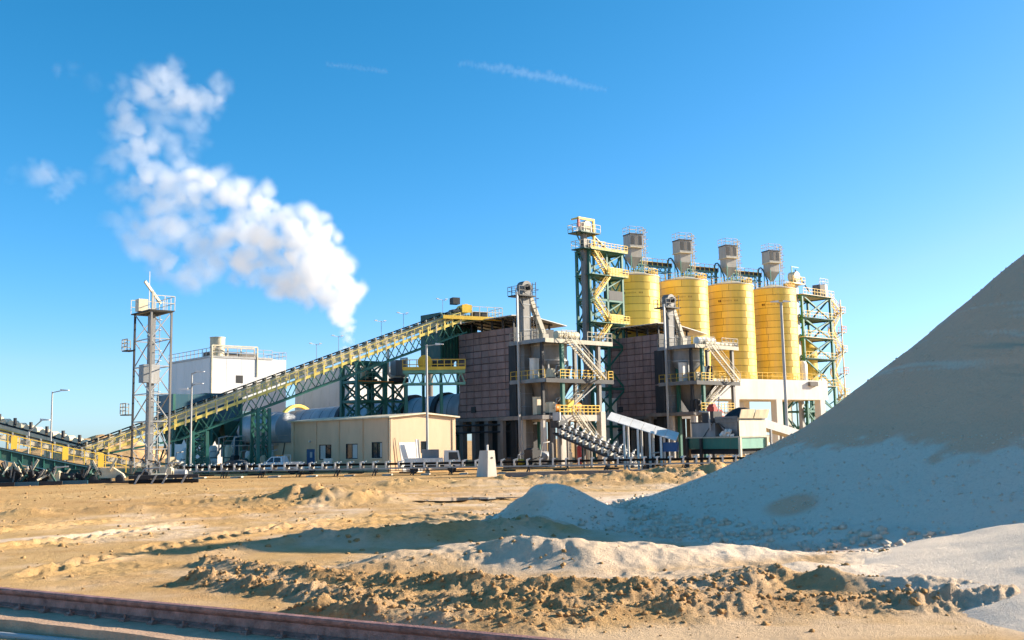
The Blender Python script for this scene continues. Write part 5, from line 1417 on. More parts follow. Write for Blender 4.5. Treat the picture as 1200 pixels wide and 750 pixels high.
def dust_hopper(px, py, Y, w, ztop_py, zmid_py, label):
    f = frame_at(px, py, Y)
    t = thing('dust_hopper', label, 'hopper', f)
    z2 = f.z(ztop_py, 0, 0); z1 = f.z(zmid_py, 0, 0)
    c = MB(); c.box((-w / 2, -w / 2, z1), (w / 2, w / 2, z2)); c.obj('casing', M_TBLUE, t)
    c = MB()
    for k in range(2):
        yq = (-w / 4, w / 4)[k]
        for xq in (-w / 4, w / 4):
            c.hexa([(xq - .3, yq - .3, z1 - w * .62), (xq + .3, yq - .3, z1 - w * .62), (xq + .3, yq + .3, z1 - w * .62), (xq - .3, yq + .3, z1 - w * .62), (xq - w / 4 + .01, yq - w / 4 + .01, z1 - .01), (xq + w / 4 - .01, yq - w / 4 + .01, z1 - .01), (xq + w / 4 - .01, yq + w / 4 - .01, z1 - .01), (xq - w / 4 + .01, yq + w / 4 - .01, z1 - .01)])
    c.obj('cone', M_DGREEN, t)
    for sx in (-1, 1):
        for sy in (-1, 1):
            c = MB(); c.beam((sx * w / 2, sy * w / 2, -0.2), (sx * w / 2, sy * w / 2, z2), 0.3); c.obj('leg', M_GREEN, t)
    c = MB()
    for (a, b) in (((-1, -1), (1, -1)), ((-1, -1), (-1, 1))):
        c.beam((a[0] * w / 2, a[1] * w / 2 - .02, 0), (b[0] * w / 2, b[1] * w / 2 - .02, z1), .16); c.beam((b[0] * w / 2, b[1] * w / 2 - .02, 0), (a[0] * w / 2, a[1] * w / 2 - .02, z1), .16)
    c.obj('bracing', M_GREEN, t)
dust_hopper(216, 500, 132, 5.0, 463, 492, 'dark green dust hopper directly behind the second lamp post')
dust_hopper(252, 500, 138, 5.0, 462, 494, 'dark green dust hopper next to the narrow trestle')
# jumble below: pipes, white drums, small machines between the hoppers
rr = random.Random(12)
drum_lab = ['white upright drum under the first dark hopper', 'white upright drum under the second dark hopper', 'cream upright drum beside the dark saloon car', 'white upright drum beside the narrow trestle', 'cream upright drum right of the narrow trestle']
for i, (px, Y) in enumerate(((218, 126), (250, 128), (268, 127), (292, 127), (322, 131))):
    f = frame_at(px, 530, Y)
    t = thing('steel_drum', drum_lab[i], 'tank', f)
    h_ = rr.uniform(2.2, 3.6)
    c = MB(); c.lathe([(0.45, 0.1), (0.5, 0.3), (0.5, h_ - .3), (0.3, h_), (0, h_)], n=16); c.obj('shell', M_WHITE if i != 2 else M_CREAM, t, smooth=35)
    c = MB(); c.pipe([(0.2, -.5, h_ * .6), (0.3, -.9, h_ * .7), (0.3, -.9, h_ + .9), (1.4, -.9, h_ + 1.1)], .11); c.obj('feed_pipe', M_LGREY, t, smooth=50)
    c = MB(); c.lathe([(0.52, h_ * .5), (0.52, h_ * .5 + .1)], n=16); c.obj('band', M_DARK, t)
mach_lab = ['cream gearbox machine below the first dark hopper', 'cream gearbox machine below the second dark hopper', 'dark drive set behind the saloon car', 'cream drive set behind the narrow trestle legs', 'white fan set on the ground left of the pickup', 'cream fan set low behind the lattice tower']
for i, (px, Y) in enumerate(((228, 124), (244, 125), (280, 124), (300, 125), (316, 122), (205, 120))):
    machine('drive_unit', mach_lab[i], 'machine', frame_at(px, 535, Y), 2.2, 1.4, 1.9, M_CREAM if i != 2 else M_DARK, M_WHITE if i % 2 else M_DGREEN, 30 + i)
# catwalk rail between kiln and hoppers
f = frame_at(262, 518, 128, RAD(0))
t = thing('catwalk', 'grey catwalk with handrail below the cooler drum', 'walkway', f)
zz_ = f.z(522, 0, 0); L_ = f.x(338, 0, 4)
c = MB(); c.box((0, 0, zz_ - .12), (L_, 1.2, zz_)); c.obj('deck', M_LGREY, t)
c = MB(); c.rail([(0, 0, zz_), (L_, 0, zz_)], 1.1, 1.3, .06); c.obj('handrail', M_LGREY, t)
for q in (.03, .35, .68, .97):
    c = MB(); c.beam((L_ * q, .6, -.2), (L_ * q, .6, zz_ - .1), .18); c.obj('post', M_GREEN, t)

# ------------------------------------------------------------------ white process halls, one with its shaded side coloured grey
def hall(px_c, px_l, px_r, py_top, Y, label, m_l, m_r):
    f = frame_at(px_c, 460, Y)
    Lx = f.x(px_r, 0, 10); Ly = f.y(px_l, 0, 10); zt = f.z(py_top, 0, 0)
    t = thing('process_hall', label, 'building', f)
    c = MB(); c.box((0, 0, -0.3), (Lx, Ly, zt)); c.obj('body_wall', m_r, t)
    n = max(4, int(Lx / 2.6))
    for k in range(n):
        c = MB(); c.box((k * Lx / n + .03, -0.07, 0), ((k + 1) * Lx / n - .03, -.002, zt - .1)); c.obj('wall_panel', m_r, t)
    n = max(4, int(Ly / 3))
    for k in range(n):
        c = MB(); c.box((-0.07, k * Ly / n + .03, 0), (-.002, (k + 1) * Ly / n - .03, zt - .1)); c.obj('wall_panel', m_l, t)
    c = MB(); c.box((-0.15, -0.15, zt + .002), (Lx + .15, Ly + .15, zt + 0.35)); c.obj('parapet', M_LGREY, t)
    return f, Lx, Ly, zt, t
f, Lx, Ly, zt, t = hall(246, 197, 318, 419, 172, 'white hall with railed roof behind the inclined conveyor', M_WALLW, M_WALLW)
c = MB(); c.rail([(-.1, Ly, zt + .35), (-.1, -.1, zt + .35), (Lx, -.1, zt + .35)], 1.3, 1.6, .09, 1); c.obj('roof_rail', M_LGREY, t)
c = MB(); c.rail([(1.0, 1.0, zt + .35), (Lx * .75, 1.0, zt + .35)], 1.6, 2.2, .16, 1); c.obj('roof_frame', M_CREAM, t)
c = MB(); c.box((0.2, 2.2, zt + .35), (Lx * .85, 3.4, zt + 1.1)); c.obj('roof_duct', M_DCONC, t)
c = MB(); c.beam((0.2, -.15, 0), (.2, -.15, zt + 2.1), .2); c.beam((.2, -.15, zt + 2.1), (Lx * .75, -.15, zt + 2.1), .2); c.beam((Lx * .75, -.15, zt - 3), (Lx * .75, -.15, zt + 2.1), .2); c.obj('riser_pipe', M_CREAM, t)
xw = f.x(281, 0, 18)
c = MB(); c.box((xw - .7, -.1, f.z(449, xw, 0)), (xw + .6, -.075, f.z(440, xw, 0))); c.obj('window', M_DARK, t)
t2 = thing('roof_tank', 'cream round tank on the roof edge of the white hall', 'tank', Frame(f.w(f.x(255, 2, 22), 2, zt + .35), GA))
hh = f.z(398, 0, 2) - zt
c = MB(); c.lathe([(1.25, 0), (1.25, hh), (1.32, hh), (1.32, hh + .15), (0, hh + .25)], n=24); c.obj('tank_shell', M_CREAM, t2, smooth=30)
c = MB(); c.lathe([(1.29, hh * .5), (1.29, hh * .5 + .12)], n=24); c.obj('band', M_GREY, t2)
t3 = thing('process_hall', 'narrow lower white block at the end of the white hall', 'building', Frame(f.w(Lx + .3, .5), GA))
zz3 = f.z(421, Lx, 0)
l3 = f.x(335, .5, 12) - Lx - .3
c = MB(); c.box((0, 0, -.3), (l3, 8, zz3)); c.obj('body_wall', M_WALLW, t3)
c = MB(); c.rail([(0, 0, zz3), (l3, 0, zz3), (l3, 8, zz3)], 1.3, 1.4, .08); c.obj('roof_rail', M_LGREY, t3)
hall(409, 346, 478, 430, 180, 'white hall, shaded side coloured grey, seen below the upper part of the inclined conveyor', M_SHADEW, M_WALLW)

# ------------------------------------------------------------------ grey lattice tower on the left
f = frame_at(176, 440, 106)
lx = f.x(200, 0, 12); ly = f.y(157, 0, 12)
zt = f.z(364, 0, 0)
lt = thing('lattice_tower', 'tall grey steel lattice tower with small side balconies', 'tower', f)
for x in (0, lx):
    for y in (0, ly):
        c = MB(); c.beam((x, y, -0.2), (x, y, zt), 0.19); c.obj('leg', M_STEEL if (x, y) != (0, ly) else M_DARK, lt)
nz = 6
c = MB()
for i in range(nz):
    z0_, z1_ = zt * i / nz, zt * (i + 1) / nz
    for (a, b) in (((0, 0), (lx, 0)), ((0, 0), (0, ly)), ((lx, 0), (lx, ly)), ((0, ly), (lx, ly))):
        c.beam((*a, z1_), (*b, z1_), .10)
        p, q = (a, b) if i % 2 else (b, a)
        c.beam((*p, z0_), (*q, z1_), .09)
c.obj('bracing', M_LGREY, lt)
c = MB(); c.box((-.35, -.3, zt), (lx + .2, ly + .3, zt + .12)); c.obj('top_deck', M_DARK, lt)
c = MB(); c.rail([(0.2, -.3, zt + .12), (lx + .2, -.3, zt + .12), (lx + .2, ly + .3, zt + .12), (-.35, ly + .3, zt + .12)], 1.5, 1.1, .06); c.obj('handrail', M_CREAM, lt)
c = MB(); c.beam((-0.9, -.3, zt + 3.0), (1.2, .6, zt + .9), .16, .3); c.beam((0, -.2, zt), (0, -.2, zt + 2.0), .18); c.obj('jib_arm', M_STAIR, lt)
c = MB(); c.box((-.5, ly * .5, zt + .2), (.5, ly * .5 + 1.0, zt + 1.5)); c.obj('control_box', M_CREAM, lt)
c = MB(); c.beam((.6, ly * .5, zt), (.6, ly * .5, f.z(318, .6, ly * .5)), .07); c.obj('lightning_rod', M_WHITE, lt)
for py in (412, 487):
    z_ = f.z(py, 0, ly)
    c = MB(); c.box((-1.0, ly - .6, z_), (-.13, ly + .9, z_ + .12)); c.obj('balcony', M_DARK, lt)
    c = MB(); c.rail([(-1.0, ly - .6, z_ + .12), (-1.0, ly + .9, z_ + .12), (-.1, ly + .9, z_ + .12)], 1.15, .6, .08, 2); c.obj('balcony_rail', M_STAIR, lt)
c = MB(); c.ladder((lx * .75, ly * .55, 0), (lx * .75, ly * .55, zt), .6, (1, 0, 0)); c.obj('caged_ladder', M_LGREY, lt)
t = thing('bucket_elevator', 'slim grey elevator casing inside the lattice tower', 'elevator', Frame(f.w(lx * .42, ly * .5), GA))
c = MB(); c.box((-.28, -.3, 0), (.28, .3, zt - .2)); c.obj('casing', M_GREY, t)
z_ = f.z(447, 0, 0)
c = MB(); c.box((-1.0, -.7, z_), (.1 - .4, .6, z_ + 1.9)); c.obj('junction_box', M_GREY, t)
c = MB(); c.box((-.2, -.75, z_ - .1), (.7, -.32, z_ + 1.9)); c.obj('duct_box', M_LGREY, t)
for k in range(5):
    c = MB(); c.box((-.33, -.35, k * zt / 5 + 1), (.33, .35, k * zt / 5 + 1.12)); c.obj('flange', M_LGREY, t)
# ------------------------------------------------------------------ ground conveyor along the yard
ga = P(212, 551, 100); gb = P(915, 545, 97)
gd = Vector((gb.x - ga.x, gb.y - ga.y, 0)); GL = gd.length
GF = Frame((ga.x, ga.y, 0), math.atan2(gd.y, gd.x))
ZB = 1.02
gc = thing('ground_conveyor', 'low black belt conveyor on steel idlers running along the yard edge', 'conveyor', GF)
def trough(x0, x1, z, w=1.2):
    c = MB()
    pr = [(-w / 2, z + .16), (-w * .28, z), (w * .28, z), (w / 2, z + .16)]
    th_ = .035
    a = [(y, zz) for y, zz in pr] + [(y, zz - th_) for y, zz in pr[::-1]]
    c.prism(a, x0, x1, 'x'); return c
trough(0, GL, ZB).obj('carrying_belt', M_BELT, gc)
c = MB(); c.box((0, -.5, .42), (GL, .5, .46)); c.obj('return_belt', M_BELT, gc)
for yy in (-.72, .72):
    c = MB(); c.box((0, yy - .05, .62), (GL, yy + .05, .74)); c.obj('stringer', M_LGREY, gc)
gi = MB()
gi.beam((0, -.72, .8), (0, .72, .8), .09)
for s_ in (-1, 1):
    gi.beam((0, s_ * .74, .72), (0.0, s_ * .80, 1.30), .16, .10); gi.tube((0, s_ * .30, .91), (0, s_ * .66, 1.10), .075, n=6)
    gi.beam((-.06, s_ * .80, 1.28), (.26, s_ * .80, 1.36), .1, .1)
gi.tube((0, -.3, .91), (0, .3, .91), .075, n=6)
GI = gi.mesh('idler'); GI.materials.append(M_WHITE)
gl = MB()
gl.beam((0, -.72, .7), (-.35, -.78, -.1), .09); gl.beam((0, .72, .7), (-.35, .78, -.1), .09); gl.beam((0, -.72, .3), (0, .72, .3), .07); gl.beam((0, -.72, .62), (.0, -.78, -.1), .09)
GLM = gl.mesh('support_leg'); GLM.materials.append(M_DARK)
k = 0.6; i = 0
while k < GL:
    o = link('idler', GI, M_LGREY, gc); o.location = (k, 0, 0)
    if i % 3 == 0:
        o = link('support_leg', GLM, M_DARK, gc); o.location = (k + .2, 0, 0)
    if i % 4 == 1:
        c = MB(); c.box((k, -.55, .22), (k + 1.3, .55, .34)); c.obj('return_roller_tray', M_BELT, gc)
    if i % 3 == 1:
        c = MB(); c.box((k - .3, -1.0, -.15), (k + .35, 1.0, .12)); c.obj('sleeper', M_CONC, gc)
    k += 1.22; i += 1

# ------------------------------------------------------------------ tripper conveyor rising to the left
ta = P(-60, 489, 88); tb = P(226, 547.5, 99.4)
tdv = Vector((tb.x - ta.x, tb.y - ta.y, 0)); TL = tdv.length
TF = Frame((tb.x, tb.y, 0), math.atan2(-tdv.y, -tdv.x) )     # x runs left, towards the high end
TF.u = -tdv.normalized(); 
TF = Frame((ta.x, ta.y, 0), math.atan2(tdv.y, tdv.x))        # x runs right, high end at 0
def tz(x):
    q = x / TL
    return ta.z + (tb.z + .0 - ta.z) * (q * 0.78 + 0.22 * (1 - (1 - q) ** 2)) if q < 1 else tb.z
tr = thing('tripper_conveyor', 'dark conveyor with yellow railing climbing left on a green curved girder', 'conveyor', TF)
N = 24
for nm, y0_, y1_, d0, d1, m in (('belt', .1, 1.3, -.06, .0, M_BELT), ('stringer', -.12, 0.0, -.75, -.42, M_CREAM), ('stringer', 1.4, 1.5, -.75, -.42, M_CREAM), ('walkway', -1.2, 1.5, -1.62, -1.55, M_DARK)):
    c = MB(); vs = []
    for k in range(N + 1):
        x = TL * k / N
        vs += [(x, y0_, tz(x) + d0), (x, y1_, tz(x) + d0), (x, y1_, tz(x) + d1), (x, y0_, tz(x) + d1)]
    fs = []
    for k in range(N):
        for j in range(4): fs.append((k * 4 + j, (k + 1) * 4 + j, (k + 1) * 4 + (j + 1) % 4, k * 4 + (j + 1) % 4))
    c.add(vs, fs); c.obj(nm, m, tr)
IDB = IDL.copy(); IDB.materials.clear(); IDB.materials.append(M_LGREY)
for k in range(int(TL / 1.15)):
    x = .4 + k * 1.15
    o = link('idler_frame', IDB, M_LGREY, tr); o.location = (x, 0, tz(x) + .0)
xe = TF.x(148, -1.2, 2)
c = MB(); c.rail([(q, -1.15, tz(q) - 1.55) for q in np.linspace(0, xe, 9)], 1.25, 1.1, .065, 1); c.obj('handrail', M_YEL, tr)
for q in (0.33, .62, .83):
    c = MB(); c.box((xe * q, -1.22, tz(xe * q) - 1.5), (xe * q + .5, -1.1, tz(xe * q) - .4)); c.obj('rail_panel', M_YEL, tr)
# green girder below, with a flange on top and bottom
xg = TF.x(118, -1.0, 1.5)
def gz(x): return tz(x) - 1.62
c = MB(); f1 = MB(); f2 = MB()
for k in range(16):
    a, b = xg * k / 16, xg * (k + 1) / 16
    c.hexa([(a, -1.0, gz(a) - .95), (b, -1.0, gz(b) - .95), (b, -.92, gz(b) - .95), (a, -.92, gz(a) - .95), (a, -1.0, gz(a)), (b, -1.0, gz(b)), (b, -.92, gz(b)), (a, -.92, gz(a))])
    for F_, dz in ((f1, -.02), (f2, -.95)):
        F_.hexa([(a, -1.2, gz(a) + dz - .08), (b, -1.2, gz(b) + dz - .08), (b, -.7, gz(b) + dz - .08), (a, -.7, gz(a) + dz - .08), (a, -1.2, gz(a) + dz), (b, -1.2, gz(b) + dz), (b, -.7, gz(b) + dz), (a, -.7, gz(a) + dz)])
c.obj('girder_web', M_DGREEN, tr); f1.obj('top_flange', M_TBLUE, tr); f2.obj('bottom_flange', M_TBLUE, tr)
for k in range(14):
    a = xg * (k + .5) / 14
    c = MB(); c.box((a, -1.12, gz(a) - .9), (a + .08, -1.0, gz(a) - .1)); c.obj('stiffener', M_GREEN, tr)
c = MB(); x0_ = xg; x1_ = TF.x(158, -1, 1)
c.hexa([(x0_ - .3, -1.1, .35), (x1_, -1.1, .45), (x1_, 1.3, .45), (x0_ - .3, 1.3, .35), (x0_ - .6, -1.1, gz(x0_) - .1), (x1_, -1.1, gz(x1_) + .05), (x1_, 1.3, gz(x1_) + .05), (x0_ - .6, 1.3, gz(x0_) - .1)]); c.obj('tail_box', M_DGREEN, tr)
# trestle legs to the ground
for q in (.12, .40, .68):
    for yy in (-.9, 1.3):
        c = MB(); x = xg * q; c.beam((x, yy, -.2), (x + .6, yy, gz(x) - .9), .24); c.obj('leg', M_GREEN, tr)
for q in (.80, .92):
    x = TL * q
    for yy in (-.2, 1.5):
        c = MB(); c.beam((x, yy, -.2), (x, yy, tz(x) - .5), .14); c.obj('leg', M_DARK, tr)
# bogies and gear below the girder
for i, (px, lab) in enumerate(((8, 'cream wheeled bogie at the picture edge under the green girder'), (34, 'cream wheeled bogie under the middle of the green girder'), (126, 'cream wheeled bogie beside the green tail box'))):
    f = frame_at(px, 562, 90.5 if i < 2 else 91.5, RAD(12))
    t = thing('wheel_bogie', lab, 'bogie', f, 'bogies under the tripper conveyor')
    c = MB(); c.prism([(-1.5, .45), (1.5, .45), (1.3, .8), (.5, 1.35), (-.5, 1.35), (-1.3, .8)], -.4, .4); c.obj('bogie_frame', M_CREAM if i != 1 else M_DGREEN, t)
    for s_ in (-1.1, 1.1):
        c = MB(); c.lathe([(0.1, -.3), (.34, -.25), (.34, .0), (.4, .05), (.4, .15), (.1, .2)], (s_, -.5, .36), 18, (0, 1, 0)); c.obj('wheel', M_DARK, t, smooth=35)
    c = MB(); c.beam((-.6, -.5, .8), (-1.2, -.5, 2.0), .16); c.beam((.2, -.5, 1.1), (.8, -.5, 2.2), .18); c.obj('strut', M_CREAM, t)
    c = MB(); c.box((-2.6, -.9, 0), (2.6, .3, .16)); c.obj('track_base', M_DARK, t)
cabinet('grey control cabinet behind the green girder', frame_at(58, 560, 93, RAD(10)), 2.6, 1.2, 2.0, M_GREY)
cabinet('low dark cabinet on the ground beside the wheeled bogie', frame_at(92, 565, 92, RAD(10)), 2.0, 1.0, 1.2, M_DGREEN)
machine('drive_unit', 'cream and dark drive set under the green girder', 'machine', frame_at(72, 562, 90, RAD(10)), 2.4, 1.2, 1.2, M_CREAM, M_DARK, 51)
machine('drive_unit', 'dark drive set on the ground before the lattice tower', 'machine', frame_at(176, 562, 90, RAD(6)), 3.0, 1.2, 1.0, M_DARK, M_CREAM, 52)
machine('drive_unit', 'cream drive set lying before the foot of the lattice tower', 'machine', frame_at(203, 560, 93, RAD(6)), 2.6, 1.2, 1.3, M_CREAM, M_LGREY, 53)
# slanted struts in front of dark bars that stand in for shadow
f = frame_at(150, 566, 87, RAD(10))
t = thing('strut_rack', 'low rack of pale slanting struts with added dark shade bars before the lattice tower', 'rack', f)
L_ = f.x(232, 0, .5)
c = MB(); c.box((0, .15, .45), (L_, .75, .75)); c.obj('shade_bar', M_DARK, t)  # dark bar put in for the shadow behind the struts
c = MB(); c.tube((0, .4, .2), (L_, .4, .2), .16, n=8); c.obj('shade_tube', M_BELT, t, smooth=40)
k = 0
sl = MB(); sl.hexa([(0, -.02, -.15), (.16, -.02, -.15), (.16, .09, -.15), (0, .09, -.15), (.5, -.02, .8), (.66, -.02, .8), (.66, .09, .8), (.5, .09, .8)])
SLM = sl.mesh('strut'); SLM.materials.append(M_LGREY)
for k in range(int(L_ / 1.25)):
    o = link('strut', SLM, M_LGREY, t); o.location = (k * 1.25 + random.uniform(0, .5), 0, 0)

# jumble of struts and pipes in the undercarriage
for i, (px, Y_, lab) in enumerate(((-6, 88, 'tangle of cream and green struts below the girder at the picture edge'), (22, 88.5, 'tangle of cream and green struts below the left of the girder'), (50, 89, 'tangle of dark struts below the middle of the girder'), (80, 90, 'tangle of cream struts below the thin end of the girder'), (106, 91, 'tangle of dark struts beside the green tail box'))):
    f = frame_at(px, 560, Y_, RAD(12)); r_ = random.Random(400 + i)
    t = thing('undercarriage', lab, 'undercarriage', f, 'undercarriage gear below the girder')
    hm = 2.5 - .3 * i
    for k in range(11):
        c = MB(); x_, z_ = r_.uniform(-1.4, 1.4), r_.uniform(-.1, hm * .5)
        c.beam((x_, r_.uniform(-.5, .6), z_), (x_ + r_.uniform(-.9, .9), r_.uniform(-.5, .6), min(hm, z_ + r_.uniform(.2, 1.5))), r_.uniform(.07, .17)); c.obj('strut', (M_CREAM, M_DARK, M_DGREEN, M_STEEL, M_DARK)[k % 5], t)
    c = MB(); c.box((-1.6, .5, -.1), (1.6, 1.4, hm * .55)); c.obj('shade_fill', M_DARK, t)  # dark box put in for the shade among the struts
    c = MB(); c.box((-1.7, -.6, -.1), (1.7, -.4, .35)); c.obj('sill_beam', M_TBLUE if i % 2 else M_DARK, t)
# long cream conveyor far left
pa = P(-60, 473, 130); pb = P(118, 520, 122)
dv = Vector((pb.x - pa.x, pb.y - pa.y, 0)); L_ = dv.length
f = Frame((pa.x, pa.y, 0), math.atan2(dv.y, dv.x))
cc = thing('cream_conveyor', 'cream conveyor gallery sloping down from the picture edge behind the tripper', 'conveyor', f)
def z3(x): return pa.z + (pb.z - pa.z) * x / L_
def slab(c, y0_, y1_, d0, d1): c.hexa([(0, y0_, z3(0) + d0), (L_, y0_, z3(L_) + d0), (L_, y1_, z3(L_) + d0), (0, y1_, z3(0) + d0), (0, y0_, z3(0) + d1), (L_, y0_, z3(L_) + d1), (L_, y1_, z3(L_) + d1), (0, y1_, z3(0) + d1)])
c = MB(); slab(c, 0, .15, -1.9, -.9); c.obj('side_plate', M_CREAM, cc)
c = MB(); slab(c, .15, 1.4, -.9, -.7); c.obj('belt', M_BELT, cc)
c = MB(); slab(c, -.05, .0, -1.5, -1.35); c.obj('rub_rail', M_YEL, cc)
for k in range(int(L_ / 1.25)):
    c = MB(); x = k * 1.25; c.lathe([(.45, 0), (.45, 1.0)], (x, .2, z3(x) - .55), 10, (0, 1, 0)); c.obj('belt_hood', M_CREAM, cc, smooth=40)
    if k % 2 == 0:
        c = MB(); c.box((x + .5, .1, z3(x) - .7), (x + .8, .35, z3(x) + .2)); c.obj('idler', M_DARK, cc)
for q in (.15, .4, .65, .9):
    c = MB(); x = L_ * q; c.beam((x, .2, -.2), (x, .2, z3(x) - 1.9), .25); c.beam((x, 1.3, -.2), (x, 1.3, z3(x) - 1.9), .25); c.obj('leg', M_CREAM, cc)

# ------------------------------------------------------------------ feed conveyor under the first tower
pa = P(652, 496, 116); pb = P(748, 537, 109)
dv = Vector((pb.x - pa.x, pb.y - pa.y, 0)); L_ = dv.length
f = Frame((pa.x, pa.y, 0), math.atan2(dv.y, dv.x))
fc = thing('feed_conveyor', 'steep black idler conveyor rising to the first access tower', 'conveyor', f)
def z4(x): return pa.z + (pb.z - pa.z) * x / L_
def slab4(y0_, y1_, d0, d1):
    c = MB(); return c.hexa([(0, y0_, z4(0) + d0), (L_, y0_, z4(L_) + d0), (L_, y1_, z4(L_) + d0), (0, y1_, z4(0) + d0), (0, y0_, z4(0) + d1), (L_, y0_, z4(L_) + d1), (L_, y1_, z4(L_) + d1), (0, y1_, z4(0) + d1)])
slab4(.1, 1.2, -.05, .0).obj('belt', M_BELT, fc)
slab4(-.1, 0, -.5, -.25).obj('stringer', M_DARK, fc); slab4(1.3, 1.4, -.5, -.25).obj('stringer', M_DARK, fc)
slab4(-.7, 1.4, -1.25, -1.05).obj('tray', M_DARK, fc)
q = 0.3
while q < L_:
    o = link('idler', GI, M_LGREY, fc); o.location = (q, .65, z4(q) - 1.05)
    o = link('return_idler', GI, M_LGREY, fc); o.location = (q + .4, .4, z4(q + .4) - 1.75)
    q += .82
for q in (.05, .35, .65):
    c = MB(); x = L_ * q; c.beam((x, 0, -.2), (x, 0, z4(x) - 1.2), .22); c.beam((x, 1.3, -.2), (x, 1.3, z4(x) - 1.2), .22); c.obj('leg', M_DCONC, fc)
c = MB(); c.box((-.7, -.2, z4(0) - .5), (.5, 1.5, z4(0) + .3)); c.obj('head_box', M_DARK, fc)
c = MB(); c.box((-.1, -.5, z4(0) + .3), (.9, -.3, z4(0) + 1.2)); c.obj('inspection_hatch', M_LGREY, fc)
# dark pipes and bases left of it, cream posts below
for i, (px, h_, m, lab) in enumerate(((690, 2.4, M_CREAM, 'first cream post behind the steep feed conveyor'), (668, 1.5, M_CREAM, 'second cream post behind the steep feed conveyor'), (646, 2.6, M_DCONC, 'third post, grey, under the conveyor head'), (679, 2.2, M_RED, 'red post behind the steep feed conveyor'))):
    f = frame_at(px, 535, 118)
    t = thing('guard_post', lab, 'post', f, 'posts below the feed conveyor')
    c = MB(); c.lathe([(.28, 0), (.28, h_), (.2, h_ + .15), (0, h_ + .15)], n=12); c.obj('post_body', m, t, smooth=40)
    c = MB(); c.box((-.4, -.4, -.1), (.4, .4, .12)); c.obj('foot', M_CONC, t)
machine('drive_unit', 'dark pump set with pipes under the first access tower', 'machine', frame_at(630, 535, 118), 3.4, 1.8, 2.2, M_DARK, M_LGREY, 61)
machine('drive_unit', 'yellow and dark pump lying at the foot of the first shaft', 'machine', frame_at(604, 540, 117), 2.6, 1.2, 1.2, M_DARK, M_YEL, 62)

# ------------------------------------------------------------------ concrete block and kerb wall
f = frame_at(571, 545, 90.5)
t = thing('concrete_block', 'battered concrete foundation block standing alone by the ground conveyor', 'block', f)
zt = f.z(528, 0, 0)
c = MB(); c.hexa([(-.35, -.45, -.2), (.75, -.45, -.2), (.75, 1.15, -.2), (-.35, 1.15, -.2), (-.15, -.3, zt), (.6, -.3, zt), (.6, .85, zt), (-.15, .85, zt)]); c.obj('block_body', M_CONC, t)
c = MB(); c.tube((.2, .2, zt), (.2, .2, zt + .5), .09, n=8); c.obj('anchor_stub', M_WHITE, t)
c = MB(); c.lathe([(.0, 0), (.09, 0), (.09, .03)], (.25, -.36, zt * .72), 10, (0, -1, 0)); c.obj('lifting_eye', M_DARK, t)
f = frame_at(592, 556, 88.5, RAD(3))
t = thing('kerb_wall', 'long low dark concrete kerb wall in front of the ground conveyor', 'wall', f)
L_ = f.x(812, 0, 0)
for k in range(6):
    c = MB(); c.box((k * L_ / 6 + .03, 0, -.4), ((k + 1) * L_ / 6 - .03, .7, .42 + random.uniform(-.03, .03))); c.obj('kerb_section', M_DCONC, t)

# ------------------------------------------------------------------ coal feed station
f = frame_at(867, 520, 99)
st = thing('feed_station', 'green steel feed box on posts over the ground conveyor', 'hopper', f)
Lx = f.x(899, 0, 2.5); Ly = f.y(806, 0, 2.5)
z1 = f.z(513, 0, 0); z0 = f.z(526, 0, 0)
c = MB(); c.box((0, 0, z0), (Lx, Ly, z1)); c.obj('trough_box', M_GREEN, st)
c = MB(); c.box((0, -.04, z0 + .02), (Lx, -.002, z1 - .02)); c.obj('sunlit_end', M_LGREEN, st)  # paler green face, sunlight put into the colour
c = MB(); c.box((-.15, -.15, z1 + .002), (Lx + .2, Ly + .15, z1 + .14)); c.obj('top_rim', M_STAIR, st)
for (xx, yy, m) in ((-.12, -.12, M_CREAM), (-.12, Ly * .72, M_DARK), (-.12, Ly, M_DARK), (Lx - .2, -.12, M_CREAM), (Lx - .2, Ly, M_DARK)):
    c = MB(); c.beam((xx, yy, -.2), (xx, yy, z1), .24); c.obj('post', m, st)
c = MB(); c.box((0.2, .3, z0 - .5), (Lx - .2, Ly - .2, z0 - .02)); c.obj('belt_tray', M_BELT, st)
hx0 = .45
hy0 = .5
fh = Frame(f.w(hx0, hy0, 0), GA)
hy = fh.y(838, 0, 4.5); hx = fh.x(897, 0, 4.5); zt = fh.z(489, 0, 0)
hp = thing('coal_hopper', 'grey hopper heaped with black coal above the green feed box', 'hopper', fh)
zb_ = z1 + .15
c = MB(); c.hexa([(.3, .3, zb_), (hx - .2, .3, zb_), (hx - .2, hy - 1.2, zb_), (.3, hy - 1.2, zb_), (0, 0, zt), (hx, 0, zt), (hx, hy, zt), (0, hy, zt)]); c.obj('hopper_shell', M_GREY, hp)
c = MB(); c.box((-.06, -.02, zt - .5), (-.005, hy, zt + .12)); c.obj('rim', M_STEEL, hp)
c = MB(); c.beam((-.1, .3, zb_), (-.1, hy - .4, zt - .5), .1); c.obj('brace', M_DARK, hp)
c = MB(); c.box((.1, -.12, zb_), (hx - .1, -.03, zt - .3)); c.obj('sunlit_plate', M_CREAM, hp)  # cream face laid on the grey hopper as its sunlit side
for k in range(2):
    c = MB(); x_ = k * hx * .52; c.hexa([(x_, -.25, zt - .1), (x_ + hx * .48, -.25, zt - .1), (x_ + hx * .48, -.17, zt - .1), (x_, -.17, zt - .1), (x_ + .05, -.5, zt + .75), (x_ + hx * .5, -.5, zt + .8), (x_ + hx * .5, -.42, zt + .8), (x_ + .05, -.42, zt + .75)]); c.obj('flared_plate', M_CREAM, hp)
X, Y = np.meshgrid(np.linspace(-.15, hx, 30), np.linspace(.1, hy + 1.6, 50))
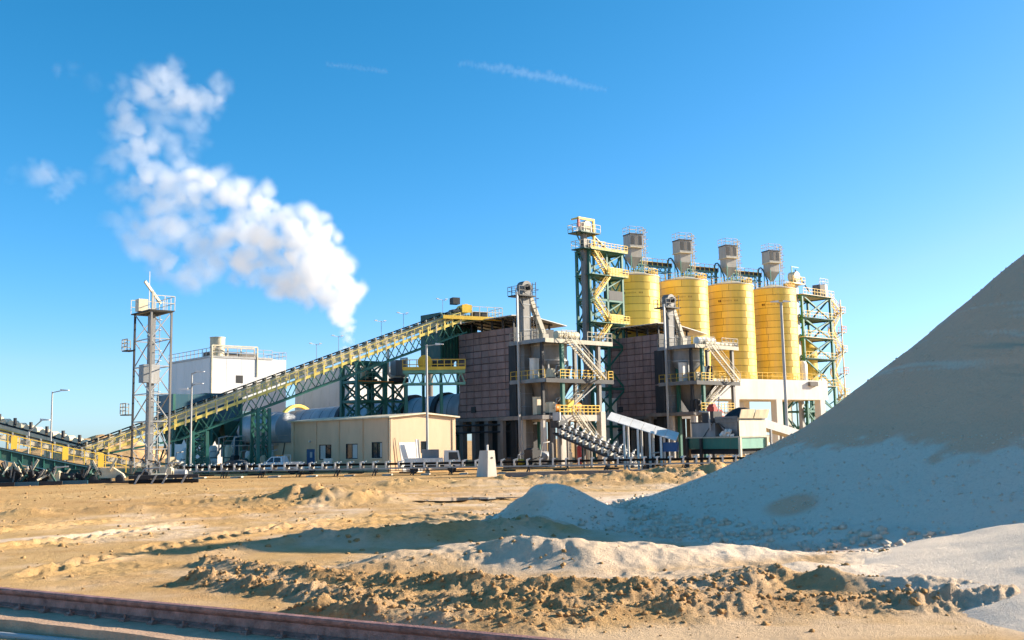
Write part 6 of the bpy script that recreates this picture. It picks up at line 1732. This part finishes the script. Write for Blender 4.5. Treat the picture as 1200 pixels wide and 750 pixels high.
Z = zt - .25 + 1.25 * np.exp(-(((Y - hy * .42) / (hy * .5)) ** 4)) * np.exp(-((X - hx * .5) / 1.6) ** 2) + .2 * fbm(X * 2, Y * 2, 5, 4)
Z = np.where(Y > hy, Z - 1.1 * (Y - hy), Z)
o = grid_obj('coal_heap', X, Y, Z, {}, M_COAL); o.location = fh.o; o.rotation_euler = (0, 0, GA)
tag(o, 'black coal heaped in the grey hopper', 'coal')
t = thing('motor_house', 'dark grey motor housing on the back end of the feed box', 'machine', Frame(f.w(.4, f.y(835, 0, 4), z1 + .15), GA))
ml = f.y(808, 0, 4) - f.y(835, 0, 4)
c = MB(); c.box((0, 0, 0), (2.2, ml, 1.35)); c.obj('housing', M_GREY, t)
c = MB(); c.box((-.08, -.08, 1.352), (2.3, ml + .1, 1.46)); c.obj('lid', M_DARK, t)
c = MB(); c.pipe([(-.2, .4, .6), (-.35, .4, 1.6), (-.35, .4, 2.4), (-.35, 1.6, 2.5)], .1); c.obj('pipe', M_LGREY, t, smooth=50)
c = MB(); c.box((.2, .3, 1.465), (1.6, ml * .6, 2.5)); c.obj('gear_case', M_DARK, t)
# stones piled before the hopper
stone_lab = ['lowest', 'second', 'third', 'fourth', 'fifth', 'sixth', 'seventh']
for i in range(7):
    c = MB(); r_ = random.uniform(.14, .24)
    c.hexa([(random.uniform(.6, 1.1) * r_ * sx, random.uniform(.6, 1.1) * r_ * sy, r_ * sz * random.uniform(.5, .9)) for sz in (-1, 1) for sx, sy in ((-1, -1), (1, -1), (1, 1), (-1, 1))])
    o = c.obj('pale_stone', M_WHITE); o.location = f.w(.16, f.y(856, 0, 4) + (i % 4) * .42 + .2 * (i // 4), z1 + .14 + r_ * .6 + .32 * (i // 4)); o.rotation_euler = (i * .3, i * .2, i)
    tag(o, 'pale stone block in the small heap before the coal hopper', 'stone', 'stones piled before the coal hopper')
# sloping pale canopy
pa = P(713, 492, 103); pb = P(794, 517, 101)
dv = Vector((pb.x - pa.x, pb.y - pa.y, 0)); L_ = dv.length
f = Frame((pa.x, pa.y, 0), math.atan2(dv.y, dv.x))
t = thing('sloping_canopy', 'pale sheet canopy sloping down towards the green feed box', 'canopy', f)
dz = pb.z - pa.z
for k in range(6):
    a, b = L_ * k / 6 + .02, L_ * (k + 1) / 6 - .02
    c = MB(); c.hexa([(a, -.9, pa.z + dz * a / L_), (b, -.9, pa.z + dz * b / L_), (b, 1.4, pa.z + dz * b / L_ + .75), (a, 1.4, pa.z + dz * a / L_ + .75), (a, -.9, pa.z + dz * a / L_ + .07), (b, -.9, pa.z + dz * b / L_ + .07), (b, 1.4, pa.z + dz * b / L_ + .82), (a, 1.4, pa.z + dz * a / L_ + .82)]); c.obj('roof_sheet', M_SHEET, t)
for q in (.25, .45, .62, .78):
    for yy in (-.8, 1.2):
        c = MB(); x = L_ * q; c.beam((x, yy, -.2), (x, yy, pa.z + dz * q - .02 + (.6 if yy > 0 else 0)), .2); c.obj('post', M_WHITE, t)
c = MB(); c.box((L_ * .8, -.5, pb.z - 1.0), (L_ * 1.0, 1.0, pb.z - .1)); c.obj('chute_box', M_BLUE, t)
machine('drive_unit', 'orange motor and dark gear under the low end of the pale canopy', 'machine', Frame(f.w(L_ * .66, 0, 0), f.a), 2.0, 1.2, 1.3, M_DARK, M_ORANGE, 71)
# pale covered belt sloping right from the bin
pa = P(893, 490, 108); pb = P(960, 511, 113)
dv = Vector((pb.x - pa.x, pb.y - pa.y, 0)); L_ = dv.length
f = Frame((pa.x, pa.y, 0), math.atan2(dv.y, dv.x))
t = thing('covered_belt', 'pale covered belt sloping down behind the foot of the stockpile', 'conveyor', f)
dz = pb.z - pa.z
c = MB(); c.hexa([(0, 0, pa.z - .9), (L_, 0, pb.z - .9), (L_, 1.6, pb.z - .9), (0, 1.6, pa.z - .9), (0, 0, pa.z), (L_, 0, pb.z), (L_, 1.6, pb.z), (0, 1.6, pa.z)]); c.obj('cover', M_SHEET, t)
for q in (.15, .5, .85):
    c = MB(); c.beam((L_ * q, .1, -.2), (L_ * q, .1, pa.z + dz * q - .9), .2); c.beam((L_ * q, 1.5, -.2), (L_ * q, 1.5, pa.z + dz * q - .9), .2); c.obj('leg', M_LGREY, t)
# clutter seen inside the portal
machine('drive_unit', 'dark machine on the floor inside the concrete portal', 'machine', frame_at(890, 500, 166), 3.2, 2.0, 3.0, M_DCONC, M_CREAM, 81)
machine('drive_unit', 'cream machine inside the right bay of the concrete portal', 'machine', frame_at(943, 500, 176), 3.0, 2.0, 4.0, M_CREAM, M_DARK, 82)

# ------------------------------------------------------------------ lamp posts
def lamp_post(px, py_b, py_t, Y, label, heads, r=.075, px_top=None):
    p = P(px, py_b, Y)
    f = Frame((p.x, p.y, 0), 0)
    h_ = f.z(py_t, 0, 0)
    t = thing('lamp_post', label, 'lamp post', f, 'lamp posts around the plant')
    c = MB(); c.lathe([(r * 1.35, -.2), (r * 1.25, h_ * .3), (r, h_), (0, h_)], n=12); c.obj('pole', M_LGREY, t, smooth=45)
    c = MB(); c.lathe([(r * 2.2, -.2), (r * 2.2, .25), (r * 1.4, .3)], n=12); c.obj('base_flange', M_CONC, t)
    for (dx, dzz, tilt) in heads:
        c = MB(); c.beam((0, 0, h_ - .1 + dzz), (dx, 0, h_ + dzz + tilt), .09); c.obj('bracket_arm', M_LGREY, t)
        c = MB(); s_ = 1 if dx > 0 else -1
        c.prism([(dx - s_ * .1, h_ + dzz + tilt - .05), (dx + s_ * .75, h_ + dzz + tilt - .02), (dx + s_ * .75, h_ + dzz + tilt + .06), (dx - s_ * .1, h_ + dzz + tilt + .16)], -.18, .18); c.obj('lamp_head', M_LAMP, t)
lamp_post(59, 530, 459, 110, 'slender lamp post at the far left beside the cream conveyor', [(1.0, 0, .1)])
lamp_post(223, 545, 437, 103, 'lamp post with a cross arm in front of the dark hoppers', [(.5, 0, .1), (-.5, -1.4, -.25), (.4, -1.2, .1)])
lamp_post(501, 550, 404, 104, 'tall lamp post in front of the tan gable wall', [(1.0, 0, .0)], r=.10)
lamp_post(923, 514, 354, 112, 'tallest lamp post in front of the fourth silo', [(-.4, 0, .02), (.35, 0, .02)], r=.14)
lamp_post(33, 528, 505, 98, 'short tilted lamp post on the tripper walkway', [(1.2, 0, 1.0)], r=.07)

# ------------------------------------------------------------------ vehicles
def wheels(t, xs, w, r):
    for x in xs:
        for y in (-w / 2, w / 2):
            c = MB(); c.lathe([(r * .55, -.11), (r * .95, -.11), (r, -.07), (r, .07), (r * .95, .11), (r * .55, .11)], (x, y, r), 18, (0, 1, 0)); o = c.obj('wheel', M_TYRE, t, smooth=35)
            c = MB(); c.lathe([(0, -.09), (r * .54, -.10), (r * .54, .10), (0, .09)], (x, y, r), 14, (0, 1, 0)); c.obj('rim', M_LGREY, o, smooth=30)
def car(label, f, paint, pickup, name, cat):
    t = thing(name, label, cat, f)
    L, W = (5.2, 1.85) if pickup else (4.6, 1.8)
    if pickup:
        body = [(0, .45), (0.05, .95), (.15, 1.12), (2.0, 1.12), (2.02, 1.12), (3.9, 1.12), (4.9, 1.0), (5.15, .8), (5.2, .45)]
        cab = [(1.9, 1.1), (2.05, 1.75), (2.4, 1.82), (3.3, 1.80), (4.05, 1.1)]
    else:
        body = [(0, .35), (.05, .8), (.4, .95), (3.4, .95), (4.3, .82), (4.55, .65), (4.6, .35)]
        cab = [(.35, .93), (1.1, 1.38), (1.6, 1.46), (2.6, 1.43), (3.5, .93)]
    c = MB(); c.prism(body, -W / 2, W / 2); c.obj('body', paint, t)
    c = MB()
    a = [(x, z) for x, z in cab]
    n = len(a)
    vs = [(x, -W / 2 + (.06 if z < 1.2 else .17), z) for x, z in a] + [(x, W / 2 - (.06 if z < 1.2 else .17), z) for x, z in a]
    c.add(vs, [(i, (i + 1) % n, n + (i + 1) % n, n + i) for i in range(n)] + [tuple(range(n - 1, -1, -1)), tuple(range(n, 2 * n))]); c.obj('cabin', paint, t)
    zc = cab[0][1] + .08; zt_ = cab[2][1] - .12
    for s_ in (-1, 1):
        for (x0_, x1_, x2_, x3_) in ((cab[0][0] + .25, (cab[0][0] + cab[-1][0]) / 2 - .05, (cab[0][0] + cab[-1][0]) / 2 - .05, cab[1][0] + .15), ((cab[0][0] + cab[-1][0]) / 2 + .05, cab[-1][0] - .25, cab[3][0] - .05, (cab[0][0] + cab[-1][0]) / 2 + .05)):
            c = MB(); y0_ = s_ * (W / 2 - .06); y1_ = s_ * (W / 2 - .145)
            c.add([(x0_, y0_, zc), (x1_, y0_, zc), (x2_, y1_, zt_), (x3_, y1_, zt_)], [(0, 1, 2, 3)]); c.obj('side_window', M_GLASS, t)
    c = MB(); x_a, z_a = cab[-1]; x_b, z_b = cab[-2]
    c.add([(x_a + .0, -W / 2 + .2, z_a + .07), (x_a + .0, W / 2 - .2, z_a + .07), (x_b + .07, W / 2 - .25, z_b - .06), (x_b + .07, -W / 2 + .25, z_b - .06)], [(0, 1, 2, 3)]); c.obj('windscreen', M_GLASS, t)
    if pickup:
        c = MB(); c.box((.12, -W / 2 + .12, 1.0), (1.8, W / 2 - .12, 1.135)); c.obj('load_bed', M_DARK, t)
        c = MB(); c.beam((1.75, -W / 2 + .1, 1.12), (1.75, -W / 2 + .1, 1.95), .07); c.beam((1.75, W / 2 - .1, 1.12), (1.75, W / 2 - .1, 1.95), .07); c.beam((1.75, -W / 2 + .1, 1.95), (1.75, W / 2 - .1, 1.95), .07); c.obj('roll_bar', M_WHITE, t)
        c = MB(); c.box((2.5, -.6, 1.83), (2.8, .6, 1.95)); c.obj('beacon', M_ORANGE, t)
    for s_ in (-1, 1):
        c = MB(); c.cbox((L - .08, s_ * (W / 2 - .3), .72), (.12, .38, .16)); c.obj('headlight', M_LAMP, t)
        c = MB(); c.cbox((.03, s_ * (W / 2 - .2), .85), (.08, .18, .3)); c.obj('tail_light', M_RED, t)
        c = MB(); c.cbox((cab[-1][0] - .15, s_ * (W / 2 + .1), cab[0][1] + .12), (.1, .2, .14)); c.obj('mirror', paint, t)
    wheels(t, (.95, L - 1.0), W - .16, .37 if pickup else .32)
p = P(354, 549, 113); car('white pickup truck parked before the tan building', Frame((p.x, p.y, 0), RAD(180 - 12)), M_CAR, True, 'pickup_truck', 'pickup')
p = P(296, 549, 117); car('dark saloon car parked left of the narrow trestle', Frame((p.x, p.y, 0), RAD(180 - 4)), M_DCAR, False, 'saloon_car', 'car')
# white flatbed truck by the gable
p = P(512, 548, 104)
f = Frame((p.x - .6, p.y, 0), RAD(6))
t = thing('flatbed_truck', 'white flatbed truck with a small cab parked at the gable', 'truck', f)
c = MB(); c.box((-2.6, -.95, .8), (1.2, .95, 1.5)); c.obj('load_bed', M_WHITE, t)
c = MB(); c.prism([(1.3, .5), (2.9, .5), (2.95, 1.2), (2.75, 2.2), (1.35, 2.25)], -.95, .95); c.obj('cab', M_WHITE, t)
for s_ in (-1, 1):
    c = MB(); y_ = s_ * .955; c.add([(1.75, y_, 1.3), (2.75, y_, 1.3), (2.62, y_, 2.05), (1.75, y_, 2.05)], [(0, 1, 2, 3)]); c.obj('side_window', M_GLASS, t)
c = MB(); c.add([(2.96, -.8, 1.28), (2.96, .8, 1.28), (2.79, .8, 2.1), (2.79, -.8, 2.1)], [(0, 1, 2, 3)]); c.obj('windscreen', M_GLASS, t)
c = MB(); c.box((-.9, -.6, 1.502), (.8, .6, 2.35)); c.obj('tool_box', M_GREY, t)
c = MB(); c.box((-2.7, -.6, .5), (2.6, .6, .78)); c.obj('chassis', M_DARK, t)
wheels(t, (-1.7, 2.1), 1.7, .42)
# small white trailers
for i, (px, Y, lab) in enumerate(((366, 113, 'low white trailer standing behind the ground conveyor'), (343, 108, 'small white generator cart behind the ground conveyor'))):
    f = frame_at(px, 548, Y, RAD(5))
    t = thing('small_trailer', lab, 'trailer', f)
    c = MB(); c.box((-1.6 if i == 0 else -.9, -.6, .5), (1.2 if i == 0 else .9, .6, .75 if i == 0 else 1.3)); c.obj('body', M_WHITE, t)
    c = MB(); c.box((1.25 if i == 0 else .95, -.5, .4), (2.2 if i == 0 else 1.2, .5, 1.5 if i == 0 else .9)); c.obj('housing', M_WHITE, t)
    c = MB(); c.beam((-1.6, 0, .5), (-2.6, 0, .4), .1); c.obj('drawbar', M_DARK, t)
    wheels(t, (0,), 1.2, .32)

# ------------------------------------------------------------------ steam plume
def plume(name, blobs, Y, res, noise_sc, dens, label, seed, thick=1.0, aniso=0.3, ycl=None, sub=9, jit=0.6, grow=1.0):
    rng = random.Random(seed)
    vs, rr_, dd_ = [], [], []
    for (px, py, r, q) in blobs:
        if Y < 500 and px < 265: q = q * (0.72 if px > 200 else 0.58)
        c0 = P(px, py, Y); R = r * grow * Y / FPX
        for k in range(sub):
            if k == 0: o = Vector((0, 0, 0)); s_ = 1.0
            else:
                o = Vector((rng.gauss(0, 1), rng.gauss(0, 1) * thick, rng.gauss(0, 1))).normalized() * R * rng.uniform(.4, 1.0) * jit * 1.4; s_ = rng.uniform(.3, .62)
            vs.append(c0 + o); rr_.append(R * s_); dd_.append(q)
    me = bpy.data.meshes.new(name)
    me.from_pydata([tuple(v) for v in vs], [], [])
    a = me.attributes.new('rad', 'FLOAT', 'POINT'); a.data.foreach_set('value', rr_)
    a = me.attributes.new('den', 'FLOAT', 'POINT'); a.data.foreach_set('value', dd_)
    mx_ = max(rr_)
    lo = [min(v[i] for v in vs) - mx_ * 1.2 for i in range(3)]; hi = [max(v[i] for v in vs) + mx_ * 1.2 for i in range(3)]
    ng = bpy.data.node_groups.new(name + '_nodes', 'GeometryNodeTree')
    ng.interface.new_socket('Geometry', in_out='INPUT', socket_type='NodeSocketGeometry')
    ng.interface.new_socket('Geometry', in_out='OUTPUT', socket_type='NodeSocketGeometry')
    N = ng.nodes; Lk = ng.links
    gi_ = N.new('NodeGroupInput'); go = N.new('NodeGroupOutput')
    vc = N.new('GeometryNodeVolumeCube')
    vc.inputs['Min'].default_value = lo; vc.inputs['Max'].default_value = hi
    ext = [hi[i] - lo[i] for i in range(3)]; vox = res
    for i, s_ in enumerate(('Resolution X', 'Resolution Y', 'Resolution Z')): vc.inputs[s_].default_value = max(8, int(ext[i] / vox))
    pos = N.new('GeometryNodeInputPosition')
    # billowing domain warp
    def nz(sc, det, off):
        t = N.new('ShaderNodeTexNoise'); t.inputs['Scale'].default_value = sc; t.inputs['Detail'].default_value = det; t.inputs['Roughness'].default_value = .58
        ad = N.new('ShaderNodeVectorMath'); ad.operation = 'ADD'; ad.inputs[1].default_value = (off, off * .7, -off); Lk.new(pos.outputs[0], ad.inputs[0]); Lk.new(ad.outputs[0], t.inputs['Vector'])
        return t
    w1 = nz(noise_sc, 4, 3.0)
    sb = N.new('ShaderNodeVectorMath'); sb.operation = 'SUBTRACT'; sb.inputs[1].default_value = (.5, .5, .5); Lk.new(w1.outputs['Color'], sb.inputs[0])
    sc_ = N.new('ShaderNodeVectorMath'); sc_.operation = 'SCALE'; sc_.inputs['Scale'].default_value = mx_ * 1.05; Lk.new(sb.outputs[0], sc_.inputs[0])
    wp = N.new('ShaderNodeVectorMath'); wp.operation = 'ADD'; Lk.new(pos.outputs[0], wp.inputs[0]); Lk.new(sc_.outputs[0], wp.inputs[1])
    sn = N.new('GeometryNodeSampleNearest'); sn.domain = 'POINT'; Lk.new(gi_.outputs[0], sn.inputs[0]); Lk.new(wp.outputs[0], sn.inputs['Sample Position'])
    def samp(kind, src):
        t = N.new('GeometryNodeSampleIndex'); t.data_type = kind; t.domain = 'POINT'
        Lk.new(gi_.outputs[0], t.inputs[0]); Lk.new(src, t.inputs['Value']); Lk.new(sn.outputs[0], t.inputs['Index']); return t.outputs[0]
    def named(k):
        t = N.new('GeometryNodeInputNamedAttribute'); t.data_type = 'FLOAT'; t.inputs['Name'].default_value = k; return t.outputs[0]
    pn = samp('FLOAT_VECTOR', pos.outputs[0]); rn = samp('FLOAT', named('rad')); dn = samp('FLOAT', named('den'))
    ds = N.new('ShaderNodeVectorMath'); ds.operation = 'DISTANCE'; Lk.new(wp.outputs[0], ds.inputs[0]); Lk.new(pn, ds.inputs[1])
    def M_(op, a, b):
        t = N.new('ShaderNodeMath'); t.operation = op
        for i, q in enumerate((a, b)):
            if isinstance(q, (int, float)): t.inputs[i].default_value = q
            else: Lk.new(q, t.inputs[i])
        return t.outputs[0]
    f_ = M_('SUBTRACT', 1.22, M_('DIVIDE', ds.outputs['Value'], rn))
    w2 = nz(noise_sc * 2.6, 6, 11.0)
    f_ = M_('ADD', f_, M_('MULTIPLY', M_('SUBTRACT', w2.outputs['Fac'], .5), .85))
    cl_ = N.new('ShaderNodeClamp'); Lk.new(M_('MULTIPLY', f_, 1.05), cl_.inputs[0])
    Lk.new(M_('MULTIPLY', M_('POWER', cl_.outputs[0], 1.4), M_('MULTIPLY', dn, dens)), vc.inputs['Density'])
    sm = N.new('GeometryNodeSetMaterial')
    m = bpy.data.materials.new(name + '_volume'); m.use_nodes = True
    m.node_tree.nodes.remove(m.node_tree.nodes['Principled BSDF'])
    pv = m.node_tree.nodes.new('ShaderNodeVolumePrincipled')
    pv.inputs['Color'].default_value = (.975, .976, .980, 1); pv.inputs['Density'].default_value = 1.0; pv.inputs['Anisotropy'].default_value = aniso
    m.node_tree.links.new(pv.outputs[0], m.node_tree.nodes['Material Output'].inputs['Volume'])
    sm.inputs['Material'].default_value = m
    Lk.new(vc.outputs[0], sm.inputs[0]); Lk.new(sm.outputs[0], go.inputs[0])
    o = bpy.data.objects.new(name, me); me.materials.append(m); COL.objects.link(o)
    md = o.modifiers.new('volume', 'NODES'); md.node_group = ng
    tag(o, label, 'steam', kind='stuff')
    return o
BL = [(410, 408, 6, 1.4), (409, 396, 7, 1.3), (407, 384, 10, 1.3), (404, 372, 13, 1.2), (398, 358, 20, 1.2), (404, 345, 24, 1.2), (380, 342, 26, 1.1), (392, 322, 26, 1.2), (370, 318, 32, 1.2), (360, 290, 32, 1.2), (375, 275, 24, 1.2), (345, 268, 26, 1.2), (340, 305, 32, 1.1), (352, 325, 28, 1.1), (378, 300, 26, 1.1),
      (318, 285, 30, 1.1), (300, 270, 28, 1.1), (278, 268, 26, 1.0), (285, 300, 28, .8), (255, 305, 30, .65), (225, 310, 30, .55), (195, 300, 32, .6), (290, 322, 22, .5), (240, 325, 22, .4), (310, 310, 26, .8), (330, 330, 22, .7), (355, 345, 20, .8),
      (300, 232, 20, .9), (315, 240, 16, .8), (270, 225, 26, .9), (245, 215, 26, .9), (225, 205, 26, .8), (200, 215, 26, .8), (175, 205, 24, .8), (160, 225, 22, .5), (185, 245, 26, .6), (200, 262, 28, .75), (175, 270, 24, .6), (160, 285, 24, .5), (218, 275, 22, .6), (235, 255, 18, .5),
      (165, 175, 26, .7), (155, 150, 26, .6), (150, 125, 24, .5), (170, 110, 24, .6), (195, 100, 26, .7), (215, 110, 24, .6), (240, 115, 22, .45), (255, 100, 18, .25), (200, 130, 22, .35), (230, 140, 20, .22), (210, 85, 18, .3), (175, 90, 18, .3), (145, 100, 16, .2),
      (135, 190, 20, .25), (145, 230, 18, .22), (140, 260, 22, .25), (235, 285, 26, .7), (262, 282, 26, .8), (205, 235, 24, .7), (230, 232, 24, .75), (300, 250, 24, .9), (325, 255, 20, .9), (190, 160, 24, .35), (215, 180, 18, .25), (130, 160, 14, .12), (230, 165, 18, .14), (250, 130, 16, .15),
      (55, 205, 20, .34), (75, 215, 16, .28), (65, 228, 12, .26), (40, 200, 14, .2), (90, 205, 14, .2), (72, 80, 12, .09), (90, 78, 10, .07), (15, 198, 12, .06), (110, 95, 14, .05), (115, 200, 14, .08)]
plume('steam_plume', BL, 205.0, 0.42, 0.11, 0.36, 'white steam plume drifting up and left from behind the inclined conveyor', 3, grow=1.02)
CI = [(540 + 4 * k, 75 + 30 * (k / 42) ** 1.3, 5 + 4 * math.sin(k / 42 * 3.14), .5) for k in range(43)] + [(384 + 4 * k, 77 + .012 * k * k * 2, 4.5, .5) for k in range(18)]
plume('cirrus_wisp', CI, 1500.0, 1.6, 0.02, 0.012, 'faint thin wisps of high cloud in the blue sky', 9, sub=3, jit=.5)
